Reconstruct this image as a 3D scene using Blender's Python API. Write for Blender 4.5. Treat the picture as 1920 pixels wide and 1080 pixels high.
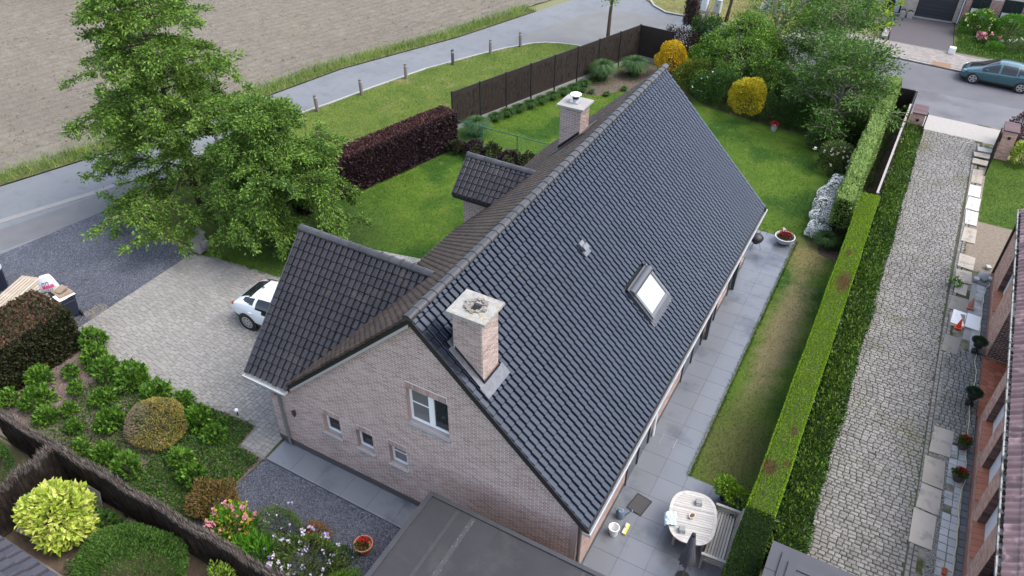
import bpy, math, random
import numpy as np
from mathutils import Matrix, Vector
R = math.radians
random.seed(7); rng = np.random.default_rng(7)
SC = bpy.context.scene; COL = SC.collection
for _o in list(bpy.data.objects): bpy.data.objects.remove(_o)

# ------------------------------------------------------------------ camera
FPX = 1437.68; CP = np.array((3.8988, -10.749, 18.9465)); PITCH, YAW, ROLL = 0.667, -0.498, 0.012
_q = dict(f=FPX)
fw = np.array([math.sin(YAW)*math.cos(PITCH), math.cos(YAW)*math.cos(PITCH), -math.sin(PITCH)])
r0 = np.array([math.cos(YAW), -math.sin(YAW), 0.]); u0 = np.cross(r0, fw)
rt = math.cos(ROLL)*r0+math.sin(ROLL)*u0; up = -math.sin(ROLL)*r0+math.cos(ROLL)*u0
cd = bpy.data.cameras.new('camera'); cam = bpy.data.objects.new('camera', cd); COL.objects.link(cam)
cd.sensor_width = 36; cd.lens = FPX/1920*36; cd.clip_start = .1; cd.clip_end = 2000
M = Matrix(((rt[0], up[0], -fw[0], CP[0]), (rt[1], up[1], -fw[1], CP[1]), (rt[2], up[2], -fw[2], CP[2]), (0, 0, 0, 1)))
cam.matrix_world = M
SC.camera = cam
def proj(P):
    d = np.asarray(P, float)-CP; z = d@fw
    return 960+FPX*(d@rt)/z, 540-FPX*(d@up)/z, z
def unp(x, y, z=0.):
    d = fw*FPX+rt*(x-960)+up*(540-y); t = (z-CP[2])/d[2]; return CP+t*d
# ------------------------------------------------------------------ sky, sun, exposure (bright overcast)
SUN_EL, SUN_AZ = 58, 72          # azimuth clockwise from +y
w = bpy.data.worlds.new('World'); SC.world = w; w.use_nodes = True
nt = w.node_tree; bg = nt.nodes['Background']
sky = nt.nodes.new('ShaderNodeTexSky'); sky.sky_type = 'NISHITA'; sky.sun_disc = False
sky.sun_elevation = R(SUN_EL); sky.sun_rotation = R(SUN_AZ); sky.air_density = 1.0; sky.dust_density = 3.0; sky.ozone_density = 1.0
hs = nt.nodes.new('ShaderNodeHueSaturation'); hs.inputs['Saturation'].default_value = .74
nt.links.new(sky.outputs[0], hs.inputs['Color']); nt.links.new(hs.outputs[0], bg.inputs['Color'])
bg.inputs['Strength'].default_value = .15
sd = bpy.data.lights.new('sun', 'SUN'); sd.energy = .66; sd.angle = R(40); sd.color = (1, .975, .945)
so = bpy.data.objects.new('sun', sd); COL.objects.link(so)
sv = Vector((math.sin(R(SUN_AZ))*math.cos(R(SUN_EL)), math.cos(R(SUN_AZ))*math.cos(R(SUN_EL)), math.sin(R(SUN_EL))))
so.rotation_euler = sv.to_track_quat('Z', 'Y').to_euler(); so.location = (0, 0, 40)
SC.view_settings.view_transform = 'Standard'; SC.view_settings.look = 'None'; SC.view_settings.gamma = 1
SC.view_settings.exposure = 1.68; SC.view_settings.use_curve_mapping = False

# ------------------------------------------------------------------ helpers
WT = {}                                   # world translation of each object that parents others
class MB:
    def __init__(s): s.V = []; s.F = []; s.M = []
    def add(s, vs, fs, m=0):
        b = len(s.V); s.V += [tuple(v) for v in vs]; s.F += [tuple(i+b for i in f) for f in fs]; s.M += [m]*len(fs); return s
    def box(s, x0, x1, y0, y1, z0, z1, m=0):
        return s.add([(x0,y0,z0),(x1,y0,z0),(x1,y1,z0),(x0,y1,z0),(x0,y0,z1),(x1,y0,z1),(x1,y1,z1),(x0,y1,z1)],
                     [(3,2,1,0),(4,5,6,7),(0,1,5,4),(1,2,6,5),(2,3,7,6),(3,0,4,7)], m)
    def fbox(s, o, a, b, c, m=0):            # box from corner o with edge vectors
        o, a, b, c = (np.asarray(t, float) for t in (o, a, b, c))
        P = [o, o+a, o+a+b, o+b, o+c, o+a+c, o+a+b+c, o+b+c]
        F = [(3,2,1,0),(4,5,6,7),(0,1,5,4),(1,2,6,5),(2,3,7,6),(3,0,4,7)]
        if np.dot(np.cross(a, b), c) < 0: F = [f[::-1] for f in F]
        return s.add(P, F, m)
    def bar(s, p, q, w, h, m=0, upv=(0,0,1)):
        p, q = np.asarray(p, float), np.asarray(q, float); d = q-p; L = np.linalg.norm(d); d /= L
        sx = np.cross(d, upv); sx = sx/np.linalg.norm(sx) if np.linalg.norm(sx) > 1e-6 else np.array((1., 0, 0)); n = np.cross(sx, d)
        return s.fbox(p-sx*w/2-n*h/2, sx*w, d*L, n*h, m)
    def quad(s, *p, m=0): return s.add(p, [tuple(range(len(p)))], m)
    def prism(s, pts, z0, z1, m=0):
        n = len(pts); a = sum(pts[i][0]*pts[(i+1)%n][1]-pts[(i+1)%n][0]*pts[i][1] for i in range(n))
        if a < 0: pts = pts[::-1]
        return s.add([(x, y, z0) for x, y in pts]+[(x, y, z1) for x, y in pts],
              [tuple(range(n))[::-1], tuple(range(n, 2*n))]+[(i, (i+1)%n, n+(i+1)%n, n+i) for i in range(n)], m)
    def tube(s, pts, rad, n=6, m=0, cap=True):
        pts = [np.asarray(p, float) for p in pts]; k = len(pts)
        if not hasattr(rad, '__len__'): rad = [rad]*k
        V = []
        for i, p in enumerate(pts):
            d = pts[min(i+1, k-1)]-pts[max(i-1, 0)]; d = d/(np.linalg.norm(d)+1e-9)
            a = np.cross(d, (0, 0, 1) if abs(d[2]) < .9 else (1, 0, 0)); a /= np.linalg.norm(a); b = np.cross(d, a)
            for j in range(n):
                t = 2*math.pi*j/n; V.append(p+(a*math.cos(t)+b*math.sin(t))*rad[i])
        F = [(i*n+j, (i+1)*n+j, (i+1)*n+(j+1)%n, i*n+(j+1)%n) for i in range(k-1) for j in range(n)]
        if cap: F += [tuple(range(n)), tuple(range((k-1)*n, k*n))[::-1]]
        return s.add(V, F, m)
    def lathe(s, prof, n=20, c=(0,0,0), m=0, sx=1, sy=1):
        V = [(c[0]+r*math.cos(2*math.pi*j/n)*sx, c[1]+r*math.sin(2*math.pi*j/n)*sy, c[2]+z) for r, z in prof for j in range(n)]
        F = [(i*n+j, i*n+(j+1)%n, (i+1)*n+(j+1)%n, (i+1)*n+j) for i in range(len(prof)-1) for j in range(n)]
        F += [tuple(range(n))[::-1], tuple(range((len(prof)-1)*n, len(prof)*n))]
        return s.add(V, F, m)
def setprops(o, label=None, cat=None, group=None, kind=None):
    if label: o['label'] = label
    if cat: o['category'] = cat
    if group: o['group'] = group
    if kind: o['kind'] = kind
    return o
def link(o, parent, world=True):
    COL.objects.link(o)
    if parent is not None:
        o.parent = parent
        if world: o.location = -Vector(WT.get(parent.name, (0,0,0))); WT[o.name] = Vector((0,0,0))
        else: WT[o.name] = Vector(WT.get(parent.name, (0,0,0)))
    else: WT[o.name] = Vector((0,0,0))
    return o
def meshdata(name, mb, mats, smooth=False):
    me = bpy.data.meshes.new(name); me.from_pydata([tuple(map(float, v)) for v in mb.V], [], mb.F)
    for m in (mats if isinstance(mats, (list, tuple)) else [mats]): me.materials.append(m)
    if any(mb.M): me.polygons.foreach_set('material_index', mb.M)
    if smooth:
        me.polygons.foreach_set('use_smooth', [True]*len(me.polygons))
        if smooth != 'all': me.set_sharp_from_angle(angle=R(40))
    me.update(); return me
def O(name, mb, mats, parent=None, world=True, smooth=False, bevel=0, **pr):
    o = bpy.data.objects.new(name, meshdata(name, mb, mats, smooth)); link(o, parent, world); setprops(o, **pr)
    if bevel:
        b = o.modifiers.new('b', 'BEVEL'); b.width = bevel; b.segments = 2; b.limit_method = 'ANGLE'; b.harden_normals = False
    return o
def quads_obj(name, V, mat, parent=None, world=True, nper=4, **pr):
    """V: (n, nper, 3) separate polygons"""
    V = np.asarray(V, np.float32); n = len(V); me = bpy.data.meshes.new(name)
    me.vertices.add(n*nper); me.vertices.foreach_set('co', V.reshape(-1))
    me.loops.add(n*nper); me.loops.foreach_set('vertex_index', np.arange(n*nper, dtype=np.int32))
    me.polygons.add(n); me.polygons.foreach_set('loop_start', np.arange(0, n*nper, nper, dtype=np.int32))
    me.update(calc_edges=True); me.polygons.foreach_set('use_smooth', [False]*n)
    for m in (mat if isinstance(mat, (list, tuple)) else [mat]): me.materials.append(m)
    o = bpy.data.objects.new(name, me); link(o, parent, world); setprops(o, **pr); return o
def multi_obj(name, baseV, baseF, mats4, mat, parent=None, world=True, smooth=False, **pr):
    """one mesh made of many transformed copies of a small base mesh (all faces quads)"""
    B = np.c_[np.asarray(baseV, float), np.ones(len(baseV))]; T = np.asarray(mats4, float)
    V = np.einsum('nij,kj->nki', T[:, :3, :], B); n, k = V.shape[:2]
    F = np.asarray(baseF, np.int32); nf = len(F); A = (F[None]+(np.arange(n)*k)[:, None, None]).reshape(-1)
    me = bpy.data.meshes.new(name); me.vertices.add(n*k); me.vertices.foreach_set('co', V.astype(np.float32).reshape(-1))
    me.loops.add(len(A)); me.loops.foreach_set('vertex_index', A.astype(np.int32))
    me.polygons.add(n*nf); me.polygons.foreach_set('loop_start', np.arange(0, len(A), 4, dtype=np.int32))
    me.update(calc_edges=True)
    me.polygons.foreach_set('use_smooth', [bool(smooth)]*len(me.polygons))
    me.materials.append(mat)
    o = bpy.data.objects.new(name, me); link(o, parent, world); setprops(o, **pr); return o
def T(name, label, cat, loc=(0,0,0), rz=0, group=None):
    o = bpy.data.objects.new(name, None); COL.objects.link(o); o.location = loc; o.rotation_euler = (0, 0, rz); o.empty_display_size = .2
    setprops(o, label, cat, group); WT[o.name] = Vector(loc); return o
def dup(root, loc, rz=0, s=1, label=None, group=None):
    r = root.copy(); COL.objects.link(r); r.location = loc; r.rotation_euler = (0, 0, rz); r.scale = (s, s, s) if not hasattr(s, '__len__') else s
    if label: r['label'] = label
    if group: r['group'] = group
    for ch in list(root.children):
        c = ch.copy(); COL.objects.link(c); c.parent = r
        for g in list(ch.children):
            d = g.copy(); COL.objects.link(d); d.parent = c
    return r
def area_px(P, a, b):
    P, a, b = np.asarray(P, float), np.asarray(a, float), np.asarray(b, float)
    p = proj(P); q = proj(P+a); r = proj(P+b)
    if p[2] < .1 or not (-20 < p[0] < 1940 and -20 < p[1] < 1100): return 0
    return abs((q[0]-p[0])*(r[1]-p[1])-(q[1]-p[1])*(r[0]-p[0]))
def place_parts(name, me, mats4, parent):
    wt = Matrix.Translation(-WT.get(parent.name, Vector((0,0,0))))
    for t in mats4:
        o = bpy.data.objects.new(name, me); COL.objects.link(o); o.parent = parent; o.matrix_local = wt @ Matrix([list(map(float, r)) for r in t])

# ------------------------------------------------------------------ materials
def lin(c): return tuple(((x/255)/12.92 if x/255 <= .04045 else ((x/255+.055)/1.055)**2.4) for x in c)
MATS = {}
def mat(name, c1=None, c2=None, rough=.7, spec=.4, noise=0, nscale=4, island=1., bump=0, bscale=40, metal=0, trans=0, coat=0, tint=None, c3=None, patch=None, detail=4, stretch=None):
    """c1..c2: colour range; island: weight of the per-piece random value; noise: weight of a cloudy texture; patch=(colour, scale, low, high)"""
    if name in MATS: return MATS[name]
    m = bpy.data.materials.new(name); m.use_nodes = True; N = m.node_tree.nodes; L = m.node_tree.links
    b = N['Principled BSDF']; out = N['Material Output']
    b.inputs['Roughness'].default_value = rough; b.inputs['Specular IOR Level'].default_value = spec; b.inputs['Metallic'].default_value = metal
    if tint: b.inputs['Specular Tint'].default_value = (*tint, 1)
    if coat: b.inputs['Coat Weight'].default_value = coat; b.inputs['Coat Roughness'].default_value = .05
    c2 = c2 or c1
    tc = N.new('ShaderNodeTexCoord'); geo = N.new('ShaderNodeNewGeometry')
    co = geo.outputs['Position']
    if stretch:
        mp = N.new('ShaderNodeMapping'); mp.inputs['Scale'].default_value = stretch; L.new(co, mp.inputs['Vector']); co = mp.outputs[0]
    def math2(op, a, bb, clamp=False):
        n = N.new('ShaderNodeMath'); n.operation = op; n.use_clamp = clamp
        for i, v in enumerate((a, bb)):
            if isinstance(v, (int, float)): n.inputs[i].default_value = v
            else: L.new(v, n.inputs[i])
        return n.outputs[0]
    oi = N.new('ShaderNodeObjectInfo')
    rnd = math2('FRACT', math2('ADD', geo.outputs['Random Per Island'], oi.outputs['Random']), 0)
    fac = math2('MULTIPLY', rnd, island)
    base = (1-island)*.5
    fac = math2('ADD', fac, base)
    if noise:
        nz = N.new('ShaderNodeTexNoise'); nz.inputs['Scale'].default_value = nscale; nz.inputs['Detail'].default_value = detail; L.new(co, nz.inputs['Vector'])
        t = math2('MULTIPLY', math2('SUBTRACT', nz.outputs['Fac'], .5), noise*2.2); fac = math2('ADD', fac, t, True)
    cr = N.new('ShaderNodeValToRGB'); cr.color_ramp.elements[0].color = (*c1, 1); cr.color_ramp.elements[1].color = (*c2, 1)
    if c3: e = cr.color_ramp.elements.new(.5); e.color = (*c3, 1)
    L.new(fac, cr.inputs[0]); colr = cr.outputs[0]
    for pt in (patch or []):
        pc, ps, lo, hi = pt[:4]
        n2 = N.new('ShaderNodeTexNoise'); n2.inputs['Scale'].default_value = ps; n2.inputs['Detail'].default_value = 5
        if len(pt) > 4: n2.inputs['Roughness'].default_value = pt[4]
        L.new(co, n2.inputs['Vector'])
        mr = N.new('ShaderNodeMapRange'); mr.inputs['From Min'].default_value = lo; mr.inputs['From Max'].default_value = hi; L.new(n2.outputs['Fac'], mr.inputs['Value'])
        mx = N.new('ShaderNodeMix'); mx.data_type = 'RGBA'; L.new(mr.outputs[0], mx.inputs['Factor']); L.new(colr, mx.inputs['A']); mx.inputs['B'].default_value = (*pc, 1); colr = mx.outputs['Result']
    L.new(colr, b.inputs['Base Color'])
    if bump:
        nb = N.new('ShaderNodeTexNoise'); nb.inputs['Scale'].default_value = bscale; nb.inputs['Detail'].default_value = 3; L.new(co, nb.inputs['Vector'])
        bp = N.new('ShaderNodeBump'); bp.inputs['Strength'].default_value = min(1, bump); bp.inputs['Distance'].default_value = .02; L.new(nb.outputs['Fac'], bp.inputs['Height']); L.new(bp.outputs[0], b.inputs['Normal'])
    if trans:
        tr = N.new('ShaderNodeBsdfTranslucent'); L.new(colr, tr.inputs['Color']); ms = N.new('ShaderNodeMixShader'); ms.inputs[0].default_value = trans
        L.new(b.outputs[0], ms.inputs[1]); L.new(tr.outputs[0], ms.inputs[2]); L.new(ms.outputs[0], out.inputs['Surface'])
    MATS[name] = m; return m
def leafmat(name, dark=None, lite=None, mid=None, noise=.35, nscale=1.3, trans=.27, rough=.55, spec=.25):
    gr = lambda c: c if c is None or not (c[1] > c[0] and c[1] > c[2]) else (c[0]*.98, c[1]*1.12, c[2]*.72)
    dark, lite, mid = gr(dark), gr(lite), gr(mid)
    return mat(name, dark, lite, rough, spec, noise, nscale, .8, trans=trans, c3=mid)
def glassmat(name, c=(.02,.025,.03), rough=.03):
    return mat(name, c, rough=rough, spec=.6)
# ------------------------------------------------------------------ foliage
def unitv(n):
    v = rng.normal(size=(n, 3)); return v/np.linalg.norm(v, axis=1, keepdims=True)
def leaves(P, D, L, W, fold=.15, jit=.6):
    """leaf quads at points P growing along directions D (jittered)"""
    n = len(P); D = D/(np.linalg.norm(D, axis=1, keepdims=True)+1e-9)+unitv(n)*jit; D /= np.linalg.norm(D, axis=1, keepdims=True)
    S = np.cross(D, unitv(n)); S /= (np.linalg.norm(S, axis=1, keepdims=True)+1e-9); Nn = np.cross(D, S)
    k = rng.uniform(.7, 1.3, (n, 1)); l = L*k; w = W*k
    return np.stack([P, P+D*l*.5+S*w*.5-Nn*w*fold, P+D*l, P+D*l*.5-S*w*.5-Nn*w*fold], 1)
def petals(P, N, s, jit=.35):
    N = N/(np.linalg.norm(N, axis=1, keepdims=True)+1e-9)+unitv(len(P))*jit; N /= np.linalg.norm(N, axis=1, keepdims=True)
    A = np.cross(N, unitv(len(P))); A /= np.linalg.norm(A, axis=1, keepdims=True)+1e-9; B = np.cross(N, A); h = s*.5*rng.uniform(.7, 1.2, (len(P), 1))
    return np.stack([P-A*h-B*h, P+A*h-B*h, P+A*h+B*h, P-A*h+B*h], 1)
def ell_points(n, c, r, inner=.55, zmin=-.3, lump=.18, nl=14, flat=1.):
    """points in the outer shell of a lumpy ellipsoid; returns points and outward normals"""
    u = unitv(int(n*1.8)); u = u[u[:, 2] > zmin][:n]
    lc = unitv(nl); lr = rng.uniform(.6, 1., nl)
    bumpv = np.zeros(len(u))
    for a, b in zip(lc, lr): bumpv = np.maximum(bumpv, b*np.exp(-((1-u@a)/.12)))
    rr = (1-lump+lump*1.6*bumpv)*rng.uniform(inner, 1, len(u))**.45
    P = u*rr[:, None]*np.asarray(r)+np.asarray(c); Nn = u/np.asarray(r); Nn /= np.linalg.norm(Nn, axis=1, keepdims=True)
    return P, Nn
def bush(name, label, cat, loc, r, n, L, W, m, lump=.2, group=None, flowers=(), stem=True, zc=.75, inner=.5, zmin=-.55, jit=.7, rz=0, upbias=.2, fold=.15):
    t = T(name, label, cat, loc, rz, group)
    rx, ry, rz_ = r
    P, Nn = ell_points(n, (0, 0, rz_*zc), (rx, ry, rz_), inner, zmin, lump)
    ok = P[:, 2] > .02; P, Nn = P[ok], Nn[ok]; Nn[:, 2] += upbias
    quads_obj('foliage', leaves(P, Nn, L, W, fold, jit), m, t, False)
    for fl in flowers:
        fm, fn, fs, fz = fl[:4]; per = fl[4] if len(fl) > 4 else 5
        P, Nn = ell_points(fn, (0, 0, rz_*zc), (rx*1.03, ry*1.03, rz_*1.03), .93, fz, lump)
        P2 = np.repeat(P, per, 0)+rng.normal(size=(len(P)*per, 3))*fs*.35; N2 = np.repeat(Nn, per, 0)
        quads_obj('blossom', leaves(P2, N2, fs, fs*.8, .1, .8), fm, t, False)
    if stem:
        s = MB()
        for k in range(7):
            a = random.uniform(0, 6.28); q = random.uniform(.2, .6)
            s.tube([(math.cos(a)*.06, math.sin(a)*.06, 0), (math.cos(a)*rx*q*.5, math.sin(a)*ry*q*.5, rz_*.6), (math.cos(a)*rx*q, math.sin(a)*ry*q, rz_*1.25)], [.03, .02, .008], 4)
        O('stem', s, BARK, t, False)
    return t
def box_hedge(name, label, p0, p1, width, h, n, L, W, m, z0=0., inset=.05, topm=None, ntop=0, toparea=None, group=None, cat='hedge', rough=.05, core=None, up_d=.3, amp=.02):
    """clipped hedge along p0->p1"""
    p0, p1 = np.array(p0, float), np.array(p1, float); d = p1-p0; Ln = np.hypot(*d); d /= Ln; s = np.array((d[1], -d[0]))
    t = T(name, label, cat, (*((p0+p1)/2), 0), 0, group)
    c = MB(); q = inset
    a0, a1 = p0+d*q, p1-d*q
    cs = [a0-s*(width/2-q), a1-s*(width/2-q), a1+s*(width/2-q), a0+s*(width/2-q)]
    c.prism([tuple(x) for x in cs], z0, h-q); O('hedge_core', c, core or HEDGE_CORE, t)
    areas = np.array([Ln*width, Ln*(h-z0), Ln*(h-z0), width*(h-z0), width*(h-z0)]); cnt = (n*areas/areas.sum()).astype(int)
    Ps, Ns = [], []; ph_ = rng.uniform(0, 6, 4); wob = lambda q_: amp*(np.sin(q_*1.1+ph_[0])+.7*np.sin(q_*2.3+ph_[1])+.5*np.sin(q_*5.1+ph_[2]))
    for k, c_ in enumerate(cnt):
        u = rng.uniform(0, 1, c_); v = rng.uniform(0, 1, c_)
        dep = -rng.exponential(rough, c_)+rough*.6+wob(u*Ln+k*2)*(1 if k < 3 else .3)
        if k == 0: xy = p0+np.outer(u*Ln, d)+np.outer((v-.5)*width, s); P = np.c_[xy, h+dep]; Nn = np.tile((0, 0, 1.), (c_, 1))
        elif k < 3:
            sg = 1 if k == 1 else -1; xy = p0+np.outer(u*Ln, d)+np.outer(sg*(width/2+dep), s); P = np.c_[xy, z0+v*(h-z0)]; Nn = np.tile((*(sg*s), up_d), (c_, 1))
        else:
            sg = 1 if k == 3 else -1; e = p1 if k == 3 else p0
            xy = e+np.outer(sg*dep, d)+np.outer((u-.5)*width, s); P = np.c_[xy, z0+v*(h-z0)]; Nn = np.tile((*(sg*d), up_d), (c_, 1))
        Ps.append(P); Ns.append(Nn)
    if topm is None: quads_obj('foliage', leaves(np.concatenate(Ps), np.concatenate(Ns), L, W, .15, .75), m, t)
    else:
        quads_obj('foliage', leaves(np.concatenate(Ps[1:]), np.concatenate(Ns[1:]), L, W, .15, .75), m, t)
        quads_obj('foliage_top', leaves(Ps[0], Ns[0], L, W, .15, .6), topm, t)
    return t
def tree(name, label, loc, h, env, z0, nbr, nleaf, L, W, m, trunk_r=.14, lean=(0, 0), droop=.25, rise=.35, spread=.16, group=None, cat='tree', barkm=None, sub=4, sway=.15, twig=1., leaf_from=.3, flat=.6, vary=(.72, 1.12)):
    t = T(name, label, cat, loc, 0, group)
    tr = MB(); zs = np.linspace(0, h, 9); ph = random.uniform(0, 6)
    ax = lambda z: np.array((lean[0]*z/h+sway*math.sin(z*.8+ph)*z/h, lean[1]*z/h+sway*math.cos(z*.9+ph)*z/h, z))
    tr.tube([ax(z) for z in zs], [trunk_r*(1-.93*(z/h)**.8) + .01 for z in zs], 9)
    segs = []; az = random.uniform(0, 6)
    for i in range(nbr):
        f = min(.995, max(.005, (i+.5)/nbr+random.uniform(-.03, .03))); z = z0+(h-z0)*f**.9; az += 2.39996+random.uniform(-.3, .3)
        ln = env((z-z0)/(h-z0))*random.uniform(*vary); 
        if ln < .1: continue
        el = rise+random.uniform(-.15, .25)+.5*max(0, f-.75)
        p = ax(z); d = np.array((math.cos(az)*math.cos(el), math.sin(az)*math.cos(el), math.sin(el))); pts = [p]; n = 5
        for k in range(n):
            d = d+np.array((random.uniform(-.12, .12), random.uniform(-.12, .12), -droop*(k+1)/n*.8+random.uniform(-.06, .06))); d /= np.linalg.norm(d); pts.append(pts[-1]+d*ln/n)
        r = .012+.018*ln*(1-f*.5)*twig
        tr.tube(pts, [r*(1-.85*k/n) for k in range(n+1)], 5, cap=False)
        segs.append((pts, ln))
        for _ in range(sub):
            k = random.uniform(.3, .92)*n; i0 = int(k); q = pts[i0]+(pts[min(i0+1, n)]-pts[i0])*(k-i0)
            dd = pts[min(i0+1, n)]-pts[i0]; dd /= np.linalg.norm(dd)+1e-9; sd_ = np.cross(dd, (0, 0, 1)); sd_ /= np.linalg.norm(sd_)+1e-9
            d2 = dd*.6+sd_*random.choice((-1, 1))*random.uniform(.5, 1)+np.array((0, 0, random.uniform(-.2, .35))); d2 /= np.linalg.norm(d2); l2 = ln*random.uniform(.25, .52)
            pp = [q, q+d2*l2*.5, q+d2*l2+np.array((0, 0, -droop*.35*l2))]
            tr.tube(pp, [r*.5, r*.3, r*.12], 4, cap=False); segs.append((pp, l2*1.25))
    O('trunk', tr, barkm or BARK, t, False, smooth='all')
    tot = sum(s_[1] for s_ in segs); Ps, Ds = [], []
    for pts, ln in segs:
        c = max(3, int(nleaf*ln/tot)); pts = np.array(pts); k = len(pts)-1
        u = (leaf_from if len(pts) > 3 else .05)+(1-(leaf_from if len(pts) > 3 else .05))*rng.uniform(0, 1, c)**.8; u *= k; i0 = np.minimum(u.astype(int), k-1); q = pts[i0]+(pts[i0+1]-pts[i0])*(u-i0)[:, None]
        # tufts
        nt_ = max(1, c//14); tc_ = rng.integers(0, c, nt_); idx = tc_[rng.integers(0, nt_, c)]
        off = rng.normal(size=(c, 3))*spread*np.array((1, 1, flat)); P = q[idx]+off; D = off+(pts[i0+1]-pts[i0])*.5; D[:, 2] -= .1*spread
        Ps.append(P); Ds.append(D)
    P, D = np.concatenate(Ps), np.concatenate(Ds)
    quads_obj('crown', leaves(P, D, L, W, .15, .7), m, t, False)
    return t
BARK = mat('bark', lin((88,78,68)), lin((58,50,44)), .9, .2, .5, 12, .3, bump=.6, bscale=60)
HEDGE_CORE = mat('hedge_core', (.012,.02,.008), rough=.95, spec=.1)
# ================================================================== SETTING
def blobmat(name, blobs, **k):
    """mat() plus soft elliptical patches of another colour: blobs = [(colour, (cx,cy), (rx,ry), lo, hi, noise)]"""
    m = mat(name, **k)
    if m.get('done'): return m
    m['done'] = 1; N = m.node_tree.nodes; L = m.node_tree.links; b = N['Principled BSDF']
    src = b.inputs['Base Color'].links[0].from_socket
    geo = N.new('ShaderNodeNewGeometry'); nz = N.new('ShaderNodeTexNoise'); nz.inputs['Scale'].default_value = 1.7; nz.inputs['Detail'].default_value = 7; nz.inputs['Roughness'].default_value = .65; L.new(geo.outputs['Position'], nz.inputs['Vector'])
    for c, ce, ra, lo, hi, am in blobs:
        s = N.new('ShaderNodeVectorMath'); s.operation = 'SUBTRACT'; L.new(geo.outputs['Position'], s.inputs[0]); s.inputs[1].default_value = (*ce, 0)
        mu = N.new('ShaderNodeVectorMath'); mu.operation = 'MULTIPLY'; L.new(s.outputs[0], mu.inputs[0]); mu.inputs[1].default_value = (1/ra[0], 1/ra[1], 0)
        ln = N.new('ShaderNodeVectorMath'); ln.operation = 'LENGTH'; L.new(mu.outputs[0], ln.inputs[0])
        a = N.new('ShaderNodeMath'); a.operation = 'MULTIPLY_ADD'; L.new(nz.outputs['Fac'], a.inputs[0]); a.inputs[1].default_value = am; L.new(ln.outputs['Value'], a.inputs[2])
        mr = N.new('ShaderNodeMapRange'); mr.interpolation_type = 'SMOOTHSTEP'; L.new(a.outputs[0], mr.inputs['Value']); mr.inputs['From Min'].default_value = lo+am*.5; mr.inputs['From Max'].default_value = hi+am*.5; mr.inputs['To Min'].default_value = 1; mr.inputs['To Max'].default_value = 0
        mx = N.new('ShaderNodeMix'); mx.data_type = 'RGBA'; L.new(mr.outputs[0], mx.inputs['Factor']); L.new(src, mx.inputs['A']); mx.inputs['B'].default_value = (*c, 1); src = mx.outputs['Result']
    L.new(src, b.inputs['Base Color'])
    for l in list(N['Material Output'].inputs['Surface'].links):
        if l.from_node.type == 'MIX_SHADER':
            for n in N:
                if n.type == 'BSDF_TRANSLUCENT': L.new(src, n.inputs['Color'])
    return m
def sheet(name, pts, z, m, kind='structure', th=0, parent=None, **pr):
    a = sum(pts[i][0]*pts[(i+1)%len(pts)][1]-pts[(i+1)%len(pts)][0]*pts[i][1] for i in range(len(pts)))
    if a < 0: pts = pts[::-1]
    b = MB()
    if th: b.prism(list(pts), z-th, z)
    else: b.add([(x, y, z) for x, y in pts], [tuple(range(len(pts)))])
    return O(name, b, m, parent, kind=kind if parent is None else None, **pr)
GRASSK = dict(c1=(.030,.074,.005), c2=(.088,.145,.015), c3=(.052,.102,.010), rough=.8, spec=.15, noise=.42, nscale=.9, island=.35, bump=.8, bscale=55, detail=9)
DRY = (.175,.15,.075)
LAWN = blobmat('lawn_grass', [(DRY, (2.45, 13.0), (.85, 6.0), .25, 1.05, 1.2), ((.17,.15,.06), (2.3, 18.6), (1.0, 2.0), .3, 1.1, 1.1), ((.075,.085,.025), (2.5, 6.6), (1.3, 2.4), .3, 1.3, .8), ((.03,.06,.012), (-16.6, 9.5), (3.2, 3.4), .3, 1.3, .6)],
   patch=[((.115,.13,.026), .8, .54, .78, .65), ((.028,.072,.008), .35, .5, .62), ((.10,.15,.03), 2.6, .58, .7, .7)], **GRASSK)
VERGE = mat('verge_grass', (.048,.095,.014), (.135,.165,.032), .85, .15, .6, .7, .35, bump=.8, bscale=50, patch=[((.20,.175,.075), .45, .54, .74, .65)], detail=8)
SOIL = mat('soil', (.06,.043,.032), (.13,.098,.072), .95, .1, .6, 5, .2, bump=1, bscale=30, detail=8)
MULCH = mat('mulch', (.075,.055,.045), (.18,.14,.12), .95, .1, .6, 14, .3, bump=1, bscale=45, detail=8)
FIELD = mat('field_soil', (.102,.090,.071), (.192,.172,.141), .95, .1, .5, 1.5, .3, bump=1, bscale=14, detail=10, patch=[((.115,.10,.083), .12, .45, .7), ((.06,.053,.042), 8, .53, .70, .75), ((.24,.222,.188), 10, .56, .72, .75), ((.07,.062,.05), 1.6, .6, .8, .75)], stretch=(.6, 1.2, 1))
ASPH = mat('road_concrete', (.118,.127,.137), (.163,.173,.183), .8, .3, .5, .5, .1, bump=.3, bscale=70, detail=9, patch=[((.10,.105,.112), 1.3, .5, .75, .75), ((.16,.167,.175), .4, .45, .8, .7), ((.085,.087,.09), 6, .66, .72, .8)])
ASPH2 = mat('street_asphalt', (.105,.105,.116), (.155,.155,.167), .85, .25, .6, .7, .1, bump=.35, bscale=80, detail=9, patch=[((.085,.085,.093), .5, .5, .7), ((.18,.18,.185), 3, .6, .75, .8)])
CONC = mat('concrete', (.22,.212,.2), (.33,.322,.305), .85, .3, .6, 3, .35, bump=.4, bscale=50, detail=8)
PAVE_BASE = mat('joint_sand', (.135,.13,.118), (.185,.177,.16), .95, .1, .5, 8, .2, bump=.5)
O('ground', MB().add([(-400,-300,-.10),(400,-300,-.10),(400,600,-.10),(-400,600,-.10)], [(0,1,2,3)]), mat('far_ground', (.1,.12,.05), (.2,.19,.11), .95, .1, .6, .05, 0), kind='structure')
VE = [(-44,-30),(-37.4,-6),(-32.48,5.2),(-31.32,8.67),(-29.05,17.33),(-27.51,24.44),(-24.14,32.82),(-21.94,40.44),(-19,50),(-15,75)]
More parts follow.
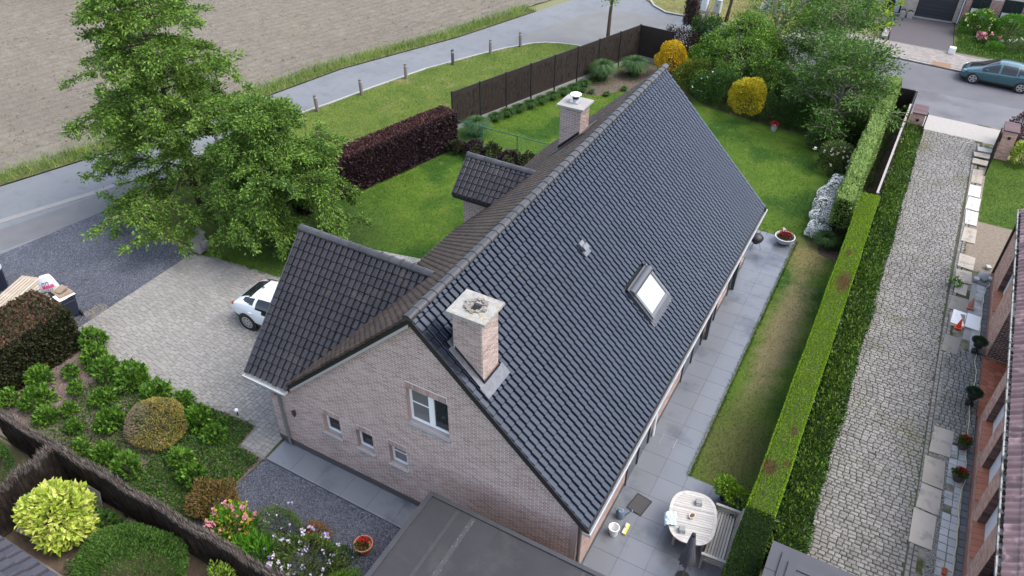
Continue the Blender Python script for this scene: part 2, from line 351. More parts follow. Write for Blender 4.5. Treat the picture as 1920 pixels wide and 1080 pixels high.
# ploughed field with real clod relief
def field():
    xs = np.arange(-66, -20, .15); ys = np.arange(-4, 80, .5)
    ve = np.array(VE); lim = np.interp(ys, ve[:, 1], ve[:, 0])-1.2
    b = MB(); nx, ny = len(xs), len(ys)
    X = np.minimum(xs[None, :]*np.ones((ny, 1)), 1e9); X = lim[:, None]-(xs[::-1]-xs[0])[None, :]
    dd_ = lim[:, None]-X; Z = rng.normal(0, .026, X.shape)+.05*np.sin(dd_*2*np.pi/.75+.4*np.sin(ys[:, None]*.35))+.02*np.sin(dd_*2*np.pi/3.9)
    V = np.stack([X, np.repeat(ys[:, None], nx, 1), Z-.02], 2).reshape(-1, 3)
    F = [(j*nx+i, (j+1)*nx+i, (j+1)*nx+i+1, j*nx+i+1) for j in range(ny-1) for i in range(nx-1)]
    b.add(V, [f[::-1] for f in F]); O('field', b, FIELD, kind='structure', smooth='all')
    n = 26000; y = rng.uniform(0, 62, n); x = np.interp(y, ve[:, 1], ve[:, 0])-1.3-rng.uniform(0, 1, n)**1.3*42
    OV = [(1,0,0),(0,1,0),(-1,0,0),(0,-1,0),(0,0,1)]
    s = rng.uniform(.02, .05, n)*rng.choice((1, 1, 1, 1.6), n)
    P = []
    for i in range(4):
        a, c = np.array(OV[i]), np.array(OV[(i+1) % 4]); tri = np.stack([np.tile(a, (n, 1))*rng.uniform(.6, 1.3, (n, 1)), np.tile(c, (n, 1)), np.tile((0, 0, .8), (n, 1))*rng.uniform(.5, 1.2, (n, 1))], 1)
        P.append(tri*s[:, None, None]+np.c_[x, y, np.full(n, -.015)][:, None, :])
    quads_obj('field_clods', np.concatenate(P), mat('clod', (.10,.085,.07), (.225,.2,.165), .95, .1, 0, 1, 1), nper=3, kind='stuff')
field()
LAWNP = [(-26.46,6.37),(-26.3,12),(-25.86,16.47),(-25.49,18.2),(-24.85,20.18),(-24.09,23.18),(-22.93,27.12),(-21.27,30.83),(-20.3,32.7),(-19.52,33.82),(-19.19,34.34),(-18.5,34.9),(-17.64,35.25),(-16.39,35.54),(-15.39,35.46),(-12.3,35.3)]
FENCE0, FENCE1, FENCE2 = (-16.95,20.8), (-12.12,35.27), (-9.9,35.1)
sheet('roadside_verge', LAWNP+[(-12.12,35.2),(-16.95,20.8),(-18.9,12),(-19.2,6.1),(-21.5,6.2)], .0, VERGE)
sheet('lawn', [(-19.2,6.0),(-18.9,12),(-16.95,20.8),(-12.1,35.2),(-9.9,35.1),(3.9,35.1),(4.3,21.5),(4.3,2.5),(1.2,2.5),(1.2,6),(-9,6.0)], .004, LAWN)
ROADP = VE+[(-2,75),(-7,58),(-14.94,47.42),(-16,46.79),(-13.6,44.68),(-11.53,44.83),(-9.77,44.31),(-6.63,44.05),(-6.6,36),(-11,36.0),(-15.39,35.46)]+LAWNP[::-1][1:]+[(-26.46,6.37),(-27.3,1.75),(-30,-12),(-36,-32)]
sheet('road', ROADP, -.02, ASPH)
sheet('street', [(-9.5,36.0),(30,34.9),(30,43.2),(6.94,43.56),(1.8,44.1),(-6.63,44.05),(-9.6,44.3)], -.012, ASPH2)
sheet('street_repair_strip', [(-6,39.3),(3.69,39.33),(9.86,39.48),(30,39.7),(30,43.1),(6.9,43.45),(-6,43.7)], -.008, mat('asphalt_darker', (.09,.09,.10), (.13,.13,.14), .85, .25, .6, .7, .1, bump=.35, bscale=80, detail=9))
sheet('junction_apron', [(-20.9,34.5),(-18.1,43.4),(-12.5,43.6),(-9.8,36.6),(-15.4,35.6),(-16.4,35.65),(-17.7,35.4),(-19,34.6)], -.014, mat('old_concrete', (.12,.12,.118), (.165,.165,.162), .85, .25, .6, .8, .1, bump=.35, bscale=60, detail=9))
# pale concrete channel beside the road, asphalt apron, field track edge
def strip(name, line, wd, z, m, th=.0, **k):
    l = np.array(line, float); d = np.gradient(l, axis=0); d /= np.linalg.norm(d, axis=1, keepdims=True); n = np.c_[d[:, 1], -d[:, 0]]
    A = l-n*wd/2; B = l+n*wd/2; b = MB()
    for i in range(len(l)-1):
        b.prism([tuple(A[i]), tuple(B[i]), tuple(B[i+1]), tuple(A[i+1])], z-.06, z)
    return O(name, b, m, kind='structure', **k)
strip('road_channel', [(-36.5,-10),(-32,-2),(-29.68,3.36),(-28.15,7.12),(-27.0,11.6),(-26.1,16.4)], .34, -.006, mat('channel_concrete', (.18,.175,.167), (.23,.224,.215), .8, .3, .5, 3, .1, bump=.3))
strip('asphalt_apron', [(-30.5,-4),(-28.4,2.2),(-27.15,6.3),(-26.7,9)], 1.7, -.012, mat('apron_asphalt', (.105,.105,.108), (.15,.15,.154), .85, .25, .6, 1, .1, bump=.35, bscale=80, detail=9))
strip('road_edge_kerb', [(x-.12, y+.05) for x, y in LAWNP[2:15]], .16, .012, CONC)
sheet('paved_pad', [(-14.1,9.75),(-11.7,10.25),(-10.9,8.6),(-13.3,8.1)], .012, CONC)
# dark slate gravel yards
def gravelmat(name, a, b_, sc):
    m = bpy.data.materials.new(name); m.use_nodes = True; N = m.node_tree.nodes; L = m.node_tree.links; p = N['Principled BSDF']; p.inputs['Roughness'].default_value = .75
    g = N.new('ShaderNodeNewGeometry'); v = N.new('ShaderNodeTexVoronoi'); v.inputs['Scale'].default_value = sc; L.new(g.outputs['Position'], v.inputs['Vector'])
    s = N.new('ShaderNodeSeparateColor'); L.new(v.outputs['Color'], s.inputs[0]); r = N.new('ShaderNodeValToRGB'); r.color_ramp.elements[0].color = (*a, 1); r.color_ramp.elements[1].color = (*b_, 1)
    e = r.color_ramp.elements.new(.55); e.color = (*[(x*.7+y*.3) for x, y in zip(a, b_)], 1); L.new(s.outputs[0], r.inputs[0])
    n = N.new('ShaderNodeTexNoise'); n.inputs['Scale'].default_value = .8; n.inputs['Detail'].default_value = 6; L.new(g.outputs['Position'], n.inputs['Vector'])
    mx = N.new('ShaderNodeMix'); mx.data_type = 'RGBA'; mx.blend_type = 'MULTIPLY'; mx.inputs['Factor'].default_value = .5; L.new(r.outputs[0], mx.inputs['A']); L.new(n.outputs['Color'], mx.inputs['B'])
    hs_ = N.new('ShaderNodeHueSaturation'); hs_.inputs['Saturation'].default_value = 0; L.new(n.outputs['Fac'], hs_.inputs['Color']); L.new(hs_.outputs[0], mx.inputs['B']); hs_.inputs['Value'].default_value = 1.7
    L.new(mx.outputs['Result'], p.inputs['Base Color'])
    bp = N.new('ShaderNodeBump'); bp.inputs['Strength'].default_value = 1; bp.inputs['Distance'].default_value = .03; bp.invert = True; L.new(v.outputs['Distance'], bp.inputs['Height']); L.new(bp.outputs[0], p.inputs['Normal'])
    MATS[name] = m; return m
GRAV = gravelmat('slate_gravel', (.026,.030,.042), (.135,.145,.178), 30); GRAV2 = gravelmat('slate_gravel_fine', (.024,.028,.042), (.15,.16,.195), 32)
sheet('gravel_yard', [(-27.3,1.75),(-26.4,6.2),(-20.37,5.8),(-20.42,.2),(-19.6,-.6),(-22,-3.5),(-29.5,-8)], .006, GRAV)
sheet('gravel_bed', [(-10.1,-.9),(-4.0,-.9),(-4.0,-4.1),(-10.2,-4.1)], .006, GRAV2)
def pebbles(name, x0, x1, y0, y1, n, s0, s1, m, z=.008):
    x = rng.uniform(x0, x1, n); y = rng.uniform(y0, y1, n); s = rng.uniform(s0, s1, n); P = []
    ang = rng.uniform(0, 6.28, n)
    for i in range(4):
        a, c = ang+i*1.571, ang+(i+1)*1.571
        tri = np.stack([np.c_[np.cos(a)*s, np.sin(a)*s*.8, 0*s], np.c_[np.cos(c)*s, np.sin(c)*s*.8, 0*s], np.c_[0*s, 0*s, s*.8]], 1)+np.c_[x, y, np.full(n, z)][:, None, :]; P.append(tri)
    quads_obj(name, np.concatenate(P), m, nper=3, kind='stuff')
pebbles('gravel_chips', -9.95, -4.2, -3.6, -1, 9000, .012, .028, mat('chip', (.028,.032,.046), (.17,.18,.215), .7, .3, 0, 1, 1))
pebbles('yard_chips', -26, -20.5, -.3, 5.6, 9000, .014, .035, MATS['chip'])
pebbles('spilled_straw', -21.0, -20.45, .9, 1.7, 420, .01, .028, mat('straw', (.17,.145,.10), (.27,.24,.18), .9, .1))
# beds and soils
sheet('planting_bed', [(-20.4,.2),(-19.2,-.15),(-17.5,-.3),(-15.5,-.44),(-14,-.35),(-12.5,-.1),(-11.3,-.04),(-11.16,-.88),(-10.15,-.94),(-10.15,-4.3),(-22.5,-4.3),(-21.4,-.4)], .002, MULCH)
sheet('bare_soil', [(-14.4,-4.4),(-6,-4.4),(-6,-9),(-14.6,-9)], .0, SOIL)
sheet('side_soil', [(-14.6,-4.4),(-22,-4.4),(-22,-9),(-14.6,-9)], .0, mat('mossy_soil', (.06,.055,.03), (.12,.11,.06), .95, .1, .6, 3, .2, bump=1))
sheet('shrub_border', [(-10.6,35),(-8,31.8),(-6.56,30.9),(-4.6,30.3),(-2.1,29.9),(-.2,29.9),(1.2,28.4),(1.7,26.7),(2.0,24.5),(2.3,20.2),(2.6,18.9),(3.4,18.6),(4.2,22),(4.2,35.2)], .010, SOIL)
sheet('grass_bed', [(-13.4,28.6),(-12.1,35),(-9.9,34.8),(-10.5,31),(-12,28.8)], .012, MULCH)
sheet('neighbour_lawn', [(8.42,25.1),(8.5,32.3),(20,32.3),(20,25.1)], .012, mat('lawn_grass_b', (.032,.072,.008), (.085,.135,.018), .8, .15, .5, 1.1, .3, bump=.8, bscale=55, detail=8))
sheet('bare_yard', [(8.0,25.1),(20,25.1),(20,20.9),(8.0,20.9)], .010, mat('straw_soil', (.13,.105,.08), (.25,.21,.165), .95, .1, .6, 9, .2, bump=1, detail=9))
sheet('yard_edge', [(7.75,3),(9.3,3),(9.3,36),(7.75,36)], .004, mat('rubble_soil', (.11,.095,.07), (.3,.27,.23), .95, .1, .6, 4, .1, bump=1, detail=9, patch=[((.06,.07,.025), 1.1, .5, .62)]))
sheet('drive_mortar', [(5.05,3),(8.0,3),(8.15,34),(5.0,34)], .008, mat('cobble_joint', (.035,.035,.024), (.095,.088,.068), .95, .1, .6, 2, .1, bump=1, detail=9, patch=[((.05,.075,.018), .7, .52, .66)]))
sheet('gate_pavement', [(5.0,33.9),(8.9,33.7),(9.1,35.8),(4.9,35.95)], .014, mat('pale_paving', (.27,.255,.235), (.34,.322,.297), .85, .25, .6, 6, .1, bump=.3, detail=8))
sheet('passage', [(4.15,2.5),(5.1,2.5),(5.1,35.6),(4.0,35.6)], .006, SOIL)
sheet('far_verge', [(-14.94,47.42),(-16,46.79),(-13.6,44.8),(-9.77,44.45),(-6.63,44.2),(-4.6,44.3),(-5,60),(-9,62)], .03, mat('dry_verge', (.13,.14,.045), (.25,.225,.10), .9, .1, .6, 1.2, .2, bump=.7, detail=8))
strip('verge_kerb', [(-15.3,47.9),(-15.7,46.9),(-14.9,45.7),(-13.6,44.72),(-11.5,44.72),(-9.77,44.36),(-6.63,44.12),(1.8,44.12),(6.9,43.62),(25,43)], .16, .09, CONC)
sheet('pavement', [(-4.6,44.2),(1.8,44.2),(6.9,43.7),(25,43.1),(25,45.8),(5.57,46.85),(1.58,46.98),(-4.6,47.4)], .08, PAVE_BASE, th=.1)
sheet('far_drive', [(1.58,46.98),(5.57,46.85),(5.2,53.1),(-1.5,53.2),(-1.6,49.5),(1.4,49.2)], .085, mat('drive_brick', (.07,.062,.068), (.105,.096,.102), .85, .25, .5, 9, .1, bump=.4, detail=8), th=.06)
sheet('far_forecourt', [(-8,49),(-1.6,49),(-1.6,53.2),(-8,53.2)], .083, CONC, th=.06)
sheet('far_garden', [(5.6,46.85),(25,45.8),(25,52.5),(5.25,53.0)], .09, mat('garden_ground', (.05,.08,.02), (.12,.15,.045), .9, .1, .6, 2, .1, bump=.8), th=.06)
# ------------------------------------------------------------------ paving laid piece by piece
PAVER_V = [(0,0,0),(1,0,0),(1,1,0),(0,1,0),(.02,.03,1),(.98,.03,1),(.98,.97,1),(.02,.97,1)]; PAVER_F = [(4,5,6,7),(0,1,5,4),(1,2,6,5),(2,3,7,6),(3,0,4,7)]
COB_V = [(0,0,0),(1,0,0),(1,1,0),(0,1,0),(.01,.05,.6),(.99,.02,.6),(.98,.97,.6),(.02,.98,.6),(.14,.2,1),(.87,.16,1),(.85,.82,1),(.12,.84,1)]; COB_F = [(8,9,10,11)]+[(i,(i+1)%4,4+(i+1)%4,4+i) for i in range(4)]+[(4+i,4+(i+1)%4,8+(i+1)%4,8+i) for i in range(4)]
def basemesh(name, V, F, m, smooth=False):
    b = MB(); b.add(V, F); return meshdata(name, b, m, smooth)
def lay(partname, stuffname, V, F, mats4, m, parent, nbig=300, smooth=False):
    mats4 = np.asarray(mats4, float)
    ar = np.array([area_px(t[:3, 3], t[:3, 0], t[:3, 1]+t[:3, 2]*.5) for t in mats4]); o = np.argsort(-ar)
    big = [i for i in o[:nbig] if ar[i] > 0]; bs = set(big); rest = [i for i in range(len(mats4)) if i not in bs]
    place_parts(partname, basemesh(partname, V, F, m, smooth), mats4[big], parent)
    if rest: multi_obj(stuffname, V, F, mats4[rest], m, parent, kind='stuff', smooth=smooth)
def m4(o, a, b, c):
    t = np.eye(4); t[:3, 0], t[:3, 1], t[:3, 2], t[:3, 3] = a, b, c, o; return t
def inpoly(x, y, P):
    c = False; n = len(P)
    for i in range(n):
        x1, y1 = P[i]; x2, y2 = P[(i+1) % n]
        if (y1 > y) != (y2 > y) and x < (x2-x1)*(y-y1)/(y2-y1)+x1: c = not c
    return c
DRIVEP = [(-20.42,.22),(-20.38,5.8),(-19.1,6.1),(-15.7,6.4),(-9.2,6.4),(-9.2,0),(-10.2,0),(-10.12,-.94),(-11.16,-.9),(-11.3,-.04),(-12.5,-.1),(-14,-.3),(-15.5,-.42),(-17.5,-.28),(-19.2,-.1)]
drive = sheet('paved_drive', DRIVEP, .010, PAVE_BASE)
PAVER = mat('grey_paver', (.17,.163,.148), (.25,.241,.222), .85, .25, .35, .5, .6, bump=.3, bscale=50, c3=(.208,.20,.184))
ms = []; x = -20.4
while x < -9.3:
    wd = .165; y = -.95+random.uniform(-.2, 0)
    while y < 6.4:
        l = random.choice((.14, .19, .19, .24)); 
        if all(inpoly(px, py, DRIVEP) for px, py in ((x+.02, y+.02), (x+wd-.02, y+l-.02))): ms.append(m4((x, y, .008), (wd-.006, 0, random.uniform(-.004,.004)), (0, l-.006, random.uniform(-.004,.004)), (0, 0, .022+random.uniform(-.003, .004))))
        y += l
    x += wd
lay('paver', 'pavers', PAVER_V, PAVER_F, ms, PAVER, drive)
ch = MB()
for i in range(9): ch.box(-16.48, -16.22, 2.35+i*.19, 2.35+i*.19+.17, .022, .031)
O('drain_channel', ch, mat('cast_drain', (.14,.138,.13), (.19,.187,.178), .6, .4, .4, 20, .5), drive)
drv = sheet('cobbled_drive', [(5.12,3),(7.92,3),(8.05,33.9),(5.08,33.9)], .009, MATS['cobble_joint'])
ms = []; y = 3.2; row = 0
while y < 33.8:
    hb = random.uniform(.125, .145); x0 = 5.2+.03*math.sin(y*.4); x1 = 7.72+.05*math.sin(y*.23); x = x0-random.uniform(0, .12)
    while x < x1:
        l = random.uniform(.15, .24); a = max(x, x0); b_ = min(x+l, x1)
        if b_-a > .06: ms.append(m4((a, y+random.uniform(-.008,.008)+.012*math.sin(a*2+y), .002), (b_-a-.016, random.uniform(-.012,.012), random.uniform(-.006,.006)), (random.uniform(-.012,.012), hb-.016, random.uniform(-.006,.006)), (0, 0, .035+random.uniform(-.006, .01))))
        x += l
    y += hb
for xe in (5.08, 7.76, 7.9):
    y = 3.2
    while y < 33.4:
        l = random.uniform(.16, .24); ms.append(m4((xe+.03*math.sin(y*.3), y, .0), (.12, 0, 0), (random.uniform(-.01,.01), l-.015, 0), (0, 0, .04))); y += l
COBBLE = mat('cobble', (.125,.118,.107), (.235,.225,.208), .75, .3, .45, 1.3, .65, bump=.5, bscale=35, c3=(.178,.17,.157), patch=[((.13,.125,.08), .45, .58, .72)])
lay('cobblestone', 'cobblestones', COB_V, COB_F, ms, COBBLE, drv)
# slate-look terrace tiles
SLATE = mat('slate_tile', (.115,.125,.143), (.15,.161,.18), .27, .7, .45, .5, .25, bump=.06, bscale=5, patch=[((.14,.143,.15), .35, .5, .75, .6), ((.066,.075,.092), .45, .52, .68, .6)])
terr = sheet('terrace', [(-.02,16.9),(-.3,19.25),(1.58,19.43),(1.58,4.93),(2.6,4.93),(2.6,4.75),(3.5,4.75),(3.55,-.95),(0,-.95)], .010, mat('slate_joint', (.085,.094,.11), rough=.9))
ms = []; tx = .79
for i in range(-1, 5):
    for j in range(-2, 25):
        x0 = .0+i*tx; y0 = -.3+j*.79; x1 = x0+tx; y1 = y0+.79
        lim = 1.58 if y0 > 4.6 else 3.52
        x1 = min(x1, lim); x0 = max(x0, -.35 if y0 > 16.5 else .0); y1 = min(y1, 4.93 if x0 > 1.5 else 19.4)
        if x1-x0 < .15 or y1-y0 < .15: continue
        ms.append(m4((x0+.0015, y0+.0015, .008), (x1-x0-.003, 0, random.uniform(-.0015, .0015)), (0, y1-y0-.003, random.uniform(-.0015, .0015)), (0, 0, .014)))
TERR_V = [(0,0,0),(1,0,0),(1,1,0),(0,1,0),(.003,.003,1),(.997,.003,1),(.997,.997,1),(.003,.997,1)]
lay('slate_tile', 'slate_tiles', TERR_V, PAVER_F, ms, SLATE, terr)
path = sheet('side_path', [(-10.1,-.02),(-10.07,-.88),(-3.5,-.88),(-3.5,-.02)], .010, MATS['slate_joint'])
ms = [m4((-10.08+i*.95, -.87, .008), (.944, 0, 0), (0, .84, 0), (0, 0, .014)) for i in range(7)]
lay('slate_tile', 'slate_tiles', PAVER_V, PAVER_F, ms, SLATE, path)
pv = MB(); pvm = []
pav = bpy.data.objects['pavement']
for j in range(12):
    for i in range(64):
        x0 = -4.5+i*.21+(j % 2)*.1; y0 = 44.3+j*.215-max(0, (x0-1.8))*.1
        if proj((x0, y0, .08))[0] < 1930: pvm.append(m4((x0, y0, .075), (.2, 0, 0), (0, .2, 0), (0, 0, .015)))
lay('paver', 'pavers', PAVER_V, PAVER_F, pvm, mat('pink_paver', (.2,.178,.165), (.29,.262,.245), .85, .25, .3, 1, .7), pav)
drn = MB(); drn.box(4.6, 5.7, 43.75, 44.5, .09, .10); O('rusty_cover', drn, mat('rust_cover', (.15,.09,.05), (.26,.17,.1), .8, .3, .5, 10, 0), pav)
# ================================================================== THE HOUSE
HX = -4.576; MS = .9732; CS = 1/math.hypot(1, MS); SN = MS*CS; RZ = 7.534
GY0, GY1 = -.17, 16.74                    # verge planes
house = T('brick_house', 'pinkish brick house under a steep dark tiled roof with two chimneys and a side wing', 'house', (HX, 0, 0))
BRICK = mat('pink_brick', (.25,.165,.14), (.42,.315,.278), .85, .25, .3, .8, .8, bump=.5, bscale=60, c3=(.33,.235,.205), patch=[((.44,.375,.34), 1.1, .64, .8, .65), ((.2,.145,.125), .8, .6, .8, .6)])
MORTAR = mat('mortar', (.50,.475,.445), (.60,.575,.545), .9, .2, .4, 6, .2)
TILE = mat('glazed_tile', (.004,.006,.012), (.012,.015,.024), .18, .72, .3, .7, .8, tint=(.84,.91,1), bump=.12, bscale=25, patch=[((.035,.028,.026), 1.5, .66, .85)])
RIDGE = mat('ridge_tile', (.026,.026,.029), (.055,.053,.055), .3, .5, .4, 3, .6, bump=.2, bscale=30)
DARKB = mat('black_board', (.012,.012,.013), (.02,.02,.021), .55, .3)
ZINC = mat('zinc', (.36,.365,.365), (.47,.475,.47), .5, .5, .5, 5, 0, metal=.35, patch=[((.3,.3,.29), 3, .55, .7)])
LEAD = mat('lead', (.075,.078,.088), (.15,.155,.168), .42, .5, .6, 9, .2, metal=.3, bump=.3, bscale=12)
PVC = mat('white_pvc', (.72,.73,.73), rough=.35, spec=.45)
STONE = mat('blue_stone', (.2,.205,.21), (.3,.305,.31), .7, .3, .6, 22, .1, bump=.2)
GLASS = glassmat('window_glass'); glassmat('grey_pane', (.13,.135,.14), .12); PLINTH = mat('plinth', (.06,.058,.06), (.1,.097,.1), .8, .2, .4, 8, 0)
PIPE = mat('grey_pipe', (.10,.105,.11), (.13,.135,.14), .5, .4)
BRK = []                                   # (matrix, parent) of all the bricks of the house
def bricks(o, u, n, spans, z0, z1, lb=.20, hb=.047, j=.020, dep=.005, holes=(), bond=True):
    """brick courses from z0 to z1 on the plane through o with horizontal u and outward n; spans(zmid)->[(a,b)]"""
    o, u, n = (np.asarray(t, float) for t in (o, u, n)); out = []; z = z0; r = 0
    while z < z1-.02:
        zm = z+hb/2
        for a, b in spans(zm):
            iv = [(a, b)]
            for h in holes:
                if h[2]-.01 < zm < h[3]+.01: iv = [q for s, e in iv for q in ((s, min(e, h[0])), (max(s, h[1]), e)) if q[1]-q[0] > .02]
            for s, e in iv:
                x = math.floor(s/(lb+j))*(lb+j)-(r % 2)*(lb+j)/2*bond
                while x < e:
                    xa, xb = max(x, s), min(x+lb, e)
                    if xb-xa > .025:
                        d = dep+random.uniform(-.002, .003)
                        out.append(m4(o+u*xa+np.array((0, 0, z))-n*.01, u*(xb-xa), np.array((0, 0, hb)), n*(d+.01)))
                    x += lb+j
        z += hb+j; r += 1
    return out
BR_V = [(0,0,0),(1,0,0),(1,1,0),(0,1,0),(0,0,1),(1,0,1),(1,1,1),(0,1,1)]; BR_F = [(4,5,6,7),(0,1,5,4),(1,2,6,5),(2,3,7,6),(3,0,4,7)]
# gable wall with openings
OPEN = [(-8.16,-7.55,1.5,2.27), (-6.95,-6.37,1.5,2.27), (-5.8,-5.21,1.5,2.27), (-4.98,-3.72,3.66,4.94)]
def gtop(x): return min(RZ-.17-MS*abs(x-HX), 2.74 if x < -9.17 else 9)
def gspan(z):
    hw = (RZ-.17-z)/MS; a, b = max(-10.23, HX-hw), min(0, HX+hw)
    if z > 2.74: a = max(a, -9.17)
    return [(a, b)] if b-a > .05 else []
gw = MB(); bp_ = sorted({-10.23, -9.1701, -9.17, HX, 0, *[v for h in OPEN for v in h[:2]]})
for a, b in zip(bp_[:-1], bp_[1:]):
    hs_ = [h for h in OPEN if h[0] < (a+b)/2 < h[1]]; z = 0
    e = 1e-5
    for h in hs_: gw.quad((a,0,z),(b,0,z),(b,0,h[2]),(a,0,h[2])); z = h[3]
    gw.quad((a,0,z),(b,0,z),(b,0,gtop(b-e)),(a,0,gtop(a+e)))
gable = O('gable_wall', gw, MORTAR, house)
lint = [(h[0]-.0, h[1]+.0, h[3], h[3]+.205) for h in OPEN]
B1 = bricks((0,0,0), (1,0,0), (0,-1,0), gspan, .24, 7.4, holes=[(h[0], h[1], h[2], h[3]) for h in OPEN]+lint)
for l in lint:
    x = l[0]
    while x < l[1]-.03:
        B1.append(m4((x, .01, l[2]+.004), (.05, 0, 0), (0, 0, .20), (0, -.018, 0))); x += .062
BRK += [(t, gable) for t in B1]
O('plinth', MB().box(-10.24, .01, -.014, 0, 0, .235), PLINTH, house)
wm = [('x', 0)]
for k, h in enumerate(OPEN):
    x0, x1, z0, z1 = h; f = MB(); big = k == 3; D = .13
    f.box(x0, x0+.06, D, D+.06, z0, z1); f.box(x1-.06, x1, D, D+.06, z0, z1); f.box(x0+.06, x1-.06, D, D+.06, z1-.06, z1); f.box(x0+.06, x1-.06, D, D+.06, z0, z0+.075)
    win = O('window', f, PVC, house)
    rv = MB(); rv.quad((x0,0,z0),(x0,D,z0),(x0,D,z1),(x0,0,z1)); rv.quad((x1,0,z0),(x1,0,z1),(x1,D,z1),(x1,D,z0)); rv.quad((x0,0,z1),(x0,D,z1),(x1,D,z1),(x1,0,z1)); rv.quad((x0,D,z0),(x0,0,z0),(x1,0,z0),(x1,D,z0))
    bx_ = MB().box(x0, x1, D+.07, D+.9, z0-.05, z1); O('room', bx_, mat('dark_room', (.05,.048,.045), rough=.9), win)
    O('reveal', rv, BRICK, win)
    s = MB(); s.fbox((x0-.05, .16, z0-.03), (x1-x0+.1, 0, 0), (0, -.23, -.035), (0, 0, .045)); O('sill', s, STONE, win)
    if big:
        xm = (x0+x1)/2+.02; ml = MB().box(xm-.055, xm+.055, D-.02, D+.05, z0+.06, z1-.05); O('mullion', ml, PVC, win)
        tb = MB().box(x0+.06, xm-.055, D+.012, D+.04, (z0+z1)/2+.02, (z0+z1)/2+.05); O('glazing_bar', tb, PVC, win)
        p = MB().box(x0+.06, xm-.05, D+.03, D+.036, z0+.07, z1-.06); O('pane', p, glassmat('grey_pane', (.13,.135,.14), .12), win)
        p = MB().box(xm+.05, x1-.06, D+.03, D+.036, z0+.07, z1-.06); O('pane', p, GLASS, win)
        fr = MB(); fr.box(xm+.055, xm+.10, D-.005, D+.028, z0+.075, z1-.06); O('sash', fr, PVC, win)
    else:
        p = MB().box(x0+.06, x1-.06, D+.03, D+.036, z0+.07, z1-.06); O('pane', p, glassmat('grey_pane') if k == 2 else GLASS, win)
        if k == 2: O('glazing_bar', MB().box(x0+.06, x1-.06, D+.01, D+.029, z0+.42, z0+.45), PVC, win)
        if k == 1: O('folded_towel', MB().fbox((x1-.3, D+.04, z0+.1), (.2,.02,0), (-.02,.1,0), (0,.0,.12)), PVC, win)
O('wall_lamp', MB().box(-9.37, -9.27, -.09, -.008, 1.62, 1.78).box(-9.345, -9.295, -.075, -.02, 1.55, 1.62), mat('brown_metal', (.05,.035,.03), rough=.5), house)
# other walls
sw = MB(); sw.box(-.2, 0, .001, 16.57, 0, 2.62); sw.box(-9.2, -9.0, 6.2, 16.57, 0, 2.62); sw.box(-9.2, 0, 16.4, 16.57, 0, 2.62)
sw.add([(-9.1,16.57,2.6),(-.05,16.57,2.6),(HX,16.57,RZ-.25)], [(1,0,2)])
O('side_wall', sw, mat('brick_side', (.25,.17,.145), (.36,.27,.24), .85, .25, .5, 14, .3, bump=.5), house)
O('plinth', MB().box(0, .014, .0, 16.57, 0, .235), PLINTH, house)
sb = []
for y0, y1 in ((.0, 16.5),): sb += bricks((0,0,0), (0,1,0), (1,0,0), lambda z: [(0, 16.5)], .24, 2.55, holes=[(3.6,5.6,0,2.3),(8.6,10.9,0,2.3),(11.4,12.5,0,2.3),(14.1,15.6,0,2.3)])
multi_obj('side_bricks', BR_V, BR_F, sb, BRICK, house, kind='stuff')
for (a, b_) in ((3.62,5.58),(8.62,10.88),(11.42,12.48),(14.12,15.58)):
    f = MB(); f.box(.002,.05,a,a+.07,0.02,2.28); f.box(.002,.05,b_-.07,b_,.02,2.28); f.box(.002,.05,a+.07,b_-.07,2.21,2.28); f.box(.002,.05,(a+b_)/2-.04,(a+b_)/2+.04,.02,2.21)
    d = O('terrace_door', f, mat('dark_frame', (.05,.052,.055), rough=.4), house); O('pane', MB().box(.002,.02,a+.07,b_-.07,.03,2.21), GLASS, d)
for y in (11.2, 14.6): O('terrace_post', MB().box(.05, .16, y, y+.12, 0.02, 2.55), mat('dark_frame'), house)
# roof deck (solid under the tiles)
dk = MB(); zo = .07
def dkz(x): return RZ-zo-MS*abs(x-HX)
xl, xr_ = HX-4.95, HX+4.9
dk.add([(xl,GY0+.02,dkz(xl)),(HX,GY0+.02,RZ-zo),(xr_,GY0+.02,dkz(xr_)),(xl,GY1-.02,dkz(xl)),(HX,GY1-.02,RZ-zo),(xr_,GY1-.02,dkz(xr_)),
        (xl,GY0+.02,dkz(xl)-.1),(HX,GY0+.02,RZ-zo-.1),(xr_,GY0+.02,dkz(xr_)-.1),(xl,GY1-.02,dkz(xl)-.1),(HX,GY1-.02,RZ-zo-.1),(xr_,GY1-.02,dkz(xr_)-.1)],
       [(0,1,4,3),(1,2,5,4),(6,9,10,7),(7,10,11,8),(0,6,7,1),(1,7,8,2),(3,4,10,9),(4,5,11,10),(2,8,11,5),(0,3,9,6)])
roof = O('roof', dk, DARKB, house)
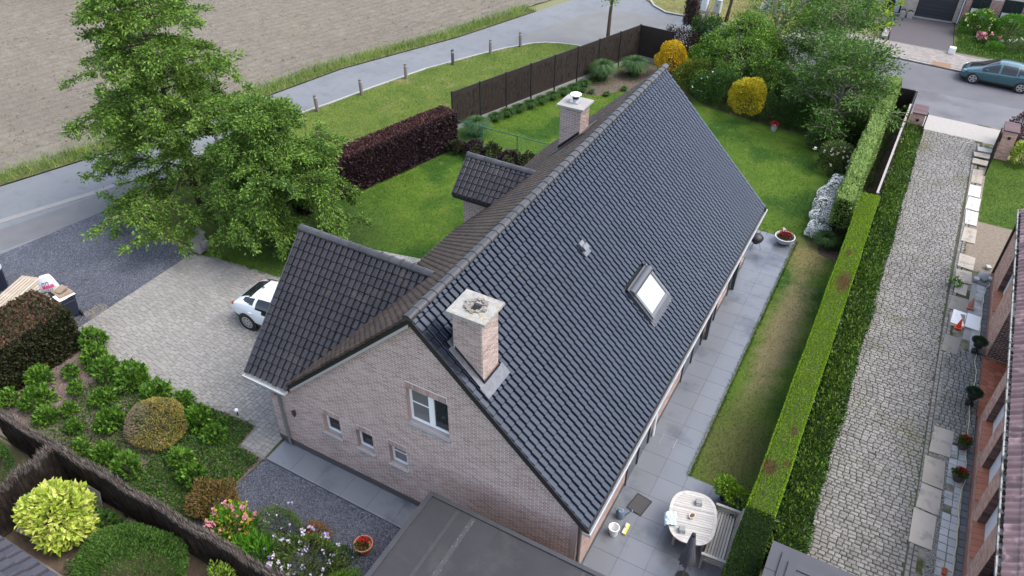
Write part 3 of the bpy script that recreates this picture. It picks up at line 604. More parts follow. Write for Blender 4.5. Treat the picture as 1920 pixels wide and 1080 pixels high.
# pantile: flat pan with one side roll; local axes s (along the eave), t (up the slope), n
TW, TL = .2068, .262
prof = [(-.001,-.016),(.022,-.016),(.034,.034),(.043,.042),(.162,.042),(.171,.034),(.182,-.016),(.207,-.016)]
TV = []; 
for tt, nn, kk in ((.046, .032, 1), (TL+.055, -.004, 1)):
    for s_, h_ in prof: TV.append((s_, tt, h_*kk+nn))
for s_, h_ in prof: TV.append((s_, 0, h_*.35-.004))
k_ = len(prof); TF = [(i, i+1, k_+i+1, k_+i) for i in range(k_-1)]+[(2*k_+i, 2*k_+i+1, i+1, i) for i in range(k_-1)]
def slope_tiles(o, s, t, ns, nr, keep, jig=1.):
    o, s, t = (np.asarray(v, float) for v in (o, s, t)); n = np.cross(s, t); out = []
    for r in range(nr):
        for c in range(ns):
            p = o+s*TW*c+t*TL*r
            if keep(p+s*TW/2+t*TL/2):
                a = random.gauss(0, .006*jig); b_ = random.gauss(0, .010*jig)
                ss = s+n*b_; tt = t+s*a+n*random.gauss(0, .006*jig)
                out.append(m4(p+s*random.gauss(0, .002)+t*random.gauss(0, .005*jig), ss, tt, n))
    return out
def inbox(p, b): return b[0] < p[0] < b[1] and b[2] < p[1] < b[3]
CH1 = (-3.62,-2.84,.26,.98); CH2 = (-6.85,-6.05,12.5,13.25); SKY = (-1.7,-.85,6.62,8.16)
t_r = np.array((-CS, 0, SN)); NR = 26; NY = 82
ez = RZ-MS*4.94
R_t = slope_tiles((HX+4.87, GY0, ez+.048), (0,1,0), t_r, NY, NR, lambda p: p[0] > HX+.05 and not inbox(p, CH1) and not inbox(p, SKY))
L_t = slope_tiles((HX-4.94, GY1, ez-.02), (0,-1,0), -t_r*np.array((1,1,-1)), NY, NR, lambda p: p[0] < HX-.05 and not inbox(p, CH2)
    and not (p[1] < 6.3 and p[2] < 6.05-abs(p[1]-3.0)*1.0-.12) and not (9.5 < p[1] < 11.5 and p[2] < 5.35-abs(p[1]-10.5)*.9-.12))
# side wing
WRZ, WRY, WX = 6.15, 3.0, -10.77
w45 = 1/math.sqrt(2)
wd = MB(); zz = .07; xe = -5.9
wd.add([(WX+.02,-.25,2.9-zz),(WX+.02,WRY,WRZ-zz),(WX+.02,6.25,2.9-zz),(xe,-.25,2.9-zz),(xe,WRY,WRZ-zz),(xe,6.25,2.9-zz),(WX+.02,-.25,2.8-zz),(WX+.02,WRY,WRZ-zz-.12),(WX+.02,6.25,2.8-zz),(xe,-.25,2.8-zz),(xe,WRY,WRZ-zz-.12),(xe,6.25,2.8-zz)],
       [(0,3,4,1),(1,4,5,2),(0,1,7,6),(1,2,8,7),(6,7,10,9),(7,8,11,10),(0,6,9,3),(2,5,11,8)])
# trim the wing's near deck so that it stops at the gable plane (valley side)
wd = MB()
def main_left_z(x): return RZ-MS*abs(x-HX)
def wing_deck(x0, y0s, ridge_y, ridge_z, eave_z, eave_y, m_=1.):
    b = MB()
    for sgn in (1, -1):
        ey = ridge_y-sgn*(ridge_y-eave_y)
        xr2 = HX-(RZ-ridge_z)/MS; xe2 = HX-(RZ-eave_z)/MS
        P = [(x0, ey, eave_z-.06), (xe2+.1, ey, eave_z-.06), (xr2+.15, ridge_y, ridge_z-.06), (x0, ridge_y, ridge_z-.06)]
        Q = [(x, y, z-.10) for x, y, z in P]
        b.add(P+Q, [(0,1,2,3) if sgn > 0 else (3,2,1,0), (7,6,5,4) if sgn > 0 else (4,5,6,7), (0,4,5,1), (0,3,7,4)])
    return b
wing = O('wing_roof', wing_deck(WX+.02, 0, WRY, WRZ, 2.9, -.25), DARKB, house)
W_t = slope_tiles((WX, -.25, 2.9-.02), (1,0,0), (0,w45,w45), 26, 18, lambda p: p[1] < WRY-.03 and p[2] > main_left_z(p[0])-.10 and p[0] < HX)
W_t2 = slope_tiles((-5.6, 6.25, 2.9-.02), (-1,0,0), (0,-w45,w45), 25, 18, lambda p: p[1] > WRY+.03 and p[2] > main_left_z(p[0])-.10 and p[0] > WX)
ww = MB(); ww.box(-10.23, -10.05, .002, 6.0, 0, 2.7); ww.add([(-10.2,.1,2.7),(-10.2,5.9,2.7),(-10.2,WRY,WRZ-.25)], [(0,2,1)]); ww.box(-10.23, -9.0, 5.8, 6.0, 0, 2.7)
O('wing_wall', ww, MATS['brick_side'], house)
O('porch_soffit', MB().box(WX+.03, -9.2, -.2, .0-.001, 2.66, 2.72), mat('brown_soffit', (.2,.13,.09), (.3,.2,.14), .7, .3, .5, 10, 0), house)
# wall dormer
DRZ, DRY, DX, DE = 5.42, 10.5, -9.55, 4.36
dm = (DRZ-DE)/(DRY-9.33); dc = 1/math.hypot(1, dm); ds = dm*dc
dorm = O('dormer_roof', wing_deck(DX+.02, 0, DRY, DRZ, DE, 9.33), DARKB, house)
D_t = slope_tiles((DX, 9.33, DE-.02), (1,0,0), (0,dc,ds), 15, 6, lambda p: p[1] < DRY-.02 and p[2] > main_left_z(p[0])-.08)
D_t2 = slope_tiles((-6.4, 2*DRY-9.33, DE-.02), (-1,0,0), (0,-dc,ds), 15, 6, lambda p: p[1] > DRY+.02 and p[2] > main_left_z(p[0])-.08 and p[0] > DX)
dw = MB(); zb = 2.6; cx = HX-(RZ-4.5)/MS
for y_, sg in ((9.55, 1), (11.45, -1)):
    P = [(-9.22, y_, zb), (-9.22+.02, y_, zb), (cx+.1, y_, 4.5), (-9.22, y_, 4.5)]; dw.add(P, [(0,1,2,3) if sg > 0 else (3,2,1,0)])
dw.add([(-9.22,9.55,zb),(-9.22,11.45,zb),(-9.22,11.45,4.5),(-9.22,DRY,DRZ-.2),(-9.22,9.55,4.5)], [(4,3,2,1,0)])
dwall = O('dormer_wall', dw, MORTAR, house)
DB = bricks((-9.22, 9.55, 0), (1,0,0), (0,-1,0), lambda z: [(0, max(.03, (cx+9.22)*(z-zb)/(4.5-zb)))], zb, 4.45)
BRK += [(t, dwall) for t in DB]
WTILE = mat('weathered_tile', (.034,.023,.018), (.078,.053,.042), .55, .3, .4, .9, .7, bump=.3, bscale=30, patch=[((.03,.03,.03), 2, .55, .7)])
multi_obj('weathered_tiles', TV, TF, L_t, WTILE, roof, kind='stuff')
tiles = [(t, roof) for t in R_t]+[(t, wing) for t in W_t+W_t2]+[(t, dorm) for t in D_t+D_t2]
def split_parts(items, nbig, V, F, m, part, stuff, us, ub, smooth=False):
    ar = np.array([area_px(t[:3, 3], t[:3, 0]*us, t[:3, 1]*ub) for t, _ in items]); o = np.argsort(-ar); big = set(int(i) for i in o[:nbig] if ar[i] > 0)
    me = basemesh(part, V, F, m, smooth)
    for par in dict.fromkeys(id(p) for _, p in items):
        par_o = next(p for _, p in items if id(p) == par)
        A = [items[i][0] for i in sorted(big) if items[i][1] is par_o]; Rr = [items[i][0] for i in range(len(items)) if i not in big and items[i][1] is par_o]
        if A: place_parts(part, me, A, par_o)
        if Rr: multi_obj(stuff, V, F, Rr, m, par_o, kind='stuff', smooth=smooth)
nR = len(R_t); BTILE = mat('brown_tile', (.013,.0118,.0135), (.029,.0255,.028), .2, .6, .35, .9, .6, bump=.12, bscale=25, patch=[((.06,.045,.04), 1.6, .58, .8)])
split_parts(tiles[:nR], 200, TV, TF, TILE, 'roof_tile', 'roof_tiles', TW, TL); split_parts(tiles[nR:], 100, TV, TF, BTILE, 'roof_tile', 'roof_tiles', TW, TL)
# ridge caps: half-round with a raised collar
def ridge_mesh(L_=.385, r=.125):
    b = MB(); n = 9; rows = [(0, r*1.13), (.05, r*1.13), (.055, r), (L_, r*.97)]
    V = [(rr*math.cos(math.pi*(-.06+1.12*j/(n-1)))*1.05, t, rr*math.sin(math.pi*(-.06+1.12*j/(n-1)))*.85-.035) for t, rr in rows for j in range(n)]
    b.add(V, [(i*n+j, i*n+j+1, (i+1)*n+j+1, (i+1)*n+j) for i in range(3) for j in range(n-1)])
    b.add([V[j] for j in range(n)], [tuple(range(n))])
    return b
RM = meshdata('ridge_tile', ridge_mesh(), RIDGE, 'all')
RM.set_sharp_from_angle(angle=R(50))
def caps(p0, d, n, par):
    d = np.array(d, float); s = np.cross(d, (0, 0, 1)); 
    place_parts('ridge_tile', RM, [m4(np.array(p0)+d*.365*i, s*(1+random.gauss(0,.01)), d+np.array((0,0,random.gauss(0,.006)))+s*random.gauss(0,.006), (0,0,1)) for i in range(n)], par)
caps((HX, GY0-.02, RZ+.0), (0,1,0), 47, roof); caps((WX-.02, WRY, WRZ), (1,0,0), 13, wing); caps((DX-.02, DRY, DRZ), (1,0,0), 8, dorm)
# verges, gutters, downpipes
for y_, e in ((GY0, .045), (GY1-.045, .045)):
    vb = MB()
    for sg in (1, -1):
        x1 = HX+sg*4.93
        vb.add([(HX,y_,RZ+.03),(x1,y_,RZ+.03-MS*4.93),(x1,y_,RZ-.20-MS*4.93),(HX,y_,RZ-.20),(HX,y_+e,RZ+.03),(x1,y_+e,RZ+.03-MS*4.93),(x1,y_+e,RZ-.20-MS*4.93),(HX,y_+e,RZ-.20)],
           [(0,1,2,3)[::sg],(7,6,5,4)[::sg],(0,4,5,1)[::sg],(3,2,6,7)[::sg],(1,5,6,2)[::sg]])
    O('verge_board', vb, DARKB, house)
vs = MB()
x1 = HX-4.55
vs.add([(HX,-.165,RZ-.2),(x1,-.165,RZ-.2-MS*4.55),(x1,-.165,RZ-.30-MS*4.55),(HX,-.165,RZ-.30),(HX,-.0,RZ-.2),(x1,-.0,RZ-.2-MS*4.55),(x1,-.0,RZ-.30-MS*4.55),(HX,-.0,RZ-.30)], [(3,2,1,0),(7,6,2,3),(0,1,5,4),(1,2,6,5)])
O('verge_soffit', vs, mat('pale_render', (.3,.29,.28), (.36,.35,.34), .8, .2), house)
for (xx, ry, rz, ey, ez2) in ((WX-.03, WRY, WRZ, -.25, 2.9), (DX-.03, DRY, DRZ, 9.33, DE)):
    wv = MB()
    for sg in (1, -1):
        e2 = ry-sg*(ry-ey); P = [(xx,e2,ez2+.03),(xx,ry,rz+.03),(xx,ry,rz-.15),(xx,e2,ez2-.15)]; Q = [(x+.04,y,z) for x,y,z in P]
        wv.add(P+Q, [(0,1,2,3)[::sg],(7,6,5,4)[::sg],(0,4,5,1)[::sg]])
    O('wing_verge', wv, RIDGE, house)
def box_gutter(name, p0, p1, wd_, h, z, m, side):
    """open box gutter along p0->p1; side: outward unit vector"""
    p0, p1, s = np.array((*p0, z)), np.array((*p1, z)), np.array((*side, 0.)); b = MB(); d = p1-p0
    b.fbox(p0, d, s*wd_, (0,0,.012)); b.fbox(p0+s*(wd_-.012), d, s*.012, (0,0,h)); b.fbox(p0, d, s*.012, (0,0,h)); 
    u = d/np.linalg.norm(d)
    b.fbox(p0+s*.012, u*.01, s*(wd_-.024), (0,0,h)); b.fbox(p1-u*.01+s*.012, u*.01, s*(wd_-.024), (0,0,h)); b.fbox(p0+s*(wd_-.03)+(0,0,h), d, s*.035, (0,0,.012))
    return O(name, b, m, house)
box_gutter('gutter', (.2,-.2), (.2,16.78), .215, .10, 2.60, ZINC, (1,0))
box_gutter('gutter', (-9.37,6.3), (-9.37,9.3), .2, .10, 2.62, ZINC, (-1,0)); box_gutter('gutter', (-9.37,11.7), (-9.37,16.78), .2, .10, 2.62, ZINC, (-1,0))
box_gutter('gutter', (-10.74,-.24), (-9.12,-.24), .17, .09, 2.80, ZINC, (0,-1))
O('gutter_outlet', MB().lathe([(.04,0),(.04,.012)], 12, (.30,1.35,2.615)), DARKB, house)
O('soffit_board', MB().box(.0, .2, .0, 16.57, 2.56, 2.60).box(.19, .2, -.15, 16.7, 2.58, 2.70), mat('white_board', (.6,.6,.58), (.68,.68,.66), .6, .3), house)
dp = MB(); dp.tube([(-9.78,-.075,2.72),(-9.78,-.075,.05)], .045, 10); O('downpipe', dp, PIPE, house)
dp = MB(); dp.tube([(.06,.08,2.6),(.06,.08,.03)], .045, 10); O('downpipe', dp, PIPE, house)
dp = MB(); dp.tube([(.06,5.9,2.6),(.06,5.9,.03)], .04, 10); O('downpipe', dp, PVC, house)
qb = MB(); qb.box(-.16, .004, -.016, -.0, .24, 2.58); O('corner_render', qb, mat('corner_mortar', (.27,.23,.21), (.36,.31,.285), .9, .2, .6, 14, 0, bump=.5), house)
# chimneys
def chimney(cb, ztop, zbase, side):
    x0, x1, y0, y1 = cb
    e_ = .004; c = O('chimney', MB().box(x0+e_, x1-e_, y0+e_, y1-e_, zbase-1.2, ztop-.35).box(x0+e_, x1-e_, y0+e_, y0+.12, ztop-.35, ztop).box(x0+e_, x1-e_, y1-.12, y1-e_, ztop-.35, ztop).box(x0+e_, x0+.12, y0+.12, y1-.12, ztop-.35, ztop).box(x1-.12, x1-e_, y0+.12, y1-.12, ztop-.35, ztop), MORTAR, house); bl = []
    for o, u, n, wdt in (((x0,y0,0),(1,0,0),(0,-1,0),x1-x0), ((x1,y0,0),(0,1,0),(1,0,0),y1-y0), ((x1,y1,0),(-1,0,0),(0,1,0),x1-x0), ((x0,y1,0),(0,-1,0),(-1,0,0),y1-y0)):
        oo, uu = np.array(o, float), np.array(u, float)
        def sp(z, oo=oo, uu=uu, wdt=wdt):
            a = [s for s in np.linspace(0, wdt, 12) if z > RZ-MS*abs((oo+uu*s)[0]-HX)-.05]
            return [(max(0, a[0]-.05), min(wdt, a[-1]+.05))] if a else []
        bl += bricks(oo, uu, n, sp, zbase-1.1, ztop-.0, dep=.006, j=.018, hb=.05)
    return c, [(t, c) for t in bl]
ch1, b1 = chimney(CH1, 7.80, 5.7, 1); ch2, b2 = chimney(CH2, 7.14, 5.4, -1)
BRK += b1+b2
CHB = mat('chimney_brick', (.27,.20,.172), (.41,.335,.30), .85, .25, .3, .8, .8, bump=.5, bscale=60, c3=(.34,.262,.232))
split_parts(BRK[:len(BRK)-len(b1)-len(b2)], 140, BR_V, BR_F, BRICK, 'brick', 'bricks', 1, 1); split_parts(b1+b2, 160, BR_V, BR_F, CHB, 'brick', 'bricks', 1, 1)
SLAB = mat('lichen_slab', (.20,.193,.175), (.36,.35,.325), .9, .2, .6, 5, 0, bump=.8, bscale=30, patch=[((.30,.21,.035), 4.3, .62, .70, .6), ((.18,.175,.16), 14, .54, .74)], detail=8)
s = MB(); X0,X1,Y0,Y1 = -3.72,-2.70,.14,1.06; hx0,hx1,hy0,hy1 = -3.32,-3.07,.48,.74
for a in ((X0,hx0,Y0,Y1),(hx1,X1,Y0,Y1),(hx0,hx1,Y0,hy0),(hx0,hx1,hy1,Y1)): s.box(*a, 7.80, 7.875)
slab = O('cap_slab', s, SLAB, ch1); s = MB()
for k in range(26):
    a = k*.24+random.uniform(-.1,.1); rx, ry = .21+random.uniform(-.02,.05), .20+random.uniform(-.02,.05); px_, py_ = -3.195+math.cos(a)*rx, .61+math.sin(a)*ry
    s.fbox((px_-.05, py_-.04, 7.87), (.09,.03*random.uniform(-1,1),0), (.03*random.uniform(-1,1),.08,0), (0,0,random.uniform(.02,.06)))
O('flue_collar', s, mat('old_mortar', (.13,.115,.10), (.27,.245,.22), .95, .1, .5, 12, .6, bump=.6), ch1, kind='stuff'); O('flue', MB().box(hx0-.03,hx1+.03,hy0-.03,hy1+.03,7.452,7.5), mat('soot_hole_shade', (.008,.008,.008), rough=1), ch1)
s = MB().box(-6.97,-5.93,12.38,13.37,7.14,7.22); O('cap_slab', s, CONC, ch2, bevel=.01)
cw = MB(); cw.box(-6.62,-6.28,12.70,13.04,7.222,7.26); cw.lathe([(.10,.0),(.10,.22)], 16, (-6.45,12.87,7.26)); O('cowl_base', cw, mat('steel', (.5,.5,.5), rough=.3, metal=.8), ch2)
cw = MB(); cw.lathe([(.115,.1),(.115,.16)], 16, (-6.45,12.87,7.26)); O('cowl_band', cw, DARKB, ch2)
cw = MB(); cw.lathe([(.2,.25),(.21,.262),(.2,.275),(.04,.31)], 24, (-6.45,12.87,7.26)); O('cowl_disc', cw, mat('white_metal', (.7,.69,.66), rough=.4), ch2)
def on_r(x, y, d=0): return np.array((x, y, RZ-MS*abs(x-HX)))+d*np.array((SN if x > HX else -SN, 0, CS))
def sheet_on(name, pts, d, m, par, th=.012):
    P = [on_r(x, y, d) for x, y in pts]; Q = [on_r(x, y, d-th) for x, y in pts]; n = len(P); b = MB()
    nrm = np.cross(P[1]-P[0], P[2]-P[0]); fl = 1 if nrm[2] > 0 else -1
    b.add(P+Q, [tuple(range(n))[::fl]]+[((i, n+i, n+(i+1) % n, (i+1) % n) if fl > 0 else ((i+1) % n, n+(i+1) % n, n+i, i)) for i in range(n)])
    return O(name, b, m, par)
x0,x1,y0,y1 = CH1
sheet_on('flashing', [(x1-.02,y0-.2),(x1+.22,y0-.2),(x1+.22,y1+.12),(x1-.02,y1+.12)], .085, LEAD, ch1)
sheet_on('flashing', [(x0-.1,y0-.17),(x1+.1,y0-.17),(x1+.1,y0+.03),(x0-.1,y0+.03)], .09, LEAD, ch1)
sheet_on('flashing', [(x0-.2,y0-.05),(x0+.03,y0-.05),(x0+.03,y1+.1),(x0-.2,y1+.1)], .082, LEAD, ch1)
f = MB(); f.fbox(on_r(x0,y0-.012,.06), on_r(x1,y0-.012,.06)-on_r(x0,y0-.012,.06), (0,.01,0), (0,0,.14)); f.fbox(on_r(x1+.012,y0-.02,.06), (0,y1-y0+.03,0), (-.01,0,0), (0,0,.12)); O('step_flashing', f, DARKB, ch1)
x0,x1,y0,y1 = CH2
f = MB(); f.fbox(on_r(x0,y0-.014,.04), on_r(x1,y0-.014,.04)-on_r(x0,y0-.014,.04), (0,.01,0), (0,0,.2)); O('step_flashing', f, DARKB, ch2)
sheet_on('flashing', [(x0-.25,y0-.22),(x1+.25,y0-.22),(x1+.25,y0+.02),(x0-.25,y0+.02)], .085, LEAD, ch2); sheet_on('flashing', [(x1-.02,y0-.2),(x1+.3,y0-.2),(x1+.3,y1+.2),(x1-.02,y1+.2)], .08, LEAD, ch2)
# roof window (pivot sash, lead apron) and roof vent
N_ = np.array((SN,0,CS)); D_ = np.array((CS,0,-SN)); Yv = np.array((0,1.,0))
def sb(mb, x, y, wy, ld, d0, d1, m=0): return mb.fbox(on_r(x, y, d0), Yv*wy, D_*ld, N_*(d1-d0), m)
rl = (1.72-.82)/CS
FR = mat('skylight_metal', (.05,.052,.058), (.07,.073,.08), .35, .5, metal=.3)
k = MB(); sb(k, -1.72, 6.62, 1.55, .10, .02, .1); sb(k, -1.72, 6.62, .1, rl, .02, .12); sb(k, -1.72, 8.07, .1, rl, .02, .12); sb(k, -.92, 6.72, 1.35, .12, .02, .1)
sk = O('roof_window', k, FR, house)
k = MB(); sb(k, -1.60, 6.70, .09, 1.06, .10, .17); sb(k, -1.60, 7.99, .09, 1.06, .10, .17); sb(k, -.93, 6.79, 1.2, .1, .10, .16); O('sash', k, mat('skylight_edge', (.12,.125,.135), rough=.35, metal=.3), sk)
hb = MB(); n = 8; V = []
for yy in (6.66, 8.12):
    for j in range(n+1):
        a = math.pi*j/n; V.append(on_r(-1.58, yy, .1)-D_*math.cos(a)*.13+N_*math.sin(a)*.12)
hb.add(V, [(j, n+1+j, n+2+j, j+1) for j in range(n)]+[tuple(range(n+1)), tuple(range(n+1, 2*n+2))[::-1]]); O('hood', hb, mat('skylight_hood', (.08,.083,.09), (.10,.103,.11), .3, .5, metal=.3), sk, smooth=True)
k = MB(); sb(k, -1.50, 6.79, 1.2, .84, .115, .135); O('pane', k, mat('skylight_pane', (.26,.265,.275), rough=.04, spec=.9, coat=1), sk)
ap = MB(); V = []; n = 26
for i in range(n+1):
    h_ = .075+.016*(i % 2)
    V += [on_r(-.86, 6.6+1.62*i/n, h_), on_r(-.70+.02*(i % 3), 6.6+1.62*i/n, h_-.01)]
ap.add(V, [(2*i, 2*i+1, 2*i+3, 2*i+2) for i in range(n)]); O('apron', ap, mat('apron_lead', (.05,.055,.065), (.10,.105,.12), .4, .5, .5, 9, .2, metal=.3), sk)
k = MB(); sb(k, -3.2, 6.16, .22, .24, .03, .13); sb(k, -3.1, 6.14, .26, .16, .10, .18); O('roof_vent', k, mat('vent_metal', (.11,.118,.13), (.16,.168,.18), .5, .5, metal=.4), house)
k = MB(); sb(k, -3.02, 6.1, .34, .2, .05, .08); O('vent_skirt', k, LEAD, house)
# ================================================================== GARAGE in front (flat roof)
BITU = mat('bitumen', (.019,.019,.0225), (.034,.0335,.038), .6, .35, .6, .9, .35, bump=.3, bscale=45, detail=9, patch=[((.05,.048,.048), 1.1, .5, .8, .7), ((.06,.045,.038), 2.2, .68, .8)])
gar = T('garage', 'low garage with a dark bitumen flat roof against the gable', 'garage', (0, -4, 0))
O('wall', MB().box(-3.65, 3.4, -7.5, -1.02, 0, 2.5), MATS['brick_side'], gar)
b = MB()
for i in range(7): b.box(-3.66+i*1.0, -3.66+(i+1)*1.0-.0001 if i < 6 else 3.41, -7.5, -1.03, 2.5, 2.575+.004*(i % 2))
O('flat_roof', b, BITU, gar)
e = MB(); e.box(-3.75, -3.62, -7.5, -.95, 2.45, 2.62); e.box(-3.62, 3.5, -1.06, -.95, 2.45, 2.62); O('edge_trim', e, mat('edge_trim', (.026,.0265,.03), (.045,.046,.05), .5, .4, .5, 4, 0), gar)
for xx, ww_ in ((-2.86,.10),(-2.42,.13),(.62,.1)):
    O('seam', MB().box(xx, xx+ww_, -7.4, -1.1, 2.583, 2.589), mat('bitumen_seam', (.03,.03,.033), (.05,.05,.055), .55, .4, .5, 5, .6), gar)
fk = [(-2.42+random.uniform(0,.14), random.uniform(-3.2,-1.2), random.uniform(.01,.03)) for _ in range(55)]
k = MB()
for x_, y_, s_ in fk: k.box(x_, x_+s_, y_, y_+s_*1.5, 2.589, 2.594)
O('moss_flakes', k, mat('flake', (.07,.07,.067), (.13,.13,.123), .9, .1), gar, kind='stuff')
sh = T('outbuilding', 'dark grey flat roof with stepped metal edges beside the cobbled drive', 'outbuilding', (6, -1, 0))
O('wall', MB().box(4.5, 9, -4, 1.8, 0, 2.45), MATS['brick_side'], sh)
GR = mat('grey_sheet', (.034,.035,.043), (.052,.053,.062), .5, .4, .4, 2, .3, bump=.1)
O('roof_edge', MB().box(4.34, 9.2, -4, 1.94, 2.45, 2.60), GR, sh)
O('roof_step', MB().box(4.62, 9.1, -4, 1.72, 2.60, 2.66), GR, sh)
O('roof_step', MB().box(4.66, 9.05, -4, 1.45, 2.66, 2.665).box(4.80, 5.0, -4, 1.5, 2.66, 2.72).box(5.0, 9, 1.32, 1.5, 2.66, 2.72), GR, sh)
O('roof_panel', MB().box(5.0, 9, -4, 1.32, 2.661, 2.68), mat('roof_felt', (.05,.05,.056), (.068,.068,.074), .7, .3, .5, 3, 0), sh)
for yy in (.4, 1.1): O('standing_joint', MB().box(4.34, 4.62, yy, yy+.012, 2.60, 2.606), DARKB, sh)
# tiled roof of the near neighbour, corner only
nb = T('neighbour_roof', 'corner of a dark glazed tile roof beside a concrete path', 'roof', (-11.5, -8, 0))
O('wall', MB().box(-16.5, -10.2, -12, -7.9, 0, 2.5), MATS['brick_side'], nb)
d = MB(); d.add([(-17,-7.3,2.72),(-9.7,-7.3,2.72),(-9.7,-11,4.6),(-17,-11,4.6)], [(0,1,2,3)]); O('deck', d, DARKB, nb)
tt = np.array((0,-.8917,.4527)); ms = []
for i in range(8):
    p = np.array((-9.72-i*.33, -7.2, 2.76)); 
    for r_ in range(6): ms.append(m4(p+tt*.36*r_, (-1.55,0,0), tt*1.4, np.cross((-1,0,0), tt)*1.5))
place_parts('roof_tile', basemesh('big_tile', TV, TF, mat('neighbour_tile', (.035,.035,.045), (.055,.054,.065), .5, .3, .3, 3, .6, bump=.1), True), ms, nb)
# ================================================================== HOUSE BESIDE THE COBBLED DRIVE
rh = T('neighbour_house', 'red brick house with white blinds and terracotta sills beside the cobbled drive', 'house', (12, 12, 0))
RBRICK = mat('red_brick', (.46,.23,.165), (.64,.45,.36), .85, .25, .35, 2, .75, bump=.7, bscale=45, c3=(.55,.34,.26))
RMORT = mat('red_mortar', (.48,.40,.36), (.58,.51,.47), .9, .2, .5, 8, 0)
TERRA = mat('terracotta', (.30,.095,.05), (.42,.155,.09), .6, .35, .4, 6, .3, bump=.2, bscale=25)
WXR = 9.22; RO = [(1.2,2.5,.72,2.45),(3.3,4.6,.72,2.45),(5.49,6.8,.72,2.45),(7.6,8.98,.72,2.45),(9.7,11.07,.72,2.45),(17.28,18.72,.72,2.45),(11.9,15.2,.1,2.9)]
b = MB(); ys = sorted({-4., 21.0, *[v for h in RO for v in h[:2]]})
for a, c in zip(ys[:-1], ys[1:]):
    hh = [h for h in RO if h[0] < (a+c)/2 < h[1]]; z = 0
    for h in hh: b.quad((WXR,c,z),(WXR,a,z),(WXR,a,h[2]),(WXR,c,h[2])); z = h[3]
    if z < 2.85: b.quad((WXR,c,z),(WXR,a,z),(WXR,a,2.9),(WXR,c,2.9))
b.quad((WXR,21,0),(WXR,21,2.9),(16,21,2.9),(16,21,0)); b.add([(WXR,21,2.9),(16,21,2.9),(16,21,7.0)], [(0,2,1)])
rw = O('front_wall', b, RMORT, rh)
rb = bricks((WXR,0,0), (0,1,0), (-1,0,0), lambda z: [(-1, 21.0)], .15, 2.9, lb=.2, hb=.055, j=.014, dep=.010, holes=RO)
for t in rb: t[:3, 1] *= random.uniform(.95, 1.03)
split_parts([(t, rw) for t in rb], 300, BR_V, BR_F, RBRICK, 'brick', 'bricks', 1, 1)
O('base_band', MB().box(WXR-.06, WXR, -4, 11.85, 0, .16).box(WXR-.06, WXR, 15.25, 21.0, 0, .16), mat('base_tiles', (.22,.10,.07), (.32,.17,.13), .8, .3, .5, 5, 0), rh)
for k, (a, c, z0, z1) in enumerate(RO[:-1]):
    r_ = MB(); D = .3
    r_.quad((WXR,a,z0),(WXR+D,a,z0),(WXR+D,a,z1),(WXR,a,z1)); r_.quad((WXR,c,z0),(WXR,c,z1),(WXR+D,c,z1),(WXR+D,c,z0)); r_.quad((WXR,a,z1),(WXR+D,a,z1),(WXR+D,c,z1),(WXR,c,z1))
    w_ = O('window', MB().box(WXR+.2, WXR+.25, a, a+.05, z0, z1).box(WXR+.2, WXR+.25, c-.05, c, z0, z1).box(WXR+.2, WXR+.25, a, c, z0, z0+.05), mat('blue_frame', (.02,.022,.04), rough=.5), rh)
    jb = []
    for q in range(26):
        jb.append(m4((WXR-.012, c, z0+.02+q*.066), (.2, 0, 0), (0, 0, .05), (0, -.03, 0)))
    multi_obj('reveal_bricks', BR_V, BR_F, jb, mat('dark_brick', (.08,.05,.045), (.2,.11,.09), .85, .2), w_, kind='stuff')
    O('reveal', r_, RMORT, w_)
    O('blind', MB().box(WXR+.19, WXR+.2, a+.05, c-.05, z0+.05, z1) if k > 1 else MB().box(WXR+.24, WXR+.26, a+.05, c-.05, z0+.05, z1), mat('white_blind', (.74,.745,.75), rough=.5) if k > 1 else GLASS, w_)
    s = MB(); nn = 6
    for q in range(nn): s.fbox((WXR+.2, a+(c-a)*q/nn+.006, z0+.01), (0, (c-a)/nn-.012, 0), (-.30, 0, -.06), (0, 0, .03))
    O('sill', s, TERRA, w_)
    if k > 1: O('latch', MB().box(WXR+.13, WXR+.19, a+.12, a+.14, z0+.3, z0+.32), PVC, w_)
p = MB(); p.quad((WXR,15.2,.1),(WXR,15.2,2.9),(10.6,15.2,2.9),(10.6,15.2,.1)); p.quad((WXR,11.9,.1),(10.6,11.9,.1),(10.6,11.9,2.9),(WXR,11.9,2.9)); p.quad((10.6,11.9,.1),(10.6,15.2,.1),(10.6,15.2,2.9),(10.6,11.9,2.9))
pc = O('porch', p, RMORT, rh)
pb = bricks((WXR,15.2,0), (1,0,0), (0,-1,0), lambda z: [(0,1.38)], .12, 2.85, lb=.2, hb=.055, dep=.012)
multi_obj('porch_bricks', BR_V, BR_F, pb, mat('dark_brick'), pc, kind='stuff')
O('porch_step', MB().box(9.12, 10.6, 11.9, 15.2, 0, .09), mat('terra_joint', (.2,.085,.055), (.26,.12,.08), .8), rh)
hx = []; HR = .135
for i in range(8):
    for j in range(16):
        cx_, cy_ = 9.24+i*HR*1.55, 12.03+j*HR*1.79+(i % 2)*HR*.9
        if cy_ < 15.1: hx.append([(cx_+HR*math.cos(a*math.pi/3), cy_+HR*math.sin(a*math.pi/3)) for a in range(6)])
hm = bpy.data.meshes.new('hex'); bm_ = MB().prism([(HR*math.cos(a*math.pi/3), HR*math.sin(a*math.pi/3)) for a in range(6)], 0, .012); hm = meshdata('hex_tile', bm_, mat('hex_terracotta', (.28,.085,.045), (.44,.16,.09), .55, .35, .3, 5, .8))
st_ = bpy.data.objects['porch_step']
place_parts('hex_tile', hm, [m4((sum(p_[0] for p_ in h)/6, sum(p_[1] for p_ in h)/6, .088), (.96,0,0), (0,.96,0), (0,0,1)) for h in hx], st_)
pl = math.tan(R(36)); 
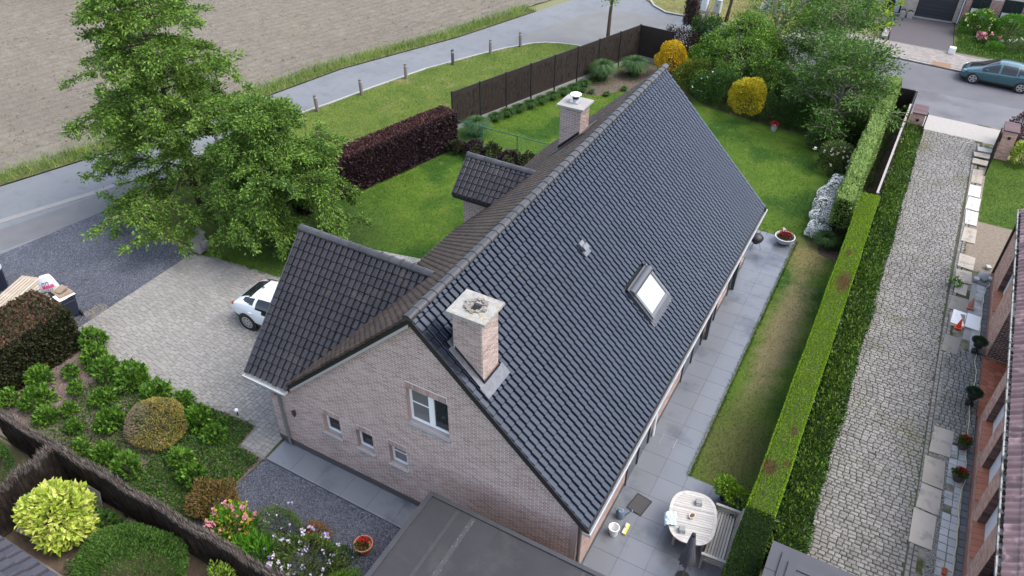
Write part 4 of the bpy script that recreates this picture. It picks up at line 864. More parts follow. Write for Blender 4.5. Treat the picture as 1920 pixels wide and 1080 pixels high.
d = MB(); d.add([(9.2,-4,2.93),(9.2,21.3,2.93),(16,21.3,2.93+6.8*pl),(16,-4,2.93+6.8*pl)], [(3,2,1,0)]); rr = O('roof', d, DARKB, rh)
c36, s36 = math.cos(R(36)), math.sin(R(36)); ms = []
RT = [(0,.01),(.03,.045),(.08,.06),(.13,.045),(.165,.01),(.20,-.0),(.225,-.0),(.245,.01)]
RTV = [(s_, 0, h_+.02) for s_, h_ in RT]+[(s_, .4, h_-.006) for s_, h_ in RT]+[(s_, 0, h_-.01) for s_, h_ in RT]; RTF = [(i+1, i, 8+i, 8+i+1) for i in range(7)]+[(16+i+1, 16+i, i, i+1) for i in range(7)]
for r_ in range(7):
    for c_ in range(104): ms.append(m4((9.16+c36*.35*r_, 21.3-c_*.238, 2.95+s36*.35*r_), (0,-1,random.gauss(0,.01)), (c36,0,s36), (-s36,0,c36)))
RTF2 = [f[::-1] for f in RTF]
lay('roof_tile', 'roof_tiles', RTV, RTF2, ms, mat('red_glazed_tile', (.085,.05,.052), (.20,.125,.125), .33, .5, .4, 3, .7, bump=.2, bscale=15, patch=[((.30,.2,.2), 3, .55, .68)]), rr)
g_ = MB(); g_.fbox((9.04,-4,2.84), (0,25.35,0), (.14,0,0), (0,0,.012)); g_.fbox((9.03,-4,2.84), (0,25.35,0), (.014,0,0), (0,0,.075)); g_.fbox((9.03,-4,2.915), (0,25.35,0), (.04,0,0), (0,0,.012)); g_.box(9.03, 9.17, 21.34, 21.36, 2.84, 2.92)
O('gutter', g_, mat('old_gutter', (.16,.15,.14), (.36,.35,.33), .7, .3, .6, 6, 0, patch=[((.05,.05,.045), 4, .52, .6)]), rh)
mo = MB()
for _ in range(170):
    y_ = random.uniform(2, 21); s_ = random.uniform(.02,.06); mo.box(9.08+random.uniform(0,.03), 9.11+s_, y_, y_+s_*1.3, 2.85, 2.86+s_*.6)
O('gutter_debris', mo, mat('gutter_moss', (.02,.02,.018), (.07,.065,.05), .95, .1), rh, kind='stuff')
dp = MB(); dp.tube([(9.12,20.85,2.85),(9.17,20.9,2.6),(9.17,20.9,.1)], .05, 10); O('downpipe', dp, mat('dark_pipe', (.03,.02,.02), rough=.5), rh)
# loose slabs, path stones and odds and ends along the yard
SLABM = mat('sand_slab', (.26,.225,.18), (.375,.34,.295), .85, .25, .5, 1.6, .6, bump=.3, bscale=35, patch=[((.19,.175,.15), 3, .55, .75)], detail=8)
slabs = [(8.32,32.35,.85,.45,4,'white slab on the top of a small stack by the gate','pale'),(8.15,31.75,.72,.5,2,'grey slab in the middle of the small stack by the gate','s'),(8.12,31.05,.72,.62,-3,'beige slab at the end of the stack by the gate','s'),
 (8.1,29.5,.52,1.5,0,'long pale slab beside the metal gate','s'),(8.08,27.9,.5,1.2,0,'pale slab opposite the far lawn corner','pale'),(8.1,26.6,.52,1.25,-2,'white slab beside the lawn edge','pale'),(8.12,25.2,.5,1.3,1,'white slab next to the lawn corner','pale'),(8.15,23.6,.55,1.25,0,'beige slab where the bare yard begins','s'),
 (8.18,21.35,.62,1.05,-3,'beige slab standing apart beside the straw covered soil','s'),(8.17,20.15,.6,.9,2,'beige slab beside the dark roofing sheet','s'),(8.12,19.2,.42,.75,-2,'small beige slab with a weed at its corner','s'),(8.13,18.1,.62,1.0,-4,'grey weathered slab before the faded cone','d'),
 (8.17,17.0,.55,.85,3,'chipped grey slab under the faded cone','d'),(8.08,15.4,.55,1.0,-4,'dark grey slab below the orange cone','d'),(8.22,10.2,.62,1.2,-2,'beige slab at the end of the cobbled crossing','s'),(8.12,8.75,.6,1.15,0,'beige slab in the middle of the row by the flower tubs','s'),(8.12,7.6,.6,1.0,-2,'beige slab third from the cobbled crossing','s'),(8.06,6.4,.6,1.3,0,'broken beige slab at the end of the row','s')]
sm_ = {'s': SLABM, 'd': mat('old_slab', (.18,.165,.145), (.27,.25,.22), .9, .2, .5, 2, .5, bump=.4, detail=8), 'pale': mat('pale_slab', (.36,.35,.33), (.45,.435,.415), .8, .3, .5, 2, .5, bump=.2)}
for i, (x, y, wx, wy, rz, lb, mm) in enumerate(slabs):
    t = MB(); j = lambda: random.uniform(-.03, .03); t.prism([(-wx/2+j(),-wy/2+j()),(wx/2+j(),-wy/2+j()),(wx/2+j(),wy/2+j()),(-wx/2+j(),wy/2+j())], 0, .05)
    o = O('stone_slab', t, sm_[mm], label=lb, cat='slab', group='loose slabs along the cobbled drive', bevel=.006); o.location = (x, y, .012 if i > 2 else .02+.06*(3-i)); o.rotation_euler = (R(random.uniform(-1,1)), R(random.uniform(-1.5,1.5)), R(rz))
for k, (x0, x1, lb) in enumerate(((7.93,8.40,'white board lying beside the orange cone'), (8.42,8.92,'white board lying next to the hose, paired with another'))):
    o = O('white_board', MB().box(0, x1-x0, 0, .92, 0, .04), mat('white_panel', (.76,.75,.73), rough=.5), label=lb, cat='board', group='white boards on the ground', bevel=.004); o.location = (x0, 16.72, .04+.012*k); o.rotation_euler = (0, R(2), R(-3))
pebbles('rubble_chips', 8.22, 8.5, 3.5, 10.0, 2600, .012, .04, mat('rubble_chip', (.12,.11,.095), (.42,.41,.39), .9, .1))
pl_ = sheet('house_paving', [(8.48,3),(9.2,3),(9.2,10.0),(8.55,10.0)], .012, mat('rubble_soil')); ms = []
for y_ in np.arange(3, 10, .29):
    for x_ in (8.5, 8.74):
        if random.random() < .86: ms.append(m4((x_+random.uniform(-.01,.01), y_, .01), (.225,0,0), (0,.275,0), (0,0,.025+random.uniform(0,.01))))
lay('paver', 'pavers', PAVER_V, PAVER_F, ms, mat('white_paver', (.32,.317,.305), (.43,.423,.41), .8, .25, .5, 3, .7, patch=[((.19,.183,.165), 2.2, .54, .7)]), pl_)
ms = [m4((8.99, y_, .01), (.17,0,0), (0,.26,0), (0,0,.03)) for y_ in np.arange(3, 20.4, .275) if not 10.6 < y_ < 15.3]
lay('edge_paver', 'edge_pavers', PAVER_V, PAVER_F, ms, mat('dark_paver', (.09,.094,.1), (.14,.145,.15), .8, .3, .4, 3, .7), pl_)
ms = []
for y_ in np.arange(10.35, 15.15, .165):
    x_ = 8.0-random.uniform(0, .1)
    while x_ < 9.1:
        l = random.uniform(.14, .2); ms.append(m4((x_, y_, .0), (min(l, 9.14-x_)-.015,0,0), (0,.15,0), (0,0,.05+random.uniform(0,.008)))); x_ += l
cr_ = sheet('cobbled_crossing', [(7.95,10.3),(9.15,10.3),(9.15,15.2),(7.95,15.2)], .011, MATS['cobble_joint'])
lay('cobblestone', 'cobblestones', COB_V, COB_F, ms, COBBLE, cr_)
cp_ = sheet('concrete_patch', [(8.42,16.0),(8.98,16.0),(8.98,20.2),(8.5,20.2)], .011, CONC)
ms = [m4((8.68, y_, .008), (.29,0,0), (0,.29,0), (0,0,.02)) for y_ in np.arange(14.8, 19.6, .3)]; lay('paver', 'pavers', PAVER_V, PAVER_F, ms, MATS['white_paver'], cp_)
o = O('roofing_sheet', MB().fbox((0,0,0), (.9,-.2,0), (.25,1.0,0), (0,0,.02)), mat('felt', (.11,.115,.125), (.16,.165,.175), .6, .4, .5, 8, 0, stretch=(1,12,1)), label='dark grey roofing sheet lying by the house corner', cat='sheet'); o.location = (8.5, 20.0, .03)
for (x, y, rz, m_, lb) in ((8.62,20.15,10,'pale_slab','light grey paving block near the edge of the dark sheet'),(8.88,20.25,40,'old_slab','dark concrete block in the middle of the dark sheet'),(9.12,20.45,5,'pale_slab','grey block on the dark sheet close to the wall'),(9.0,21.3,20,'pale_slab','white topped block behind the dark sheet')):
    o = O('concrete_block', MB().box(-.09,.09,-.11,.11,0,.09), mat(m_, None), label=lb, cat='block', group='loose blocks by the house corner', bevel=.006); o.location = (x, y, .06); o.rotation_euler = (0,0,R(rz))
def cone(x, y, s, m_, lb, tilt=0):
    t = T('traffic_cone', lb, 'traffic cone', (x, y, .06), 0, 'cones by the white boards')
    O('base', MB().prism([(-.15*s,-.15*s),(.15*s,-.15*s),(.15*s,.15*s),(-.15*s,.15*s)], 0, .03*s), m_, t, False, bevel=.008)
    O('cone', MB().lathe([(.11*s,.03*s),(.03*s,.46*s),(.022*s,.48*s)], 20), m_, t, False, smooth=True); t.rotation_euler = (0, R(tilt), 0); return t
cone(8.22, 16.55, .85, mat('cone_orange', (.75,.07,.015), rough=.45), 'bright orange traffic cone on the edge of the white board')
cone(8.52, 18.1, .95, mat('cone_faded', (.42,.19,.13), rough=.7), 'faded pale orange traffic cone on a chipped slab')
# cast urns with small shrubs; flower tubs
def urn(y, x, lb):
    t = T('garden_urn', lb, 'urn', (x, y, .05), 0, 'black cast urns by the porch'); bl = mat('urn_black', (.014,.016,.016), (.03,.032,.032), .45, .4, .5, 12, 0)
    O('pedestal', MB().box(-.12,.12,-.12,.12,0,.1).lathe([(.1,.1),(.05,.2),(.05,.24)], 16), bl, t, False, smooth=True)
    O('bowl', MB().lathe([(.06,.24),(.15,.3),(.17,.42),(.20,.5),(.29,.54),(.29,.56),(.24,.55),(.2,.5)], 24), bl, t, False, smooth=True)
    P, Nn = ell_points(900, (0,0,.54), (.22,.22,.16), .4, -.1, .2); quads_obj('foliage', leaves(P, Nn, .05, .022), leafmat('conifer', (.012,.03,.014), (.04,.075,.035)), t, False)
urn(15.35, 8.86, 'black footed urn with a dark conifer, at the far side of the porch'); urn(12.45, 8.86, 'black footed urn with a dark conifer, at the porch corner by the flower tubs')
RED = leafmat('red_petal', (.30,.006,.01), (.55,.02,.03), noise=.2, trans=.2)
def flower_tub(x, y, lb):
    t = T('flower_tub', lb, 'flower pot', (x, y, .04), 0, 'brown tubs of red geraniums along the wall'); cl = mat('tub_brown', (.07,.05,.045), (.13,.1,.09), .7, .3, .5, 12, 0)
    O('tub', MB().lathe([(.13,0),(.2,.26),(.215,.26),(.215,.3),(.18,.3),(.17,.24)], 8), cl, t, False)
    P, Nn = ell_points(260, (0,0,.29), (.2,.2,.12), .3, -.2, .2); quads_obj('foliage', leaves(P, Nn, .08, .06), leafmat('geranium', (.03,.06,.015), (.07,.13,.035)), t, False)
    P, Nn = ell_points(150, (.02,.05,.33), (.14,.15,.14), .5, 0, .3); quads_obj('blossom', leaves(P, Nn, .05, .045), RED, t, False)
flower_tub(8.80, 10.35-.1, 'brown tub of red geraniums next to the paved crossing'); flower_tub(8.78, 8.8, 'brown tub of red geraniums farther from the porch')
hp = [(9.12,20.1),(8.98,19.6),(8.95,18.5),(8.93,17.2),(8.95,15.9),(8.9,14.9),(8.98,13.9),(8.88,12.9),(8.93,11.4),(8.93,10),(8.98,8.9),(8.9,7.9),(8.94,6.8),(8.92,5.6),(8.9,4.4),(8.95,3.2)]
hpp = []
for i in range(len(hp)-1):
    for k in range(5): u = k/5; hpp.append((hp[i][0]*(1-u)+hp[i+1][0]*u+.02*math.sin(i*2+u*6.28), hp[i][1]*(1-u)+hp[i+1][1]*u, .075))
O('garden_hose', MB().tube(hpp, .014, 6), mat('hose_yellow', (.55,.5,.3), rough=.5), label='pale yellow hose running along the brick house', cat='hose', smooth=True)
t = T('hollow_brick', 'small orange hollow brick next to the hose', 'brick', (8.72, 5.2, .05)); O('body', MB().box(-.06,.06,-.1,.1,0,.1), mat('orange_brick', (.5,.13,.05), rough=.8), t, False)
k = MB()
for i in range(6): k.box(-.045+.04*(i % 3), -.02+.04*(i % 3), -.07+.08*(i//3), -.02+.08*(i//3), .1, .102)
O('holes', k, mat('soot_hole_shade', None), t, False)  # flat black pads; the shade inside the holes is put into their colour
# gate piers and gate leaves
def pier(x, y, lb):
    t = T('gate_pier', lb, 'gate pier', (x, y, 0), 0, 'brick piers of the drive gate'); wx, wy = .3, .55
    body = O('shaft', MB().box(-wx+.004, wx-.004, -wy+.004, wy-.004, 0, 1.55), RMORT, t, False)
    WT[body.name] = Vector((x, y, 0)); bl = []
    for o_, u, n, wd_ in (((-wx,-wy,0),(1,0,0),(0,-1,0),2*wx), ((wx,-wy,0),(0,1,0),(1,0,0),2*wy), ((-wx,wy,0),(0,-1,0),(-1,0,0),2*wy)):
        bl += bricks(o_, u, n, lambda z, wd_=wd_: [(0, wd_)], .02, 1.54, lb=.2, hb=.058, j=.014, dep=.006)
    WT[body.name] = Vector((0,0,0)); place_parts('brick', basemesh('pier_brick', BR_V, BR_F, RBRICK), bl, body)
    k = MB()
    for i in range(9): k.box(-wx-.05, wx+.05, -wy-.05+i*.133, -wy-.05+i*.133+.125, 1.55, 1.62)
    O('cap', k, mat('cap_brick', (.07,.04,.045), (.13,.075,.075), .6, .35, .3, 8, .7), t, False)
    O('lamp', MB().box(-.06, .06, -wy-.14, -wy-.0, 1.2, 1.3), DARKB, t, False)
    return t
pier(4.72, 32.5, 'red brick gate pier with a plum cap, at the ivy hedge'); p2 = pier(9.0, 32.6, 'red brick gate pier with a letterbox, beside the neighbour lawn')
O('letterbox', MB().box(-.36, -.30, -.35, -.02, .85, 1.2), mat('letterbox', (.02,.02,.022), rough=.4), p2, False, bevel=.01)
def gate(p0, p1, lb):
    t = T('metal_gate', lb, 'gate', (*p0, 0), 0, 'open leaves of the drive gate'); d = np.array((p1[0]-p0[0], p1[1]-p0[1], 0)); bk = mat('gate_black', (.012,.013,.014), rough=.45)
    k = MB(); k.bar((0,0,.05), (0,0,1.35), .05, .05, upv=(0,1,0)); k.bar(d+(0,0,.05), d+(0,0,1.25), .05, .05, upv=(0,1,0)); k.bar((0,0,1.2), d+(0,0,1.2), .04, .05); k.bar((0,0,.12), d+(0,0,.12), .04, .05); O('frame', k, bk, t, False)
    n = 16
    for i in range(1, n): O('bar', MB().bar(d*i/n+(0,0,.12), d*i/n+(0,0,1.3), .06, .02, upv=(d[0]+1e-3,d[1],0)), bk, t, False)
gate((5.12,32.9), (5.06,31.0), 'open black gate leaf against the ivy hedge'); gate((8.62,32.9), (8.42,29.8), 'open black gate leaf beside the neighbour lawn')
# ================================================================== HOUSES ACROSS THE STREET
def plain_house(name, lb, x0, x1, y0, y1, h, m, roofm, doors):
    t = T(name, lb, 'house', ((x0+x1)/2, (y0+y1)/2, .08)); O('wall', MB().box(x0, x1, y0, y1, .08, h), m, t)
    pk = h+2.6; ym = (y0+y1)/2; k = MB(); k.add([(x0-.3,y0-.4,h),(x1+.3,y0-.4,h),(x1+.3,ym,pk),(x0-.3,ym,pk),(x0-.3,y1+.4,h),(x1+.3,y1+.4,h)], [(0,1,2,3),(3,2,5,4),(0,3,4),(1,5,2)]); O('roof', k, roofm, t); return t
TANB = mat('tan_brick', (.30,.25,.21), (.42,.37,.33), .85, .2, .3, 2, .8, bump=.4); 
hA = plain_house('far_house', 'tan brick house with a black garage door across the street', -7.5, 5.28, 53.1, 62, 3.4, RMORT, DARKB, 0)
hB = plain_house('red_house', 'red brick house with brown windows behind a shrub bed across the street', 5.45, 20, 52.6, 62, 3.4, RMORT, DARKB, 0)
wa = bpy.data.objects['wall']; wA = [c for c in hA.children if c.name.startswith('wall')][0]; wB = [c for c in hB.children if c.name.startswith('wall')][0]
b1 = bricks((0,53.1,0), (1,0,0), (0,-1,0), lambda z: [(-6, 5.28)], .1, 2.1, lb=.2, hb=.058, dep=.008, holes=[(2.48,5.0,0,2.5),(.1,1.5,0,2.4)]); multi_obj('bricks', BR_V, BR_F, b1, TANB, wA, kind='stuff')
b2 = bricks((0,52.6,0), (1,0,0), (0,-1,0), lambda z: [(5.45, 13)], .1, 2.1, lb=.2, hb=.058, dep=.008, holes=[(5.8,7.0,.75,2.3),(7.7,9.0,.75,2.3)]); multi_obj('bricks', BR_V, BR_F, b2, mat('deep_brick', (.2,.085,.07), (.33,.17,.145), .85, .2, .3, 2, .8), wB, kind='stuff')
g_ = MB()
for i in range(9): g_.box(2.52, 4.96, 53.06, 53.1, .1+i*.26, .1+i*.26+.252)
gd = O('garage_door', MB().box(2.48, 5.0, 53.09, 53.12, .08, 2.45), DARKB, hA)
for i in range(9): O('panel', MB().box(2.53, 4.95, 53.05, 53.085, .12+i*.26, .12+i*.26+.25), mat('anthracite', (.025,.027,.034), (.032,.034,.042), .5, .4), gd)
O('threshold', MB().box(2.45, 5.05, 52.86, 53.1, .08, .14), CONC, hA)
fd = O('glass_door', MB().box(.12, 1.48, 53.05, 53.1, .1, 2.4), DARKB, hA); O('pane', MB().box(1.0, 1.36, 53.03, 53.05, .2, 2.3), glassmat('pale_glass', (.3,.36,.38), .1), fd); O('step', MB().box(0,1.6,52.8,53.1,.08,.15), CONC, hA)
O('cellar_window', MB().box(-4.6,-3.3,53.06,53.1,.5,1.6).box(-4.66,-3.24,53.04,53.06,.42,.5), mat('brown_frame', (.03,.02,.016), rough=.5), hA)
for (a, c) in ((5.82,6.98),(7.72,8.98)):
    f = O('window', MB().box(a, c, 52.56, 52.6, .77, 2.28), mat('brown_frame'), hB); m_ = (a+c)/2
    for q0, q1 in ((a+.09, m_-.06), (m_+.06, c-.09)): O('curtain', MB().box(q0, q1, 52.53, 52.56, .86, 1.42), mat('net_curtain', (.5,.52,.56), rough=.8), f); O('pane', MB().box(q0, q1, 52.53, 52.56, 1.43, 2.25), GLASS, f)
    O('sill', MB().box(a-.06, c+.06, 52.42, 52.6, .68, .77), RIDGE, f)
dp = MB(); dp.tube([(5.36,52.98,3.3),(5.36,52.98,.1)], .05, 8); O('downpipe', dp, PVC, hB)
for x, lb in ((1.72,'grey square planter nearest the glass door'),(2.22,'grey square planter next to the garage door')):
    t = T('square_planter', lb, 'planter', (x, 52.55, .08), 0, 'grey planters by the garage'); O('pot', MB().box(-.19,.19,-.19,.19,0,.42), CONC, t, False, bevel=.01)
    P, Nn = ell_points(160, (0,0,.43), (.17,.17,.1)); quads_obj('foliage', leaves(P, Nn, .06, .03), leafmat('conifer', None, None), t, False)
o = O('white_block', MB().box(-.2,.2,-.18,.18,0,.42), mat('white_stone', (.7,.7,.68), rough=.6), label='white stone block at the corner of the brick driveway', cat='block', bevel=.03); o.location = (5.52, 46.5, .09)
t = T('planter_strip', 'narrow concrete bed with small conifers in the brick driveway', 'planter', (1.2, 49.5, .085)); O('trough', MB().box(-.2,.2,-2.2,1.6,0,.14), CONC, t, False)
for k in range(3): P, Nn = ell_points(300, (0,-1.6+k*1.2,.3), (.22,.4,.35)); quads_obj('foliage', leaves(P, Nn, .07, .03), leafmat('conifer', None, None), t, False)
# ================================================================== CARS
def car(name, lb, loc, rz, L_, W_, H_, paint, prof, wb, front_ov, wr=.33, suv=False, rim_n=5, flip=1):
    """prof: list of (x, zbottom, zbelt, ztop, halfwidth_factor) from nose x=0 to tail x=L; car nose towards +x local after shift"""
    t = T(name, lb, 'car', loc, rz)
    px_ = np.array(prof, float); NS, NR_ = 74, 30; xs = np.linspace(0, L_, NS)
    def sm(c):
        v = np.interp(xs, px_[:, 0], px_[:, c]); k = np.array((1,2,3,2,1))/9; vp = np.pad(v, 2, 'edge'); return np.convolve(vp, k, 'valid')
    zb, zl, zt, hw = sm(1), sm(2), sm(3), sm(4)*W_/2
    V = np.zeros((NS, NR_, 3)); na = 12; nu = NR_-na
    for i in range(NS):
        for j in range(na):                                  # lower body from floor centre to belt
            u = j/(na-1)
            if j < 3: y = hw[i]*(.9*j/2); z = zb[i]
            else:
                v = (j-2)/(na-3); z = zb[i]+(zl[i]-zb[i])*v; y = hw[i]*(.9+.1*math.sin(math.pi*min(1, v*1.15)**.8*.62)/math.sin(math.pi*.5)) if v < .9 else hw[i]*.985
                if v >= 1: y = hw[i]*.965
            V[i, j] = (xs[i], y, z)
        for j in range(nu):
            a = math.pi/2*(j+1)/nu; hh = zt[i]-zl[i]; e = .62
            z = zl[i]+hh*math.sin(a)**e; y = hw[i]*.96*math.cos(a)**e*(1-.26*min(1, max(0, (z-zl[i]))/.6)*.9)
            V[i, na+j] = (xs[i], y, z)
    gl, bd, tr = [], [], []
    ymax = V[:, :, 1].max()
    P = V.reshape(-1, 3)
    fx, rx = front_ov, front_ov+wb
    F = {'body': [], 'window': [], 'windscreen': [], 'trim': [], 'rear_window': []}
    slope = np.gradient(zt, xs)
    for i in range(NS-1):
        xm = (xs[i]+xs[i+1])/2; h_ = zt[i]-zl[i]; sl = (slope[i]+slope[i+1])/2
        for j in range(NR_-1):
            q = V[[i, i, i+1, i+1], [j, j+1, j, j+1]].mean(0); k = 'body'
            if j >= na-1 and h_ > .12:
                fz = (q[2]-zl[i])/h_; side = q[1] > hw[i]*.58
                if side and (.10+(max(0, (xm-2.75)/.95)*.55 if suv else max(0, (xm-3.1)/.6)*.3)) < fz < .84 and WINX[0] < xm < WINX[1] and not any(abs(xm-p_) < .035 for p_ in PILL): k = 'window'
                if not side and fz > .1:
                    if sl > .25 and xm < WINX[1]*.6: k = 'windscreen'
                    elif sl < -.30 and xm > L_*.6: k = 'rear_window'
            if j < na-1 and j >= 2 and (j < 5) and suv: k = 'trim'
            if j < 4 and not suv: k = 'trim'
            F[k].append((i, j))
    mm = {'body': paint, 'window': mat('car_glass', (.012,.014,.016), rough=.04, spec=.7), 'windscreen': mat('car_glass'), 'rear_window': mat('car_glass'), 'trim': mat('black_plastic', (.018,.018,.019), rough=.55)}
    def emit(key, fl):
        for sg in ((1, -1),) if key not in ('window',) else ((1,), (-1,)):
            b = MB()
            for s_ in sg:
                Vv = P.copy(); Vv[:, 1] *= s_; use = {}; fs = []
                for i, j in fl:
                    ids = [i*NR_+j, (i+1)*NR_+j, (i+1)*NR_+j+1, i*NR_+j+1]
                    if s_ < 0: ids = ids[::-1]
                    fs.append(tuple(use.setdefault(v, len(use)) for v in ids))
                b.add([Vv[v]-(L_/2, 0, 0) for v in use], [f[::-1] for f in fs])
            O({'trim': 'lower_trim', 'window': 'side_window'}.get(key, key), b, mm[key], t, False, smooth='all')
    # end caps belong to the body
    for k in F:
        if F[k]: emit(k, F[k])
    caps_ = MB()
    for i in (0, NS-1):
        c = [V[i, j]-(L_/2,0,0) for j in range(NR_)]; c2 = [(x, -y, z) for x, y, z in c][::-1]; caps_.add(c+c2, [tuple(range(2*NR_)) if i else tuple(range(2*NR_))[::-1]])
    O('bumper', caps_, paint, t, False)
    ty, rimm = mat('tyre', (.015,.015,.016), rough=.8), mat('alloy', (.5,.5,.5), rough=.3, metal=.8)
    for wx in (fx, rx):
        for sg in (1, -1):
            yo = W_/2*.975
            a = MB(); a.V = []; n = 22
            for th, rr in ((-.25, wr*1.13), (.012, wr*1.13)): a.V += [(wx-L_/2+math.cos(2*math.pi*q/n)*rr, sg*(yo+th), wr+math.sin(2*math.pi*q/n)*rr) for q in range(n)]
            a.F = [(q, (q+1) % n, n+(q+1) % n, n+q) for q in range(n)]+[tuple(range(n, 2*n)), tuple(range(n))[::-1]]; a.M = [0]*len(a.F); O('wheel_arch', a, mm['trim'], t, False)
            wh = MB(); pr = [(wr*.66,-.2),(wr*.97,-.2),(wr,-.16),(wr,-.02),(wr*.96,.022),(wr*.70,.026),(wr*.66,.01)]
            V2 = [(wx-L_/2+math.cos(2*math.pi*q/26)*r_, sg*(yo+z_), wr+math.sin(2*math.pi*q/26)*r_) for r_, z_ in pr for q in range(26)]
            wh.add(V2, [(i*26+q, i*26+(q+1) % 26, (i+1)*26+(q+1) % 26, (i+1)*26+q) for i in range(len(pr)-1) for q in range(26)]); whl = O('wheel', wh, ty, t, False, smooth='all')
            rm = MB(); cx_, cz_ = wx-L_/2, wr
            ring = [(wr*.70,.024),(wr*.60,.028),(wr*.60,.0)]
            rm.add([(cx_+math.cos(2*math.pi*q/26)*r_, sg*(yo+z_), cz_+math.sin(2*math.pi*q/26)*r_) for r_, z_ in ring for q in range(26)], [(i*26+q, i*26+(q+1) % 26, (i+1)*26+(q+1) % 26, (i+1)*26+q) for i in range(2) for q in range(26)])
            for q in range(rim_n):
                a0 = 2*math.pi*q/rim_n+.3; dx, dz = math.cos(a0), math.sin(a0); ex, ez_ = -dz, dx; w0, w1 = wr*.10, wr*(.17 if rim_n < 7 else .08)
                rm.add([(cx_+dx*wr*.08+ex*s_*w0, sg*(yo+.02), cz_+dz*wr*.08+ez_*s_*w0) for s_ in (-1, 1)]+[(cx_+dx*wr*.64+ex*s_*w1, sg*(yo+.024), cz_+dz*wr*.64+ez_*s_*w1) for s_ in (1, -1)], [(0,1,2,3)])
            O('rim', rm, rimm, whl, False)
            bk = MB(); bk.add([(cx_+math.cos(2*math.pi*q/20)*wr*.66, sg*(yo-.0), cz_+math.sin(2*math.pi*q/20)*wr*.66) for q in range(20)], [tuple(range(20))]); O('brake_disc', bk, mat('rim_dark', (.03,.03,.03), rough=.6), whl, False)
    return t, V, xs, zl, zt, hw
TEAL = mat('teal_paint', (.035,.105,.125), rough=.22, spec=.5, coat=1, metal=.35); WHITE = mat('white_paint', (.66,.70,.71), rough=.2, spec=.5, coat=1)
WINX = (1.12, 3.62); PILL = (2.05, 2.98)
hatch = [(0,.26,.50,.56,.60),(.12,.2,.60,.68,.86),(.35,.19,.68,.80,.965),(.8,.18,.78,.93,.99),(1.05,.18,.83,1.02,1),(1.45,.18,.86,1.24,1),(1.85,.18,.88,1.41,1),(2.3,.18,.90,1.45,1),(2.9,.18,.92,1.44,1),(3.4,.19,.95,1.36,.985),(3.7,.2,.97,1.24,.96),(3.92,.24,.95,1.02,.9),(4.04,.32,.7,.78,.76)]
tc_, V, xs, zl, zt, hw = car('parked_car', 'teal hatchback parked along the kerb across the street', (8.31, 42.80, -.006), R(-3.7), 4.04, 1.76, 1.45, TEAL, hatch, 2.6, .78, .32)
for sg in (1, -1):
    O('headlight', MB().fbox((-1.86, sg*.56, .60), (.33, sg*.17, .06), (-.05, sg*.0, .10), (0, sg*.055, .0)), mat('lamp_glass', (.7,.72,.75), rough=.08, spec=.8), tc_, False, bevel=.01)
    O('mirror', MB().fbox((-.72, sg*.86, .92), (.12,0,0), (0,sg*.17,.02), (0,0,.12)), TEAL, tc_, False, bevel=.02)
    for x_ in (-.02, .92): O('door_handle', MB().box(x_, x_+.16, sg*.878-.012, sg*.878+.012, .80, .825), TEAL, tc_, False)
O('grille', MB().box(-2.03, -1.93, -.5, .5, .30, .46), mat('black_plastic'), tc_, False, bevel=.02)
sd_ = MB()
for x_ in (-.78, .03, .95):
    for sg in (1, -1): sd_.box(x_, x_+.008, sg*.872-.006, sg*.872+.006, .36, .88)
O('door_seam', sd_, mat('black_plastic'), tc_, False)
WINX = (1.25, 3.75); PILL = (2.2, 3.15)
cross = [(0,.32,.62,.68,.62),(.12,.25,.74,.82,.87),(.4,.23,.82,.96,.965),(.95,.22,.92,1.07,.99),(1.2,.22,.96,1.12,1),(1.6,.22,.96,1.32,1),(2.0,.22,.97,1.48,1),(2.5,.22,.98,1.52,1),(3.0,.22,1.0,1.48,1),(3.4,.23,1.02,1.40,.985),(3.8,.25,1.03,1.26,.955),(4.12,.28,.99,1.08,.91),(4.32,.34,.86,.93,.85),(4.42,.42,.72,.76,.76)]
wc, V, xs, zl, zt, hw = car('parked_car', 'white crossover parked on the paved drive under the side wing', (-13.52, 4.30, .032), R(182), 4.42, 1.84, 1.54, WHITE, cross, 2.68, .88, .36, True, 10)
for sg in (1, -1):
    O('tail_light', MB().fbox((1.99, sg*.70, .90), (.10, -sg*.03, 0), (0, sg*.12, 0), (-.02, 0, .07)), mat('tail_red', (.35,.01,.012), rough=.1, coat=1), wc, False, bevel=.015)
    for x_ in (.05, 1.0): O('door_handle', MB().box(x_, x_+.17, sg*.925-.012, sg*.925+.014, .90, .925), WHITE, wc, False)
    O('mirror', MB().fbox((-.75, sg*.90, 1.02), (.12,0,0), (0,sg*.17,.02), (0,0,.13)), WHITE, wc, False, bevel=.02)
O('antenna_fin', MB().add([(1.05,-.025,1.47),(1.24,-.02,1.43),(1.24,.02,1.43),(1.05,.025,1.47),(1.22,0,1.53)], [(0,1,4),(1,2,4),(2,3,4),(3,0,4)]), mat('black_plastic'), wc, False)
